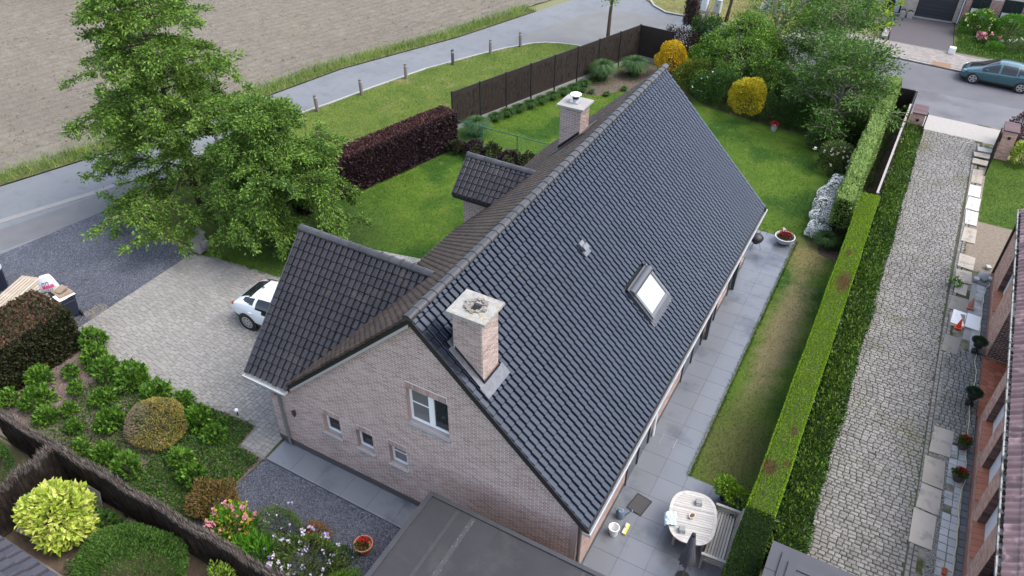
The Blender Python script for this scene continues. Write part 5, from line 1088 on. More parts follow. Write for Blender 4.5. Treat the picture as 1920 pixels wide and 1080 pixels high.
# ================================================================== TERRACE FURNITURE
TEAK = mat('grey_teak', (.33,.31,.285), (.46,.445,.415), .75, .25, .5, 2.5, .6, bump=.2, bscale=30, stretch=(1,6,1)); TEAK2 = mat('old_teak', (.27,.25,.215), (.42,.395,.35), .8, .25, .5, 3, .6, bump=.3)
tb = T('garden_table', 'pale oval wooden garden table on the slate terrace', 'table', (2.24, 3.0, .024), R(13))
def oval(a):      # superellipse outline
    c, s_ = math.cos(a), math.sin(a); return (.66*math.copysign(abs(c)**.75, c), .88*math.copysign(abs(s_)**.75, s_))
def halfw(y): return .66*max(0, 1-(abs(y)/.88)**(2/.75))**(.75/2)
def halfl(x): return .88*max(0, 1-(abs(x)/.66)**(2/.75))**(.75/2)
ns = 20
for i in range(ns):
    y0 = -.80+i*.08; y1 = y0+.074
    a, b_ = halfw(y0)-.075, halfw(y1)-.075
    if min(a, b_) < .1: continue
    k = MB().prism([(-a,y0),(a,y0),(b_,y1),(-b_,y1)], .715, .74); O('slat', k, TEAK, tb, False)
rim = MB(); n = 56
for i in range(n):
    a0, a1 = 2*math.pi*i/n, 2*math.pi*(i+1)/n; p0, p1 = oval(a0), oval(a1); q0, q1 = ((p[0]*.87, p[1]*.9) for p in (p0, p1))
    rim.prism([p0, p1, q1, q0], .712, .745)
O('rim', rim, TEAK, tb, False)
for y in (-.27, .27): O('joint', MB().box(-.6,.6,y-.004,y+.004,.7405,.7425), DARKB, tb, False)
for sx in (1, -1):
    for sy in (1, -1): O('leg', MB().box(sx*.4-.035, sx*.4+.035, sy*.5-.035, sy*.5+.035, 0, .712), TEAK2, tb, False)
O('apron', MB().box(-.43,.43,-.53,.53,.64,.712), TEAK2, tb, False)
bn = T('garden_bench', 'weathered slatted wooden bench between table and hedge', 'bench', (3.10, 2.98, .024), R(4))
for i in range(7): O('seat_slat', MB().box(-.30+i*.078, -.30+i*.078+.058, -.84, .84, .42, .445), TEAK2, bn, False)
for i in range(17): O('back_slat', MB().fbox((.25, -.78+i*.096, .46), (.03,0,0), (0,.05,0), (.10,0,.38)), TEAK2, bn, False)
O('top_rail', MB().fbox((.345,-.86,.84), (.05,0,0), (0,1.72,0), (.02,0,.07)), TEAK2, bn, False, bevel=.008)
for sy in (1, -1):
    O('arm_frame', MB().box(-.36,.34, sy*.87-.04, sy*.87+.04, .64,.675).box(-.35,-.28, sy*.87-.035, sy*.87+.035, 0,.64).box(.25,.33, sy*.87-.035, sy*.87+.035, 0,.64).box(-.28,.25, sy*.87-.02, sy*.87+.02,.37,.42), TEAK2, bn, False)
    for i in range(2): O('arm_slat', MB().box(-.28,.25, sy*.87-.012, sy*.87+.012, .46+i*.09, .52+i*.09), TEAK2, bn, False)
LANT = mat('lantern_glass', (.35,.38,.38), (.5,.53,.53), .1, .6, .5, 20, 0)
for (x, y, lb) in ((2.24,3.5,'square glass lantern at the far end of the oval table'),(2.12,2.42,'square glass lantern beside the blue cloth on the table')):
    t = T('table_lantern', lb, 'lantern', (x, y, .77), R(20), 'glass lanterns on the table'); O('body', MB().box(-.075,.075,-.075,.075,0,.12), LANT, t, False); O('lid', MB().box(-.08,.08,-.08,.08,.12,.135), mat('lantern_lid', (.2,.21,.21), rough=.4), t, False)
    fr = MB()
    for sx in (1,-1):
        for sy in (1,-1): fr.box(sx*.076-.008, sx*.076+.008, sy*.076-.008, sy*.076+.008, 0, .12)
    O('frame', fr, mat('lantern_lid'), t, False)
t = T('table_pot', 'small cream oval pot with soil in the middle of the table', 'pot', (2.22, 2.98, .77), R(70)); O('pot', MB().lathe([(.05,0),(.075,.09),(.06,.09),(.058,.07)], 18, sx=1.5), mat('cream_pot', (.55,.45,.36), rough=.6), t, False, smooth=True); O('soil', MB().lathe([(.057,.072),(.04,.078)], 14, sx=1.5), SOIL, t, False)
# cloth crumpled over the table edge
b = MB(); n = 15
for j in range(n):
    for i in range(n):
        u, v = i/(n-1)-.5, j/(n-1)-.5; x = u*.34; y = v*.44; e = (x*.9-y*.2)
        z = .004+.05*abs(math.sin(u*9+v*5+.6*math.sin(v*11)))+.055*abs(math.sin(v*8-u*4+math.sin(u*13)))
        if x < -.07: z -= (-.07-x)*1.0
        b.V.append((x, y, z))
b.F = [(j*n+i, j*n+i+1, (j+1)*n+i+1, (j+1)*n+i) for j in range(n-1) for i in range(n-1)]; b.M = [0]*len(b.F)
o = O('cloth', b, mat('blue_cloth', (.36,.52,.68), (.62,.72,.80), .9, .1, .6, 14, 0), label='crumpled light blue cloth hanging over the table edge', cat='cloth', smooth='all'); o.location = (1.72, 2.62, .775); o.rotation_euler = (0, 0, R(20)); o.modifiers.new('s', 'SOLIDIFY').thickness = .004
t = T('closed_parasol', 'folded grey parasol standing at the near end of the table', 'parasol', (2.55, 1.55, .024))
GC = mat('parasol_cloth', (.09,.095,.11), (.17,.175,.19), .8, .2, .5, 6, .2); top = np.array((.0,.0,2.05))
O('pole', MB().tube([(0,0,.05),(0,0,1.98)], .022, 8), mat('grey_metal', (.2,.2,.21), rough=.4), t, False); O('base', MB().lathe([(.2,0),(.2,.06),(.05,.08)], 20), DARKB, t, False)
fl = MB(); n = 24; rows = [(.75,.17,.05),(1.0,.15,.045),(1.4,.10,.03),(1.75,.07,.02),(1.95,.05,.01)]
for z, r_, am in rows:
    for j in range(n): a = 2*math.pi*j/n; q = r_+am*(1 if j % 2 else -1); fl.V.append((q*math.cos(a), q*math.sin(a), z+.02*(j % 3)))
fl.F = [(i*n+j, i*n+(j+1) % n, (i+1)*n+(j+1) % n, (i+1)*n+j) for i in range(4) for j in range(n)]; fl.M = [0]*len(fl.F); O('canopy', fl, GC, t, False, smooth='all')
for j in range(8): a = j*.785; O('rib', MB().tube([(.18*math.cos(a),.18*math.sin(a),.72),(.05*math.cos(a),.05*math.sin(a),1.97)], .007, 4), mat('grey_metal'), t, False)
O('finial', MB().lathe([(.05,1.93),(.06,1.97),(.055,2.03),(.02,2.06)], 10), DARKB, t, False)
o = O('door_mat', MB().box(-.32,.32,-.24,.24,0,.018), mat('mat_rubber', (.05,.05,.052), (.075,.072,.075), .95, .1, .5, 60, 0, bump=.4), label='dark rubber door mat on the slate terrace', cat='door mat', bevel=.004); o.location = (.66, 3.2, .025); o.rotation_euler = (0, 0, R(80))
O('border', MB().box(-.325,.325,-.245,-.22,.002,.024).box(-.325,.325,.22,.245,.002,.024).box(-.325,-.3,-.22,.22,.002,.024).box(.3,.325,-.22,.22,.002,.024), DARKB, o, False)
t = T('bucket', 'white plastic bucket at the wall near the gutter outlet', 'bucket', (.38, 1.92, .024)); O('pail', MB().lathe([(.11,0),(.15,.30),(.158,.30),(.158,.32),(.14,.32),(.10,.02)], 24), PVC, t, False, smooth=True)
O('handle', MB().tube([(-.15,0,.29),(-.1,.12,.24),(0,.165,.22),(.1,.12,.24),(.15,0,.29)], .005, 5), mat('grey_metal'), t, False)
t = T('push_broom', 'yellow edged broom leaning on the house wall', 'broom', (.62, 2.22, .024)); O('head', MB().fbox((-.04,-.2,.03), (.07,0,0), (0,.38,0), (0,0,.05)), mat('pale_wood', (.5,.44,.36), rough=.7), t, False, bevel=.006); O('bristle', MB().fbox((.03,-.2,.005), (.045,0,0), (0,.38,0), (0,0,.06)), mat('yellow_bristle', (.55,.48,.06), rough=.8), t, False); O('stick', MB().tube([(0,0,.07),(-.47,.3,1.15)], .013, 6), mat('grey_metal'), t, False)
t = T('watering_can', 'blue grey watering can by the wall', 'watering can', (.33, 2.55, .024)); bl = mat('can_blue', (.10,.15,.20), (.16,.22,.28), .4, .4)
O('body', MB().lathe([(.12,0),(.13,.22),(.08,.3),(.05,.3)], 18), bl, t, False, smooth=True); O('spout', MB().tube([(.1,0,.08),(.24,.08,.3),(.3,.1,.36)], [.03,.022,.03], 8), bl, t, False); O('handle', MB().tube([(-.12,0,.1),(-.2,0,.25),(-.12,0,.36),(.04,0,.31)], .012, 6), bl, t, False)
def leafy_pot(x, y, lb, m, potm, r=.19, h=.3, flower=None, n=700, sz=.35, L=.10, W=.055, grp=None):
    t = T('potted_plant', lb, 'potted plant', (x, y, .024), 0, grp); O('pot', MB().lathe([(r*.72,0),(r,h),(r*1.1,h),(r*1.1,h+.03),(r*.9,h+.03),(r*.85,h-.03)], 22), potm, t, False, smooth=True)
    P, Nn = ell_points(n, (0,0,h+sz*.75), (sz,sz,sz*.95), .3, -.7, .3); quads_obj('foliage', leaves(P, Nn, L, W), m, t, False)
    if flower: P, Nn = ell_points(160, (0,0,h+sz*.5), (sz*.8,sz*.8,sz*.8), .6, .0, .3); quads_obj('blossom', leaves(P, Nn, .05, .045), flower, t, False)
    return t
CIT = leafmat('citrus', (.07,.13,.016), (.28,.37,.045), (.15,.24,.028)); BLK = mat('black_pot', (.02,.02,.022), rough=.5)
leafy_pot(2.78, 4.66, 'bright green leafy plant in a black pot at the lawn edge', CIT, BLK, grp='potted shrubs by the lawn edge'); leafy_pot(3.14, 4.42, 'bright green leafy plant in a black pot against the hedge', CIT, BLK, grp='potted shrubs by the lawn edge')
leafy_pot(3.26, 3.98, 'red flowering plant in a clay pot behind the bench', leafmat('geranium', None, None), mat('clay', (.30,.12,.075), (.38,.17,.11), .8, .3, .4, 9, 0), .15, .22, RED, 250, .2)
t = T('flower_bowl', 'wide grey bowl with red flowers on the terrace corner', 'planter', (1.12, 18.95, .024)); O('bowl', MB().lathe([(.16,0),(.30,.10),(.41,.27),(.43,.36),(.385,.36),(.37,.3),(.3,.27)], 30), mat('bowl_grey', (.40,.42,.43), (.48,.5,.51), .6, .3, .4, 12, 0), t, False, smooth=True); O('soil', MB().lathe([(.37,.30),(.2,.33)], 20), SOIL, t, False)
P, Nn = ell_points(420, (0,0,.34), (.33,.33,.13), .3, -.1, .3); quads_obj('foliage', leaves(P, Nn, .08, .045), leafmat('begonia', (.05,.015,.015), (.14,.09,.04)), t, False); P, Nn = ell_points(160, (0,.03,.38), (.24,.22,.22), .5, 0, .4); quads_obj('blossom', leaves(P, Nn, .06, .05), RED, t, False)
P = rng.normal(size=(40, 3))*.03+np.array((-.14,.18,.58)); quads_obj('blossom', leaves(P, unitv(40), .05, .04), leafmat('white_petal', (.6,.6,.58), (.78,.78,.76), trans=.2), t, False)
t = T('barbecue', 'small black barbecue with a wire handle at the house corner', 'barbecue', (.12, 17.95, .024)); O('body', MB().lathe([(.1,.25),(.24,.4),(.28,.52),(.28,.56),(.2,.66),(.06,.72)], 20), BLK, t, False, smooth=True)
for a in (0, 2.1, 4.2): O('leg', MB().tube([(.12*math.cos(a),.12*math.sin(a),.35),(.27*math.cos(a),.27*math.sin(a),0)], .012, 6), mat('grey_metal'), t, False)
O('handle', MB().tube([(.05,.1,.66),(.1,.28,.78),(.32,.3,.8),(.34,.12,.74)], .011, 6), BLK, t, False)
o = O('inspection_cover', MB().box(-.22,.22,-.2,.2,0,.004), SLATE, label='square access cover set flush in the slate terrace', cat='cover'); o.location = (.58, 5.92, .0235)
f = MB()
for a in ((-.23,.23,-.21,-.2),(-.23,.23,.2,.21),(-.23,-.22,-.2,.2),(.22,.23,-.2,.2)): f.box(*a, 0, .006)
O('frame', f, mat('steel'), o, False)
# ================================================================== YARD AND ROADSIDE THINGS
WOOD = mat('post_wood', (.12,.10,.088), (.22,.19,.165), .9, .2, .5, 6, .5, bump=.5, bscale=20, stretch=(4,4,1))
BL = [(-26.71,13.36,'half hidden behind the tree beside the road'),(-24.87,19.04,'first one clear of the trees'),(-24.09,22.04,'second one clear of the trees'),(-23.19,25.24,'third one clear of the trees'),(-21.89,28.52,'darkened with a notch in its top'),(-20.75,31.25,'last but one before the junction'),(-19.69,33.38,'at the junction end of the row')]
for i, (x, y, lb) in enumerate(BL):
    t = T('wooden_bollard', 'round wooden roadside post, '+lb, 'bollard', (x, y, 0), random.uniform(0, 6), 'wooden posts along the road verge'); r_ = .10
    O('post', MB().lathe([(r_,-.1),(r_*.97,.92),(r_*.85,.97)], 12), WOOD if i != 4 else mat('dark_wood', (.05,.05,.055), (.09,.09,.095), .9, .2, .5, 6, 0), t, False, smooth=True); O('band', MB().lathe([(r_*1.02,.78),(r_*1.02,.86)], 12), mat('band_white', (.3,.3,.29), rough=.6), t, False); t.rotation_euler = (random.uniform(-.03,.03), random.uniform(-.03,.03), 0)
t = T('sapling', 'young staked sapling on the field edge', 'sapling', (-31.35, 17.8, 0)); O('stake', MB().tube([(.35,0,0),(.33,0,1.35)], .035, 6), BARK, t, False); O('stake', MB().tube([(-.35,.05,0),(-.33,0,1.2)], .035, 6), BARK, t, False); O('trunk', MB().tube([(0,0,0),(-.08,0,1.2),(-.2,.02,2.3)], [.025,.02,.008], 6), BARK, t, False)
P = np.stack([np.linspace(-.06,-.22,220), np.zeros(220), np.linspace(.9,2.4,220)], 1)+rng.normal(size=(220,3))*.06; quads_obj('crown', leaves(P, np.tile((0,0,1.),(220,1)), .13, .03), leafmat('sap_leaf', (.05,.08,.06), (.14,.19,.14)), t, False)
def low_pier(x, y, lb, m):
    t = T('drive_pier', lb, 'pillar', (x, y, 0), 0, 'low brick pillars at the drive entrance'); b0 = O('shaft', MB().box(-.22,.22,-.22,.22,0,.84), mat('grey_mortar', (.26,.245,.23), (.33,.315,.3), .9, .2), t, False); bl = []
    for o_, u, n_ in (((-.224,-.224,0),(1,0,0),(0,-1,0)), ((.224,-.224,0),(0,1,0),(1,0,0))): bl += bricks(o_, u, n_, lambda z: [(0,.448)], .01, .83)
    place_parts('brick', basemesh('low_brick', BR_V, BR_F, mat('grey_brick', (.15,.12,.108), (.25,.21,.19), .85, .2, .3, 5, .8)), bl, b0); O('cap', MB().box(-.27,.27,-.27,.27,.84,.91), m, t, False, bevel=.008); return t
lp = low_pier(-20.28, 6.12, 'low brick pillar with a dark cap under the overhanging tree', STONE); O('mailbox', MB().box(.25,.5,-.12,.12,.35,.62), mat('grey_metal'), lp, False, bevel=.01)
low_pier(-20.62, .0, 'low brick pillar with a pale cap beside the purple hedge', CONC)
t = T('wheelie_bin', 'dark blue wheeled bin, open and overfilled with rubbish', 'bin', (-21.45, .72, .006), R(-12)); nb_ = mat('bin_navy', (.012,.016,.032), (.02,.026,.045), .5, .4)
O('bin_body', MB().add([(-.42,-.23,.06),(.42,-.23,.06),(.42,.23,.06),(-.42,.23,.06),(-.5,-.3,1.0),(.5,-.3,1.0),(.5,.3,1.0),(-.5,.3,1.0)], [(3,2,1,0),(0,1,5,4),(1,2,6,5),(2,3,7,6),(3,0,4,7)]), nb_, t, False, bevel=.03)
O('bin_rim', MB().box(-.53,.53,-.33,-.27,.98,1.03).box(-.53,.53,.27,.33,.98,1.03).box(-.53,-.47,-.27,.27,.98,1.03).box(.47,.53,-.27,.27,.98,1.03), nb_, t, False, bevel=.01)
O('handle', MB().tube([(.5,-.2,.95),(.66,-.2,.9),(.66,.2,.9),(.5,.2,.95)], .02, 6), nb_, t, False); O('wheel', MB().tube([(.44,-.3,.12),(.44,-.24,.12)], .12, 16), mat('tyre', None), t, False); O('wheel', MB().tube([(.44,.24,.12),(.44,.3,.12)], .12, 16), mat('tyre', None), t, False)
O('rubbish', MB().fbox((-.44,-.25,.9), (.86,.05,.1), (.02,.5,.02), (0,0,.12)).fbox((-.2,-.2,1.0), (.5,.1,.14), (-.05,.35,.1), (0,0,.05)), mat('cardboard', (.2,.15,.11), (.34,.28,.21), .9, .1, .5, 8, .5), t, False)
O('board', MB().fbox((.12,-.34,1.03), (.42,.05,-.03), (-.02,.62,.0), (0,0,.03)), mat('white_panel', None), t, False)
# plastic sack with pink print
t = T('plastic_sack', 'white plastic sack with a pink print leaning on the bin', 'sack', (-21.85, .62, 1.0), R(62))
b = MB(); n = 18; rows = 10
for j in range(rows):
    v = j/(rows-1); wd_ = .30*(1-.55*v**2.2)+.02; dp_ = .13*math.sin(math.pi*min(1,v*.8+.2))*(1-v*.75)+.015
    for i in range(n):
        a = 2*math.pi*i/n; b.V.append((wd_*math.cos(a)*(1+.05*math.sin(5*a+j)), dp_*math.sin(a)*(1+.18*math.sin(4*a+2*j))-.18*v, .85*v))
b.F = [(j*n+i, j*n+(i+1) % n, (j+1)*n+(i+1) % n, (j+1)*n+i) for j in range(rows-1) for i in range(n)]+[tuple(range((rows-1)*n, rows*n)), tuple(range(n))[::-1]]; b.M = [0]*len(b.F)
O('sack', b, mat('white_plastic', (.68,.69,.72), (.76,.77,.79), .4, .4, .4, 6, 0, bump=.6, bscale=9), t, False, smooth='all')
pk = MB()
def on_sack(u, v, d=.012):
    wd_ = .30*(1-.55*v**2.2)+.02; dp_ = .13*math.sin(math.pi*min(1,v*.8+.2))*(1-v*.75)+.015; a = -math.pi/2+u; return (wd_*math.cos(a)*1.04, dp_*math.sin(a)*1.18-.18*v-d, .85*v)
def patchq(mb, u0, u1, v0, v1): mb.add([on_sack(u0,v0),on_sack(u1,v0),on_sack(u1,v1),on_sack(u0,v1)], [(0,1,2,3)])
for k in range(3): u = -.75+k*.46; patchq(pk, u, u+.40, .30, .47)
O('pink_print', pk, mat('pink_print', (.66,.06,.20), rough=.5), t, False)
pk = MB()
for k in range(2):
    u = -.72+k*.46
    patchq(pk, u, u+.06, .48, .60); patchq(pk, u+.28, u+.34, .48, .60); patchq(pk, u, u+.34, .60, .64)
for k in range(5): patchq(pk, -.6+k*.2, -.55+k*.2, .15, .22+.03*(k % 3))
O('black_print', pk, mat('ink', (.03,.03,.04), rough=.6), t, False)
PALM = mat('pallet_wood', (.32,.265,.20), (.46,.395,.315), .85, .2, .4, 4, .7, bump=.2, bscale=25)
def pallet(z, lb):
    t = T('wooden_pallet', lb, 'pallet', (-22.9, -.15, z), R(18), 'stacked pallets behind the purple hedge')
    for i in range(9): O('slat', MB().box(-.6+i*.137, -.6+i*.137+.095, -1.15, 1.15, .12, .142), PALM, t, False)
    for y in (-1.05, 0, 1.05): O('bearer', MB().box(-.6,.6,y-.05,y+.05,.022,.12), PALM, t, False)
    for x in (-.55, 0, .55): O('runner', MB().box(x-.05,x+.05,-1.15,1.15,0,.022), PALM, t, False)
pallet(.75, 'pale slatted pallet on top of the stack behind the purple hedge')
for k in range(5): pallet(.006+.147*k, ('lowest','fifth from the top','fourth from the top','third from the top','second from the top')[k]+' of the pallets stacked behind the purple hedge')
t = T('dark_bin', 'dark blue round bin cut by the picture edge beside the pallets', 'bin', (-25.25, .35, .006)); O('drum', MB().lathe([(.34,0),(.4,.85),(.41,.88)], 20), nb_, t, False, smooth=True); O('lid', MB().lathe([(.43,.88),(.43,.93),(.2,.99)], 20), mat('bin_lid', (.30,.34,.37), rough=.5), t, False, smooth=True)
# street cabinets, pole, street trees' trunks
for x, y, sx, sz, lb in ((-11.5,46.45,.45,1.35,'white street cabinet on the dry verge'),(-10.3,46.5,.24,.95,'slim grey street cabinet on the dry verge')):
    t = T('street_cabinet', lb, 'street cabinet', (x, y, .03), R(-8)); gm = mat('cabinet_white' if sx > .3 else 'cabinet_grey', (.6,.62,.63) if sx > .3 else (.36,.37,.36), rough=.5); O('body', MB().box(-sx,sx,-.2,.2,0,sz), gm, t, False, bevel=.015); O('cabinet_lid', MB().box(-sx-.03,sx+.03,-.23,.23,sz,sz+.05), gm, t, False, bevel=.01); O('lock', MB().box(-.03,.03,-.215,-.2,sz*.55,sz*.72), DARKB, t, False); O('plinth', MB().box(-sx-.02,sx+.02,-.22,.22,0,.1), CONC, t, False)
t = T('utility_pole', 'round grey concrete pole at the street corner', 'pole', (-6.5, 44.6, 0)); O('shaft', MB().tube([(0,0,0),(.1,0,8)], [.17,.12], 14), mat('pole_grey', (.3,.32,.36), (.38,.4,.44), .7, .3, .4, 6, 0), t, False, smooth='all'); O('foot', MB().lathe([(.3,0),(.26,.12)], 14), CONC, t, False)
# ================================================================== FENCES
BRUSH = mat('brushwood', (.022,.017,.014), (.06,.047,.04), .95, .1, .3, 3, .8); BRUSHT = mat('brushwood_tip', (.12,.10,.092), (.27,.235,.21), .95, .1, 0, 3, 1)
def brush_fence(lb, p0, p1, h, n, posts=5):
    p0, p1 = np.array(p0, float), np.array(p1, float); Ln = np.hypot(*(p1-p0)); d = (p1-p0)/Ln; s = np.array((d[1], -d[0])); t = T('brushwood_fence', lb, 'fence', (*((p0+p1)/2), 0), 0, 'dark brushwood screens round the yard')
    c = MB(); k = 40; hh = [h+.07*math.sin(i*.9)+.05*math.sin(i*2.3)+random.uniform(-.03,.03) for i in range(k+1)]
    for i in range(k):
        a, b_ = p0+d*Ln*i/k, p0+d*Ln*(i+1)/k
        P = [(*(a-s*.05),0),(*(b_-s*.05),0),(*(b_-s*.05),hh[i+1]-.1),(*(a-s*.05),hh[i]-.1)]; Q = [(*(a+s*.05),0),(*(b_+s*.05),0),(*(b_+s*.05),hh[i+1]-.1),(*(a+s*.05),hh[i]-.1)]
        c.add(P+Q, [(0,1,2,3),(7,6,5,4),(3,2,6,7)])
    O('screen', c, BRUSH, t)
    def tw(n, z0f, ln, sd, th, m_, nm, tilt):
        u = rng.uniform(0, 1, n); side = rng.choice((-1, 1), n)*sd+rng.normal(0, .012, n); base = p0+np.outer(u*Ln, d)+np.outer(side, s); top = np.interp(u*k, np.arange(k+1), hh); z = z0f(n, top)
        P = np.c_[base, z]; D = np.c_[np.outer(rng.normal(0, tilt, n), d)+np.outer(rng.normal(.0, tilt*.5, n)+np.sign(side)*.05, s), np.ones(n)]; quads_obj(nm, leaves(P, D, ln, th, .1, .05), m_, t, kind='stuff')
    tw(n, lambda n, top: rng.uniform(0, 1, n)*(top-.45), .5, .055, .016, BRUSH, 'twigs', .1)
    tw(n//2, lambda n, top: top-.3+rng.uniform(-.05, .08, n), .27, .05, .014, BRUSHT, 'twig_tips', .22)
    for i in range(posts):
        q = p0+d*Ln*(i+.5)/posts+s*.09; O('post', MB().tube([(*q,0),(*q,h-.1)], .035, 6), DARKB, t)
brush_fence('dark brushwood fence between the shrub bed and the yard of the round bush', (-17.4,-4.33), (-4.6,-4.33), 1.72, 15000, 6); brush_fence('shorter dark brushwood fence behind the compost bin', (-14.5,-4.45), (-14.62,-9.0), 1.72, 6000, 3)
# roadside garden fence: concrete base boards, black posts, dark mesh panels
t = T('garden_fence', 'long dark panel fence with black posts and concrete base along the garden', 'fence', (-14.5, 28, 0))
PAN = mat('panel_mesh', (.022,.017,.014), (.045,.036,.03), .9, .15, .5, 9, .3, bump=.6, bscale=60, stretch=(5,5,.6)); F0, F1, F2 = (np.array(p) for p in (FENCE0, FENCE1, FENCE2))
def fence_run(t, a, b_, n, h, first=True, z0=.3, panm=None, base=True, postm=None):
    d = (b_-a)/n; L_ = np.hypot(*d); u = d/L_; s = np.array((u[1], -u[0]))
    for i in range(n+1):
        if i or first: q = a+d*i; O('post', MB().fbox((*(q-u*.04-s*.06),0), (*(u*.08),0), (*(s*.12),0), (0,0,h+.05)), postm or DARKB, t)
    for i in range(n):
        q = a+d*i+u*.042; l = u*(L_-.084)
        if base: O('base_board', MB().fbox((*(q-s*.02),0), (*l,0), (*(s*.04),0), (0,0,z0)), CONC, t)
        O('panel', MB().fbox((*(q-s*.025),z0+.005), (*l,0), (*(s*.05),0), (0,0,h-z0-.03)), panm or PAN, t)
        O('rail', MB().fbox((*(q-s*.03),h-.02), (*l,0), (*(s*.06),0), (0,0,.035)), DARKB, t)
        tw_ = 500; uu = rng.uniform(0,1,tw_); P = np.c_[q+np.outer(uu, l)+s*.028, z0+rng.uniform(0,1,tw_)*(h-z0-.35)]; quads_obj('reed', leaves(P, np.tile((0,0,1.),(tw_,1))+rng.normal(size=(tw_,3))*.03, .3, .010, .1, .02), mat('reed', (.022,.017,.014), (.055,.044,.036), .95, .1), t, kind='stuff')
fence_run(t, F0, F1, 8, 2.22); fence_run(t, F1, F2, 1, 2.22, False)
t = T('wire_fence', 'green wire mesh fence with round posts across the lawn', 'fence', (-13, 19.4, 0)); GM = mat('green_coat', (.02,.10,.08), rough=.4)
for x in (-16.1,-14.3,-12.3,-10.4): O('post', MB().tube([(x,19.4,0),(x,19.4,1.52)], .025, 8), GM, t)
O('top_rail', MB().tube([(-16.1,19.4,1.5),(-9.6,19.4,1.5)], .022, 8), GM, t)
wmn = MB()
for i in range(66): wmn.bar((-16.1+i*.1,19.4,.05), (-16.1+i*.1,19.4,1.48), .005, .005)
for i in range(10): wmn.bar((-16.1,19.4,.08+i*.15), (-9.6,19.4,.08+i*.15), .005, .005)
O('mesh_wire', wmn, GM, t, kind='stuff')
t = T('passage_fence', 'dark board fence with pale rail between the hedges and the drive', 'fence', (4.3, 29, 0)); a, b_ = np.array((4.05,22.1)), np.array((4.25,34.4))
fence_run(t, a, b_, 6, 1.75, True, .05, None, False, WOOD); O('capping', MB().bar((4.02,22.0,1.80), (4.16,32.4,1.80), .09, .05), mat('grey_rail', (.25,.225,.2), (.36,.33,.3), .85, .2, .5, 8, 0), t)
fence_run(t, np.array((3.2,34.55)), np.array((4.2,34.5)), 1, 1.75, False, .05, None, False, WOOD)
# compost bin etc in the near yard
t = T('compost_bin', 'dark green round compost bin on a concrete tile', 'compost bin', (-14.05, -5.72, .05)); CG = mat('compost_green', (.022,.038,.036), (.035,.055,.052), .5, .35); O('body', MB().lathe([(.42,0),(.36,.78),(.35,.8)], 26), CG, t, False, smooth=True); O('lid', MB().lathe([(.37,.80),(.38,.84),(.34,.87),(.1,.89),(.09,.92)], 26), mat('compost_lid', (.10,.145,.14), (.14,.19,.185), .45, .4, .4, 8, 0), t, False, smooth=True); O('hatch', MB().fbox((.2,-.38,.22), (.2,.14,0), (0,0,.03), (.03,-.04,0)), mat('compost_lid'), t, False)
o = O('concrete_tile', MB().box(-.45,.45,-.45,.45,0,.05), CONC, label='square concrete tile under the compost bin', cat='tile', bevel=.006); o.location = (-14.0, -5.78, .0); o.rotation_euler = (0, 0, R(8))
o = O('fibre_board', MB().fbox((0,0,0), (.62,0,0), (0,.16,.7), (0,-.012,.004)), mat('grey_board', (.26,.26,.25), (.34,.335,.32), .85, .2, .5, 4, 0), label='grey sheet leaning against the brushwood fence', cat='board'); o.location = (-13.45, -4.62, .0)
ws = sheet('concrete_path', [(-14.8,-6.56),(-9.5,-6.5),(-9.5,-7.9),(-14.8,-7.9)], .012, MATS['joint_sand']); lay('path_slab', 'path_slabs', PAVER_V, PAVER_F, [m4((-14.75+i*.62, -7.9+j*.66, .01), (.61,0,0), (0,.65,0), (0,0,.03)) for i in range(9) for j in range(2)], mat('path_grey', (.2,.195,.185), (.29,.28,.265), .85, .2, .5, 3, .5, bump=.3), ws)
# ================================================================== VEGETATION
MAPLE = leafmat('oak_leaf', (.028,.06,.014), (.24,.33,.085), (.10,.165,.035), .45, .9, .3); MAPLE2 = leafmat('oak_leaf_b', (.025,.055,.014), (.21,.30,.075), (.085,.145,.032), .45, .9, .3)
tree('oak_tree', 'tall tree with layered bright green branches between road and drive', (-22.7, 8.5, 0), 10.9, lambda f: (3.7*(1-f)**.75+.5)*min(1, .75+1.6*f), .9, 98, 104000, .135, .062, MAPLE, .16, (-.8,.0), .36, .30, .115, vary=(.5,1.35), sub=6, flat=.6, group='trees between road and lawn')
tree('oak_tree', 'lower spreading tree with drooping green branches by the brick pillar', (-17.75, 8.3, 0), 6.2, lambda f: (2.95*(1-f)**.6+.5)*min(1, .6+1.6*f), 1.0, 64, 80000, .135, .056, MAPLE2, .15, (.1,.2), .66, .55, .115, vary=(.5,1.4), sub=6, flat=.65, group='trees between road and lawn')
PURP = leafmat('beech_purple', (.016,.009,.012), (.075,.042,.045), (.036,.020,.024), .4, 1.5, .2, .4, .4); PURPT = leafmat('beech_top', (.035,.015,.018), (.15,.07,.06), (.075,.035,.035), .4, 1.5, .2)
PCORE = mat('beech_core', (.012,.008,.009), rough=.95)
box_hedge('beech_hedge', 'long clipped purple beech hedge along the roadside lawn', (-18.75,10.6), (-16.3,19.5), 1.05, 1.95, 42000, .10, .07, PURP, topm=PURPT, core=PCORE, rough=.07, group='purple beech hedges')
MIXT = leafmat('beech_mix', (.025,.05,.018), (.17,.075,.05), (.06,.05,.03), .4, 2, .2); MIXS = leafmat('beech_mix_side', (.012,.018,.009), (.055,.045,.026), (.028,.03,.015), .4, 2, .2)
box_hedge('beech_hedge', 'thick rounded purple and green beech hedge in front of the pallets', (-20.55,-5.6), (-20.35,-.25), 1.95, 1.72, 36000, .12, .08, MIXS, topm=MIXT, core=PCORE, rough=.10, group='purple beech hedges')
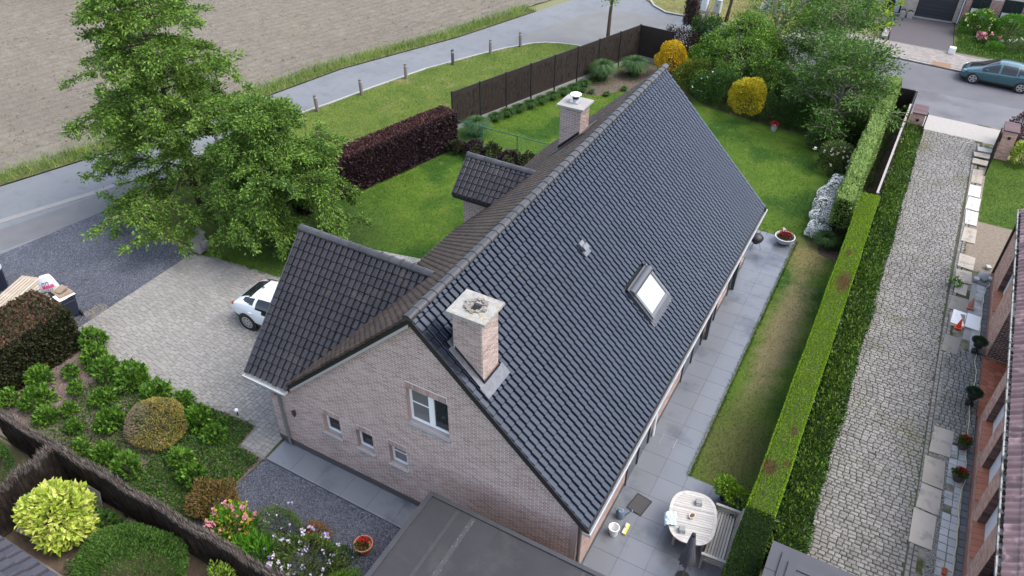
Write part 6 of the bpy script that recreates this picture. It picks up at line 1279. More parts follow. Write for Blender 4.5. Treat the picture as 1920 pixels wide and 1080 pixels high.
for i, (x, y, s_) in enumerate(((-15.6,18.9,.55),(-14.6,18.85,.75),(-13.5,18.9,.8),(-12.4,18.8,.75),(-11.4,18.9,.8),(-10.5,18.8,.7))):
    bush('beech_shrub', ['small dark beech shrub next to the purple hedge','dark purple beech shrub at the wire fence, second from the hedge','dark purple beech shrub in the middle of the wire fence','dark purple beech shrub fourth along the wire fence','dark purple beech shrub before the dormer','dark beech shrub where the wire fence meets the roof'][i], 'shrub', (x, y, 0), (.62, .5, s_*.75), 1500, .10, .065, PURP if i % 2 else leafmat('beech_green', (.014,.022,.01), (.06,.05,.03), (.03,.035,.018)), .35, 'young beech plants at the wire fence')
# clipped conifer hedge with brown scars, ivy hedge, pale pleached hedge
SCAR = (.21,.075,.04)
sc = [(SCAR,(3.92,14.6),(.36,.95),.35,1,.9),(SCAR,(3.75,16.6),(.14,.35),.35,1,.9),(SCAR,(3.66,4.75),(.34,.42),.45,1,.7),(SCAR,(4.1,5.1),(.14,.16),.5,1,.6),(SCAR,(3.98,6.4),(.13,.25),.4,1,.8),]
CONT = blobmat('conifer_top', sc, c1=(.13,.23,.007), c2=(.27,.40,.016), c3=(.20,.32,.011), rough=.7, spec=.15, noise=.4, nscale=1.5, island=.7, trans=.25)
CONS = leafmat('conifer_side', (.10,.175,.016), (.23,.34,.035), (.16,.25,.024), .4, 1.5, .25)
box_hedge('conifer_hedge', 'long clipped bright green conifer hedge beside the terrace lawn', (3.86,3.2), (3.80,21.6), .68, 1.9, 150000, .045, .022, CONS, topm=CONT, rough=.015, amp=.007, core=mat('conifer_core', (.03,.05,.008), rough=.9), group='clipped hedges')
DKC = leafmat('yew', (.012,.03,.006), (.04,.075,.014), (.024,.05,.009), .4, 2, .2)
box_hedge('yew_hedge', 'dark green clipped hedge end behind the outbuilding roof', (3.92,-1.0), (3.86,3.2), .72, 1.88, 42000, .05, .026, DKC, rough=.02, group='clipped hedges')
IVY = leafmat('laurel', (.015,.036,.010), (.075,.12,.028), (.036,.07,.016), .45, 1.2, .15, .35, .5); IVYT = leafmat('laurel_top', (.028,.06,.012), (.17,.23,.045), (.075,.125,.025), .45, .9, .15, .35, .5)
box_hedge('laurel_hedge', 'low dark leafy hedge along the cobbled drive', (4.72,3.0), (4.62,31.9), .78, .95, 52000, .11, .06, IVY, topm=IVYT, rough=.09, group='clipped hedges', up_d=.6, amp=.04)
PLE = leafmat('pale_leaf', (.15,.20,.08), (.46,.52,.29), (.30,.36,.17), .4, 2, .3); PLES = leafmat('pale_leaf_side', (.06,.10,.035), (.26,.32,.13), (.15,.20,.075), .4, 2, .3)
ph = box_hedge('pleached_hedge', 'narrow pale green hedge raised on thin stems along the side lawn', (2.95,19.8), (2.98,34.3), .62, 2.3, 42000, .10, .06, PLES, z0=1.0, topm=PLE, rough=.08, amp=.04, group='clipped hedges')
for k in range(6): O('stem', MB().tube([(2.95,20.3+k*2.6,0),(2.97,20.3+k*2.6,1.3)], .035, 6), BARK, ph)
# shrub bed: hydrangeas in three forms, copied
HYD = leafmat('hydrangea', (.022,.06,.012), (.165,.275,.05), (.07,.14,.024), .4, 2.5, .25)
forms = [bush('hydrangea', 'tmp', 'shrub', (0,0,-50), (.50,.50,.44), 620, .17, .10, HYD, .35, zc=.7, inner=.55, jit=.8, upbias=.5), bush('hydrangea', 'tmp', 'shrub', (0,0,-50), (.55,.45,.40), 560, .16, .10, HYD, .45, zc=.7, inner=.55, jit=.8, upbias=.5), bush('hydrangea', 'tmp', 'shrub', (0,0,-50), (.42,.46,.48), 500, .16, .095, HYD, .5, zc=.7, inner=.5, jit=.8, upbias=.5)]
HL = [(-19.0,.0,1.05,'behind the beech hedge corner, nearest the pale capped pillar'),(-18.3,-.55,1.1,'beside the drive edge, second from the pillar'),(-17.25,-.85,1.15,'on the drive edge, large and third from the pillar'),(-16.1,-.75,1.25,'large, on the drive edge in the middle of the bed'),(-14.95,-.85,1.25,'large, on the drive edge behind the yellow dome'),
 (-13.9,-.55,.8,'small, on the drive edge above the yellow dome'),(-12.85,-.95,1.1,'close beside the yellow dome towards the house'),(-12.0,-1.1,.95,'last one towards the house corner'),(-12.25,-.55,.45,'tiny, near the white garden light'),(-12.15,-2.25,.85,'alone in the ground cover'),(-11.3,-2.6,1.05,'broad, at the ground cover edge by the gravel'),(-13.25,-3.3,1.15,'broad, against the brushwood fence below the dome'),
 (-14.3,-3.35,.9,'by the brushwood fence, between two others'),(-15.2,-2.35,1.15,'bushy, just behind the yellow dome'),(-15.2,-3.5,.75,'small, close to the brushwood fence'),(-16.1,-3.0,.65,'small and upright on bare mulch'),(-16.4,-1.75,.95,'upright on bare mulch in the middle of the bed'),(-17.5,-1.9,.7,'small, ringed by bare mulch'),(-17.3,-3.2,.85,'on bare mulch near the fence'),
 (-18.1,-2.9,1.15,'large, near the beech hedge and the fence'),(-19.0,-3.3,.9,'at the picture edge by the fence'),(-19.0,-2.2,.95,'before the beech hedge on the mulch'),(-18.4,-1.45,.8,'between the beech hedge and the mulch patch'),(-16.9,-2.6,.6,'tiny, at the rim of the mulch patch'),(-14.6,-1.75,.85,'touching the yellow dome on its mulch side'),(-17.9,-.9,.6,'small, in the second row from the drive')]
for i, (x, y, s_, lb) in enumerate(HL): dup(forms[i % 3], (x, y, 0), random.uniform(0, 6.28), (s_*.8*random.uniform(.95,1.1), s_*.8, s_*.9*random.uniform(.9,1.15)), 'leafy green hydrangea '+lb, 'hydrangeas in the shrub bed')
for f in forms:
    for c in list(f.children): bpy.data.objects.remove(c)
    bpy.data.objects.remove(f)
DOME = blobmat('dome_leaf', [((.20,.165,.11), (-14.25,-2.15), (.95,.85), .35, 1.0, .6)], c1=(.13,.115,.05), c2=(.38,.32,.06), c3=(.25,.205,.06), rough=.6, spec=.2, noise=.6, nscale=1.6, island=.7, trans=.25)
bush('dome_shrub', 'rounded yellow brown clipped shrub in the middle of the hydrangea bed', 'shrub', (-13.75, -1.75, 0), (1.02, .92, .62), 9000, .055, .032, DOME, .06, zc=.72, inner=.75)
# ground cover carpet
n = 42000; x = rng.uniform(-17.5, -10.2, n); y = rng.uniform(-4.2, -.1, n); ok = ((x > -12.6-(y+4.2)*.3) | (rng.uniform(0,1,n) < .42)) & (y < np.interp(x, [-17.5,-14,-12.5,-11.3,-11.16,-10.15],[-.4,-.4,-.15,-.1,-.95,-1.0]))
x, y = x[ok], y[ok]; n = len(x); quads_obj('ground_cover', leaves(np.c_[x, y, rng.uniform(.01,.10,n)], np.tile((0,0,.9),(n,1)), .075, .045, .1, 1.0), leafmat('cotoneaster', (.02,.05,.012), (.085,.15,.034), (.045,.09,.02), .5, 1.2, .15), kind='stuff')
n = 2600; x = rng.uniform(-20, -13, n); y = rng.uniform(-4.2, -.6, n); quads_obj('mulch_litter', leaves(np.c_[x, y, rng.uniform(.005,.02,n)], np.c_[rng.normal(size=(n,2)), np.full(n,.1)], .09, .035, .05, .2), mat('litter', (.08,.055,.045), (.30,.24,.19), .95, .1), kind='stuff')
t = T('garden_light', 'small white topped garden light at the bed edge', 'garden light', (-12.1, .0, 0)); O('stake', MB().tube([(0,0,0),(0,0,.25)], .02, 6), DARKB, t, False); O('lamp_head', MB().lathe([(.05,.25),(.07,.30),(.05,.34)], 14), PVC, t, False)
# mixed border at the brushwood fence
PINK = leafmat('pink_petal', (.42,.13,.17), (.70,.36,.36), (.58,.24,.27), trans=.2); LIL = leafmat('lilac_petal', (.42,.34,.50), (.72,.66,.76), trans=.2); VIO = leafmat('violet_petal', (.22,.15,.42), (.42,.33,.62), trans=.2); WHT = leafmat('white_petal', (.55,.53,.5), (.78,.76,.74), trans=.2); YEL = leafmat('yellow_leaf', (.22,.22,.02), (.5,.44,.04), trans=.3)
BRON = leafmat('bronze_leaf', (.06,.05,.015), (.28,.14,.06), (.14,.11,.03), .4, 3); GREYG = leafmat('grey_green', (.035,.055,.025), (.15,.19,.10), (.08,.115,.055), .4, 3); RHO = leafmat('rhodo_leaf', (.03,.05,.018), (.15,.18,.07), (.075,.11,.035), .5, 2.5); BRI = leafmat('bright_leaf', (.035,.10,.01), (.14,.28,.035), (.07,.18,.02), .4, 3); DKG = leafmat('dark_leaf', (.02,.05,.014), (.08,.15,.04), (.042,.09,.024), .45, 1.5)
bush('photinia_shrub', 'bronze tinted shrub at the corner of the gravel bed', 'shrub', (-9.95, -2.95, 0), (.85, .72, .52), 3800, .09, .04, BRON, .35)
bush('pink_hydrangea', 'pink flowering shrub with yellow leaves beside the brushwood fence', 'shrub', (-8.95, -3.35, 0), (.72, .62, .55), 2600, .12, .07, BRI, .3, flowers=[(PINK, 95, .09, .05, 7), (YEL, 70, .10, 0, 3)])
bush('heath_shrub', 'grey green fine leaved shrub on the gravel edge', 'shrub', (-7.75, -2.65, 0), (.78, .6, .52), 4200, .055, .022, GREYG, .3, flowers=[(LIL, 16, .05, .1, 5)])
bush('lily_clump', 'bright green strap leaved clump between the flowering shrubs', 'plant', (-7.85, -3.65, 0), (.62, .5, .38), 900, .34, .045, BRI, .3, upbias=1.2, stem=False)
bush('rhododendron', 'wide rhododendron with pale lilac blossoms near the garage roof', 'shrub', (-6.35, -3.15, 0), (1.12, .85, .62), 5200, .09, .032, RHO, .35, flowers=[(LIL, 46, .075, -.05, 8), (VIO, 10, .07, .3, 7)])
bush('azalea', 'red tinted azalea at the back of the rhododendron', 'shrub', (-6.75, -2.35, 0), (.48, .32, .42), 1400, .06, .026, BRON, .35, flowers=[(leafmat('coral_petal', (.45,.05,.05), (.65,.18,.15)), 26, .06, .3, 6)])
bush('spirea', 'small fresh green shrub between rhododendron and garage', 'shrub', (-5.0, -3.35, 0), (.75, .65, .50), 3600, .06, .026, leafmat('spirea_leaf', (.04,.09,.012), (.17,.25,.04), (.09,.16,.022)), .3)
bush('lavender', 'dark green low shrub beside the clay pot', 'shrub', (-5.75, -2.45, 0), (.42, .32, .3), 1200, .06, .02, DKG, .35, flowers=[(VIO, 14, .05, .3, 5)])
t = T('clay_pot', 'terracotta bowl of red flowers on the dark gravel', 'flower pot', (-5.45, -1.95, .01)); O('pot', MB().lathe([(.17,0),(.25,.28),(.27,.28),(.27,.33),(.24,.33),(.22,.2)], 24), mat('terra_pot', (.36,.13,.07), (.46,.19,.11), .8, .3, .4, 8, 0), t, False, smooth=True)
P, Nn = ell_points(200, (0,-.05,.26), (.2,.16,.1), .3, -.1); quads_obj('foliage', leaves(P, Nn, .08, .06), leafmat('geranium', None, None), t, False); P, Nn = ell_points(150, (0,.06,.33), (.15,.12,.1), .5, 0, .3); quads_obj('blossom', leaves(P, Nn, .05, .045), RED, t, False)
# yard behind the brushwood fence
VAR = leafmat('variegated', (.17,.23,.03), (.60,.58,.20), (.42,.45,.09), .35, 2.5, .25)
bush('variegated_shrub', 'bright yellow variegated shrub beside the compost bin', 'shrub', (-13.05, -5.55, 0), (.98, .95, .86), 3000, .19, .10, VAR, .3, zc=.95, inner=.5, upbias=.15, jit=1.0)
bush('round_yew', 'large rounded dark green shrub in the bare yard', 'shrub', (-10.05, -5.75, 0), (1.62, 1.3, .86), 30000, .075, .026, leafmat('yew_round', (.028,.062,.014), (.10,.17,.045), (.056,.11,.025), .5, 1.5), .12, zc=.7, inner=.75)
bush('golden_privet', 'pale yellow green upright shrub at the brushwood fence', 'shrub', (-7.55, -5.0, 0), (.78, .5, .68), 2600, .09, .045, leafmat('privet_gold', (.07,.12,.015), (.32,.38,.085), (.17,.23,.04)), .6, zc=.9, upbias=.6)
bush('box_shrub', 'rounded dark green shrub at the picture edge behind the short brushwood fence', 'shrub', (-16.7, -5.6, 0), (.85, .9, .85), 7000, .06, .03, DKG, .1, inner=.75)
bush('bramble', 'straggly dark green shrub under the leaning grey sheet', 'shrub', (-12.0, -4.95, 0), (.7, .35, .42), 700, .11, .07, DKG, .5); bush('bramble', 'straggly grey green shrub between fence and round shrub', 'shrub', (-11.2, -5.0, 0), (.65, .4, .45), 800, .09, .05, GREYG, .5)
bush('leafy_weed', 'low pale weeds at the foot of the round shrub', 'plant', (-11.75, -6.2, 0), (.45, .3, .12), 160, .12, .08, GREYG, .5, stem=False)
t = bush('drive_weed', 'green weed in the cobbles beside a small beige slab', 'plant', (7.86, 19.35, 0), (.24, .24, .2), 220, .09, .04, BRI, .4, stem=False)
# ornamental grasses
GRS = leafmat('grass_blue', (.03,.065,.035), (.12,.18,.10), (.065,.115,.06), .4, 3, .25); GRS2 = leafmat('grass_dark', (.018,.045,.016), (.075,.13,.05), (.04,.08,.03), .4, 3, .25)
def tuft(lb, x, y, r, h, n, m=None, grp=None, name='ornamental_grass'):
    t = T(name, lb, 'grass clump', (x, y, 0), 0, grp); a = rng.uniform(0, 6.28, n); q = rng.uniform(0, 1, n)**.6; ln = rng.uniform(.6, 1.1, n); Q = []
    p0 = np.c_[np.cos(a)*q*r*.25, np.sin(a)*q*r*.25, np.zeros(n)]; p1 = np.c_[np.cos(a)*q*r*.6, np.sin(a)*q*r*.6, h*.8*ln]; p2 = np.c_[np.cos(a)*q*r*1.1, np.sin(a)*q*r*1.1, h*ln*(1.0-.35*q)]
    s = np.c_[-np.sin(a), np.cos(a), 0*a]*.010
    quads_obj('blades', np.concatenate([np.stack([p0-s, p0+s, p1+s, p1-s], 1), np.stack([p1-s, p1+s, p2+s*.2, p2-s*.2], 1)]), m or GRS, t, False); return t
g_ = 'tall grasses at the panel fence'
tuft('large blue green grass clump in the mulched corner', -12.75, 31.0, .95, 1.35, 2600, None, g_); tuft('tall grass clump next to the yellow bush', -11.3, 32.6, 1.0, 1.3, 2400, None, g_); tuft('pale grass clump behind the wire fence', -15.55, 20.9, .85, 1.15, 2000, None, g_)
for i in range(9): u = i/8; tuft(('first','second','third','fourth','fifth','sixth','seventh','eighth','last')[i]+' low dark grass clump along the fence base, counted from the wire fence', -15.6+u*2.35, 23.0+u*6.5, .5, .5, 700, GRS2, 'row of low grasses along the fence')
for i in range(4): x_, y_ = ((-13.0,28.9),(-12.5,28.95),(-11.6,29.1),(-11.0,30.3))[i]; tuft('small grass clump on the mulch edge, '+('first','second','third','last')[i]+' from the chimney', x_, y_, .28, .28, 320, GRS2, 'small grasses on the mulch')
tuft('dark fine grass clump at the end of the white flowers', 2.75, 19.6, .62, .7, 1800, GRS2)
# back garden border
GOLD = leafmat('gold_leaf', (.20,.19,.012), (.60,.48,.025), (.42,.36,.018), .6, 1.6, .25)
bush('golden_shrub', 'egg shaped golden yellow shrub at the back lawn edge', 'shrub', (-3.8, 30.4, 0), (1.08, 1.02, 1.15), 9000, .085, .05, GOLD, .17, zc=1.0, inner=.72); bush('golden_shrub', 'golden yellow shrub peeking out behind the roof ridge', 'shrub', (-9.3, 33.6, 0), (1.1, 1.0, 1.1), 6500, .09, .055, leafmat('gold_leaf_b', (.28,.2,.01), (.68,.45,.02), (.52,.36,.015)), .3, zc=1.0, inner=.7)
CLIMB_ = leafmat('shrub_green', (.03,.07,.014), (.13,.21,.05), (.065,.125,.027))
bd = [(-7.4,32.2,1.3,1.0,1.2,leafmat('olive_leaf', (.04,.06,.01), (.15,.17,.03), (.085,.11,.018)),'olive green shrub just beyond the roof edge'),(-6.4,31.3,1.0,.9,1.0,DKG,'dark shrub with a few white flowers beyond the roof'),(-5.3,31.3,1.1,.9,1.2,DKG,'dark green shrub behind the egg shaped golden one'),(-2.5,30.5,.9,.7,.85,IVY,'dark green shrub between the golden one and the red bucket'),
 (-1.3,30.5,.9,.7,1.0,IVY,'dark green shrub behind the red bucket'),(-.3,30.4,1.1,.8,1.15,DKG,'low dark shrub under the small bare branched tree'),(.6,28.9,.75,.8,.6,GREYG,'low grey green shrub beside the white rhododendron'),(1.8,29.7,.8,.8,1.1,DKG,'dark shrub between the tree trunk and the pale hedge'),(-3.4,33.2,1.7,1.4,1.5,DKG,'large dark shrub mass in the deep border'),(-.8,33.4,1.6,1.3,1.4,DKG,'large dark shrub mass under the fruit tree'),(1.6,33.0,1.1,1.2,1.6,DKG,'dark shrub against the end of the pale hedge'),(-2.4,35.5,1.7,1.1,1.8,leafmat('mid_leaf', (.02,.055,.014), (.11,.18,.045), (.055,.105,.025)),'tall mid green shrub at the street behind the pollarded tree'),(.6,35.3,1.7,1.0,1.7,DKG,'tall dark shrub at the street behind the bare twigged tree'),(-4.2,36.2,1.3,1.0,1.6,CLIMB_,'leafy shrub round the foot of the pollarded tree')]
for (x, y, a, b_, c, m_, lb) in bd: bush('border_shrub', lb, 'shrub', (x, y, 0), (a, b_, c), int(2600*a*b_+1200), .10, .05, m_, .3, 'shrubs in the deep garden border', flowers=[(WHT, 12, .08, 0, 5)] if 'white flowers' in lb else ())
bush('white_rhododendron', 'white flowering rhododendron at the lawn edge', 'shrub', (1.75, 26.6, 0), (1.0, .95, .85), 4800, .10, .045, RHO, .25, flowers=[(leafmat('blush_petal', (.6,.48,.46), (.8,.72,.70)), 40, .09, .1, 7)]); 
t = T('daisy_bank', 'dense bank of tiny white flowers along the side lawn', 'flower bed', (2.25, 22.2, 0)); PL, NL, PB, NB = [], [], [], []
for (dx, dy, rx_, ry_, rz_) in ((-.05,-2.0,.55,.6,.45),(.0,-1.2,.62,.7,.55),(-.1,-.4,.68,.7,.6),(.05,.4,.66,.7,.66),(.0,1.2,.66,.8,.64),(-.05,1.9,.55,.6,.55),(.1,2.5,.5,.5,.5)):
    P, Nn = ell_points(1700, (dx, dy, rz_*.6), (rx_, ry_, rz_), .75, -.5, .25); PL.append(P); NL.append(Nn); P, Nn = ell_points(2100, (dx, dy, rz_*.62), (rx_*1.02, ry_*1.02, rz_*1.04), .92, -.35, .25); PB.append(P); NB.append(Nn+(0,0,.5))
P = np.concatenate(PL); P[:, 2] = np.abs(P[:, 2])+.02; quads_obj('foliage', leaves(P, np.concatenate(NL), .06, .03), leafmat('daisy_leaf', (.03,.06,.02), (.11,.16,.06)), t, False)
P = np.concatenate(PB); P[:, 2] = np.abs(P[:, 2])+.03; quads_obj('blossom', petals(P, np.concatenate(NB), .034), mat('daisy_white', (.66,.65,.61), (.85,.84,.80), .8, .2), t, False)
t = T('red_bucket', 'small metal tub with red flowers at the border edge', 'planter', (-1.95, 29.55, .01)); O('tub', MB().lathe([(.15,0),(.18,.3),(.17,.3)], 16), ZINC, t, False, smooth=True); P, Nn = ell_points(220, (0,0,.34), (.18,.18,.16)); quads_obj('blossom', leaves(P, Nn, .07, .06), RED, t, False)
bush('red_flower_clump', 'red flowering clump in the shade beside the pale hedge', 'plant', (2.1, 30.9, 0), (.4,.35,.4), 350, .09, .05, DKG, .4, flowers=[(RED, 34, .08, .1, 6)])
# trees of the back garden
FRUIT = leafmat('fruit_leaf', (.022,.055,.014), (.13,.205,.05), (.065,.125,.028), .45, 1.2, .25); PALEB = mat('pale_bark', (.15,.125,.105), (.25,.215,.19), .9, .2, .5, 9, .2, bump=.5)
tree('fruit_tree', 'spreading tree with bare pale twigs and drooping leaves beside the pale hedge', (1.0, 30.6, 0), 4.4, lambda f: 2.9*(1-.45*f)+.3, .55, 34, 15000, .18, .065, FRUIT, .13, (-.3,.3), .2, .55, .24, barkm=PALEB, sub=5, twig=1.3, leaf_from=.4)
tree('walnut_tree', 'loose grey green tree in the far part of the border', (-.9, 36.4, 0), 5.0, lambda f: 2.4*(1-.4*f)+.3, 1.6, 22, 6500, .19, .07, FRUIT, .12, (.2,.2), .15, .45, .25, barkm=PALEB, sub=5, leaf_from=.35)
CLIMB = leafmat('climber_leaf', (.035,.08,.014), (.24,.35,.07), (.10,.18,.03), .45, 1.2, .3)
tree('draped_tree', 'green drooping climber draped over an old tree behind the golden shrub', (-5.6, 34.4, 0), 4.2, lambda f: 2.9*math.sin(math.pi*min(1, .35+.65*f))+.3, .8, 52, 30000, .11, .06, CLIMB, .16, (.3,.1), .75, .5, .15, vary=(.6,1.2))
# pollarded tree with thick pale limbs
t = T('pollard_tree', 'old pollarded tree with thick pale knotted limbs and ivy', 'tree', (-4.2, 37.6, 0)); k = MB(); k.tube([(0,0,0),(.05,.1,1.6),(.0,.0,3.0)], [.34,.26,.22], 10)
for (pts, r0_) in (([(0,0,2.6),(-.5,.2,3.6),(-.6,.1,4.6),(-.5,.2,5.6)], .16), ([(0,0,2.8),(.6,.1,3.8),(1.2,.0,4.6),(1.9,.2,5.2)], .15), ([(0,0,2.4),(-.9,-.2,3.0),(-1.6,-.2,3.2)], .11), ([(.6,.1,3.8),(.5,.2,4.7),(.8,.2,5.6)], .10), ([(0,0,2.9),(.2,.9,3.9),(.3,1.2,5.0)], .12), ([(-.5,.2,3.6),(-1.3,.3,4.1)], .08)):
    k.tube(pts, [r0_*(1-.35*i/len(pts)) for i in range(len(pts))], 8); e = np.array(pts[-1])
    for q in range(4): k.tube([e, e+np.array((random.uniform(-.3,.3), random.uniform(-.3,.3), random.uniform(.2,.5)))], [r0_*.5, .02], 5)
O('trunk', k, mat('pollard_bark', (.27,.20,.165), (.46,.37,.32), .9, .2, .6, 7, 0, bump=.8, bscale=20), t, False, smooth='all')
P = []; 
for q in range(60): a = rng.uniform(0, 6.28); r_ = rng.uniform(.2, 2.2); P.append(np.array((r_*math.cos(a), r_*math.sin(a), rng.uniform(1.2, 5.4)))+rng.normal(size=(90,3))*(.28,.28,.4))
P = np.concatenate(P); quads_obj('crown', leaves(P, P*(.3,.3,.1)+rng.normal(size=P.shape)*.5, .14, .075), CLIMB, t, False)
# ivy covered dead stump
t = T('ivy_stump', 'dead tree stump with brown withered leaves and ivy at the panel fence corner', 'tree', (-8.6, 36.2, 0)); k = MB(); k.tube([(0,0,0),(.1,0,1.5),(.0,.1,3.2)], [.22,.17,.12], 8)
for e in ((-.9,0,4.0),(.5,.2,3.8),(.9,-.2,3.0),(-.5,.1,2.8),(.3,.3,4.2)): k.tube([(0,0,1.8+random.uniform(0,.8)), (e[0]*.5, e[1]*.5, (e[2]+2.2)/2), e], [.09,.06,.03], 6)
O('trunk', k, PALEB, t, False, smooth='all')
P = rng.uniform(-1,1,(5200,3))*(.8,.6,1.4)+(.35,0,1.7); quads_obj('ivy', leaves(P, P-np.array((.25,0,1.2)), .11, .08), DKG, t, False)
WIT = leafmat('withered', (.02,.014,.013), (.12,.075,.055), (.05,.035,.03)); P = rng.uniform(-1,1,(3200,3))*(.42,.3,.85)+(-.7,.0,3.3); P2 = rng.uniform(-1,1,(5200,3))*(1.1,.5,1.2)+(-.9,-.4,1.1); P = np.concatenate([P, P2]); P[:, 2] = np.abs(P[:, 2]); quads_obj('withered_leaves', leaves(P, rng.normal(size=P.shape)-(0,0,.8), .12, .06), WIT, t, False)
bush('ivy_thicket', 'mixed green thicket beside the dead stump', 'shrub', (-7.2, 34.6, 0), (1.5, 1.0, 1.5), 6000, .11, .06, CLIMB, .35)
# street side
tree('street_tree', 'slim street tree rising past the panel fence', (-14.6, 36.1, 0), 9, lambda f: 1.5*(1-f*.5) if f > .05 else .45, 2.9, 26, 5200, .15, .09, MAPLE, .14, (.15,.0), .1, .7, .2, group='street trees'); tree('street_tree', 'dark slim trunk leaning over the dry verge', (-9.2, 45.0, 0), 8, lambda f: 1.8*(1-f*.4), 3.2, 22, 4000, .15, .09, MAPLE, .13, (.9,.1), .1, .6, .2, group='street trees')
GINK = leafmat('ginkgo', (.14,.20,.012), (.46,.52,.06), (.30,.37,.03), .3, 2, .35)
tree('ginkgo_tree', 'young ginkgo with sparse yellow green twigs on the pavement', (.75, 44.95, .08), 6.5, lambda f: 1.35*(1-.35*f), .9, 28, 2600, .13, .10, GINK, .075, (.1,0), -.1, .3, .08, barkm=PALEB, sub=2, leaf_from=.15)
fs = [(-4.6,50.2,1.3,1.2,1.2,CLIMB,'broad green shrub by the far forecourt'),(-2.4,48.2,1.2,1.0,1.1,BRON,'green shrub with bronze tips at the pavement'),(-1.0,50.4,1.2,1.2,1.3,DKG,'dark green shrub in front of the far tan house'),(-3.6,46.6,.9,.7,.8,leafmat('lime_leaf', (.06,.10,.015), (.2,.26,.045), (.12,.18,.026)),'lime green shrub at the kerb of the far pavement'),(-6.6,49.6,1.5,1.2,1.5,DKG,'large dark shrub behind the utility pole')]
for (x, y, a, b_, c, m_, lb) in fs: bush('street_shrub', lb, 'shrub', (x, y, .05), (a, b_, c), 3200, .13, .07, m_, .35, 'shrubs before the far tan house')
bush('flowering_shrub', 'large pale flowered shrub under the brown windows', 'shrub', (6.7, 50.9, .09), (1.25, 1.0, 1.0), 5200, .11, .06, BRI, .2, flowers=[(leafmat('cream_petal', (.36,.36,.14), (.52,.5,.28)), 60, .12, .0, 6)]); bush('round_shrub', 'large rounded plain green shrub under the second brown window', 'shrub', (8.6, 50.7, .09), (1.2, 1.0, 1.1), 5200, .10, .055, BRI, .1)
bush('peony', 'pink flowering peony in front of the rounded shrubs', 'plant', (7.4, 49.0, .09), (.85, .5, .5), 1300, .11, .05, DKG, .35, flowers=[(PINK, 15, .17, .25, 9)]); bush('low_shrub', 'small rounded green shrub beside the white roses', 'shrub', (7.9, 48.1, .09), (.6, .5, .42), 1700, .07, .035, BRI, .12); bush('rose_shrub', 'dark rose shrub with a few white flowers', 'shrub', (9.2, 48.6, .09), (1.0, .7, .6), 1700, .08, .04, GREYG, .35, flowers=[(WHT, 14, .10, .1, 6)])
n = 9000; x = rng.uniform(5.7, 12, n); y = rng.uniform(46.9, 50.5, n)-(x-5.7)*.05; quads_obj('garden_ground_cover', leaves(np.c_[x, y, rng.uniform(.1,.35,n)], np.tile((0,0,1.),(n,1)), .13, .055, .1, .9), leafmat('cover_leaf', (.03,.07,.015), (.13,.2,.05), (.07,.13,.028)), kind='stuff')
bush('plum_maple', 'dark purple maple beside the second gate pier', 'shrub', (9.6, 34.2, 0), (.75, .7, 1.0), 2600, .10, .045, leafmat('plum_leaf', (.03,.01,.015), (.14,.05,.05), (.07,.025,.03)), .3); bush('yellow_shrub', 'lime yellow leafed shrub by the second gate pier', 'shrub', (9.9, 32.0, 0), (.6, .5, .75), 1400, .12, .06, leafmat('lime_b', (.14,.19,.02), (.42,.46,.08), (.27,.33,.04)), .3)
# ------------------------------------------------------------------ grass blades
def blades(name, poly, n, h0, h1, m, z=.0, wd_=.010, excl=None, lean=1.0):
    xs = [p[0] for p in poly]; ys = [p[1] for p in poly]; x = rng.uniform(min(xs), max(xs), n); y = rng.uniform(min(ys), max(ys), n)
    P_ = np.array(poly); ok = np.zeros(n, bool); j = len(poly)-1
    for i in range(len(poly)):
        xi, yi = P_[i]; xj, yj = P_[j]; c = ((yi > y) != (yj > y)) & (x < (xj-xi)*(y-yi)/(yj-yi+1e-12)+xi); ok ^= c; j = i
    if excl: 
        for e in excl: ok &= ~((x > e[0]) & (x < e[1]) & (y > e[2]) & (y < e[3]))
    x, y = x[ok], y[ok]; n = len(x); a = rng.uniform(0, 6.28, n); h = rng.uniform(h0, h1, n); l = rng.normal(0, lean, (n, 2))*h[:, None]; s = np.c_[np.cos(a), np.sin(a), 0*a]*wd_
    b = np.c_[x, y, np.full(n, z)]; quads_obj(name, np.stack([b-s, b+s, b+np.c_[l, h]], 1), m, nper=3, kind='stuff')
HB = [(-9.2,0,0,16.6)]
blades('grass', [(-19.2,6.0),(-18.9,12),(-16.95,20.8),(-12.1,35.2),(-6.5,30.4),(-9.2,16.6),(-9.2,6.0)], 130000, .03, .07, LAWN, .004, excl=HB)
blades('grass', [(-10,17),(-.3,16.9),(-.3,19.4),(1.58,19.5),(1.6,4.9),(3.5,4.8),(3.5,18.5),(2.4,18.8),(1.3,23),(.8,26.7),(.4,28.6),(-2.1,29.2),(-6.5,30.4)], 170000, .02, .05, LAWN, .004)
blades('passage_weeds', [(4.0,3.2),(5.05,3.2),(5.0,34),(4.1,34)], 30000, .05, .2, leafmat('weed_blade', (.02,.045,.012), (.09,.14,.035)), .006)
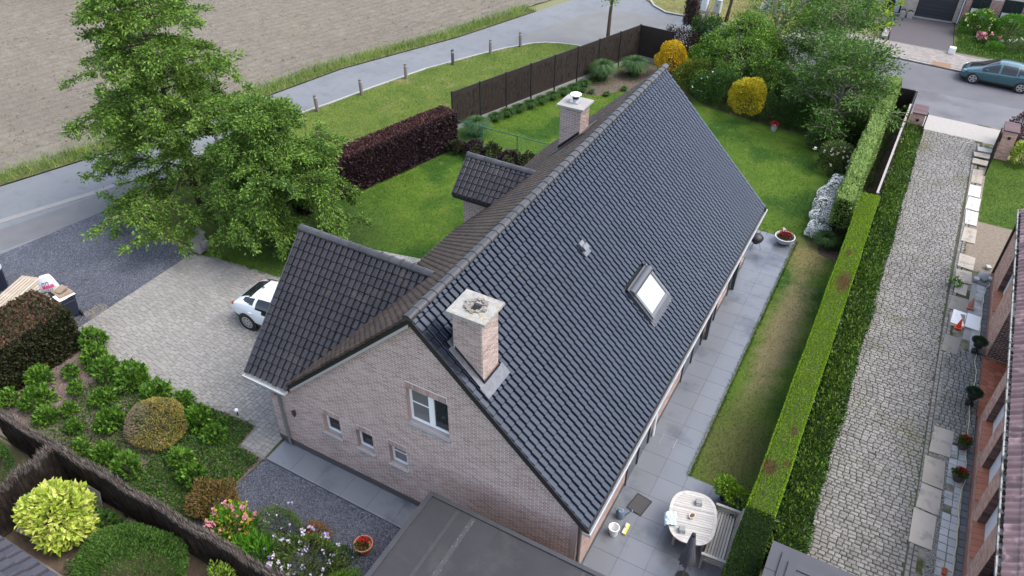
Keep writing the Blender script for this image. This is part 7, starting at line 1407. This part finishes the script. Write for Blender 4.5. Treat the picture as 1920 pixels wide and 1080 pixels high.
blades('border_weeds', [(-9,33),(-6.4,30.9),(-4.6,30.3),(-2.1,29.9),(-.2,29.9),(1.2,28.4),(2.6,20),(3.6,20),(3.9,35),(-9,35)], 50000, .08, .35, MATS['weed_blade'], .01, .016)
blades('grass', LAWNP+[(-12.12,35.2),(-16.95,20.8),(-18.9,12),(-19.2,6.1),(-21.5,6.2)], 150000, .03, .08, VERGE, .0)
blades('grass', [(8.42,25.1),(8.5,32.3),(14,32.3),(14,25.1)], 26000, .025, .06, MATS['lawn_grass_b'], .012)
blades('grass', [(-14.94,47.42),(-16,46.79),(-13.6,44.8),(-9.77,44.45),(-6.63,44.2),(-4.6,44.3),(-5,54),(-9,56)], 40000, .03, .09, MATS['dry_verge'], .03)
ve = np.array(VE[1:8]); band = [tuple(p+(-.1,0)) for p in ve]+[tuple(p+(-1.5,0)) for p in ve[::-1]]
FV = leafmat('verge_blade', (.06,.12,.02), (.26,.29,.10), (.13,.20,.042), .6, .6, .2)
sheet('field_margin', band, .0, mat('margin_soil', (.06,.075,.025), (.14,.13,.06), .95, .1, .6, 1.5, .2)); blades('verge_grass', band, 90000, .2, .65, FV, 0, .014, lean=.45)

edge_l = np.array(LAWNP[1:16]); bnd = [tuple(p) for p in edge_l]+[tuple(p+(.35,-.1)) for p in edge_l[::-1]]
blades('edge_grass', bnd, 9000, .06, .18, FV, 0, .012, lean=.6)
blades('edge_grass', [(1.5,4.9),(1.66,4.9),(1.66,19.4),(1.5,19.4)], 5000, .03, .08, LAWN, .01, .008, lean=.8)
blades('edge_grass', [(-20.4,5.75),(-15.7,6.35),(-9.3,6.35),(-9.3,6.6),(-20.4,6.2)], 6000, .04, .14, LAWN, .0, .01, lean=.7)
blades('edge_grass', [(7.98,10),(8.06,10),(8.1,33),(8.0,33)], 2500, .03, .12, MATS['weed_blade'], .01, .008, lean=.8)
blades('joint_weeds', [(5.0,5),(5.2,5),(5.2,33),(5.0,33)], 3000, .03, .1, MATS['weed_blade'], .01, .008, lean=.8)
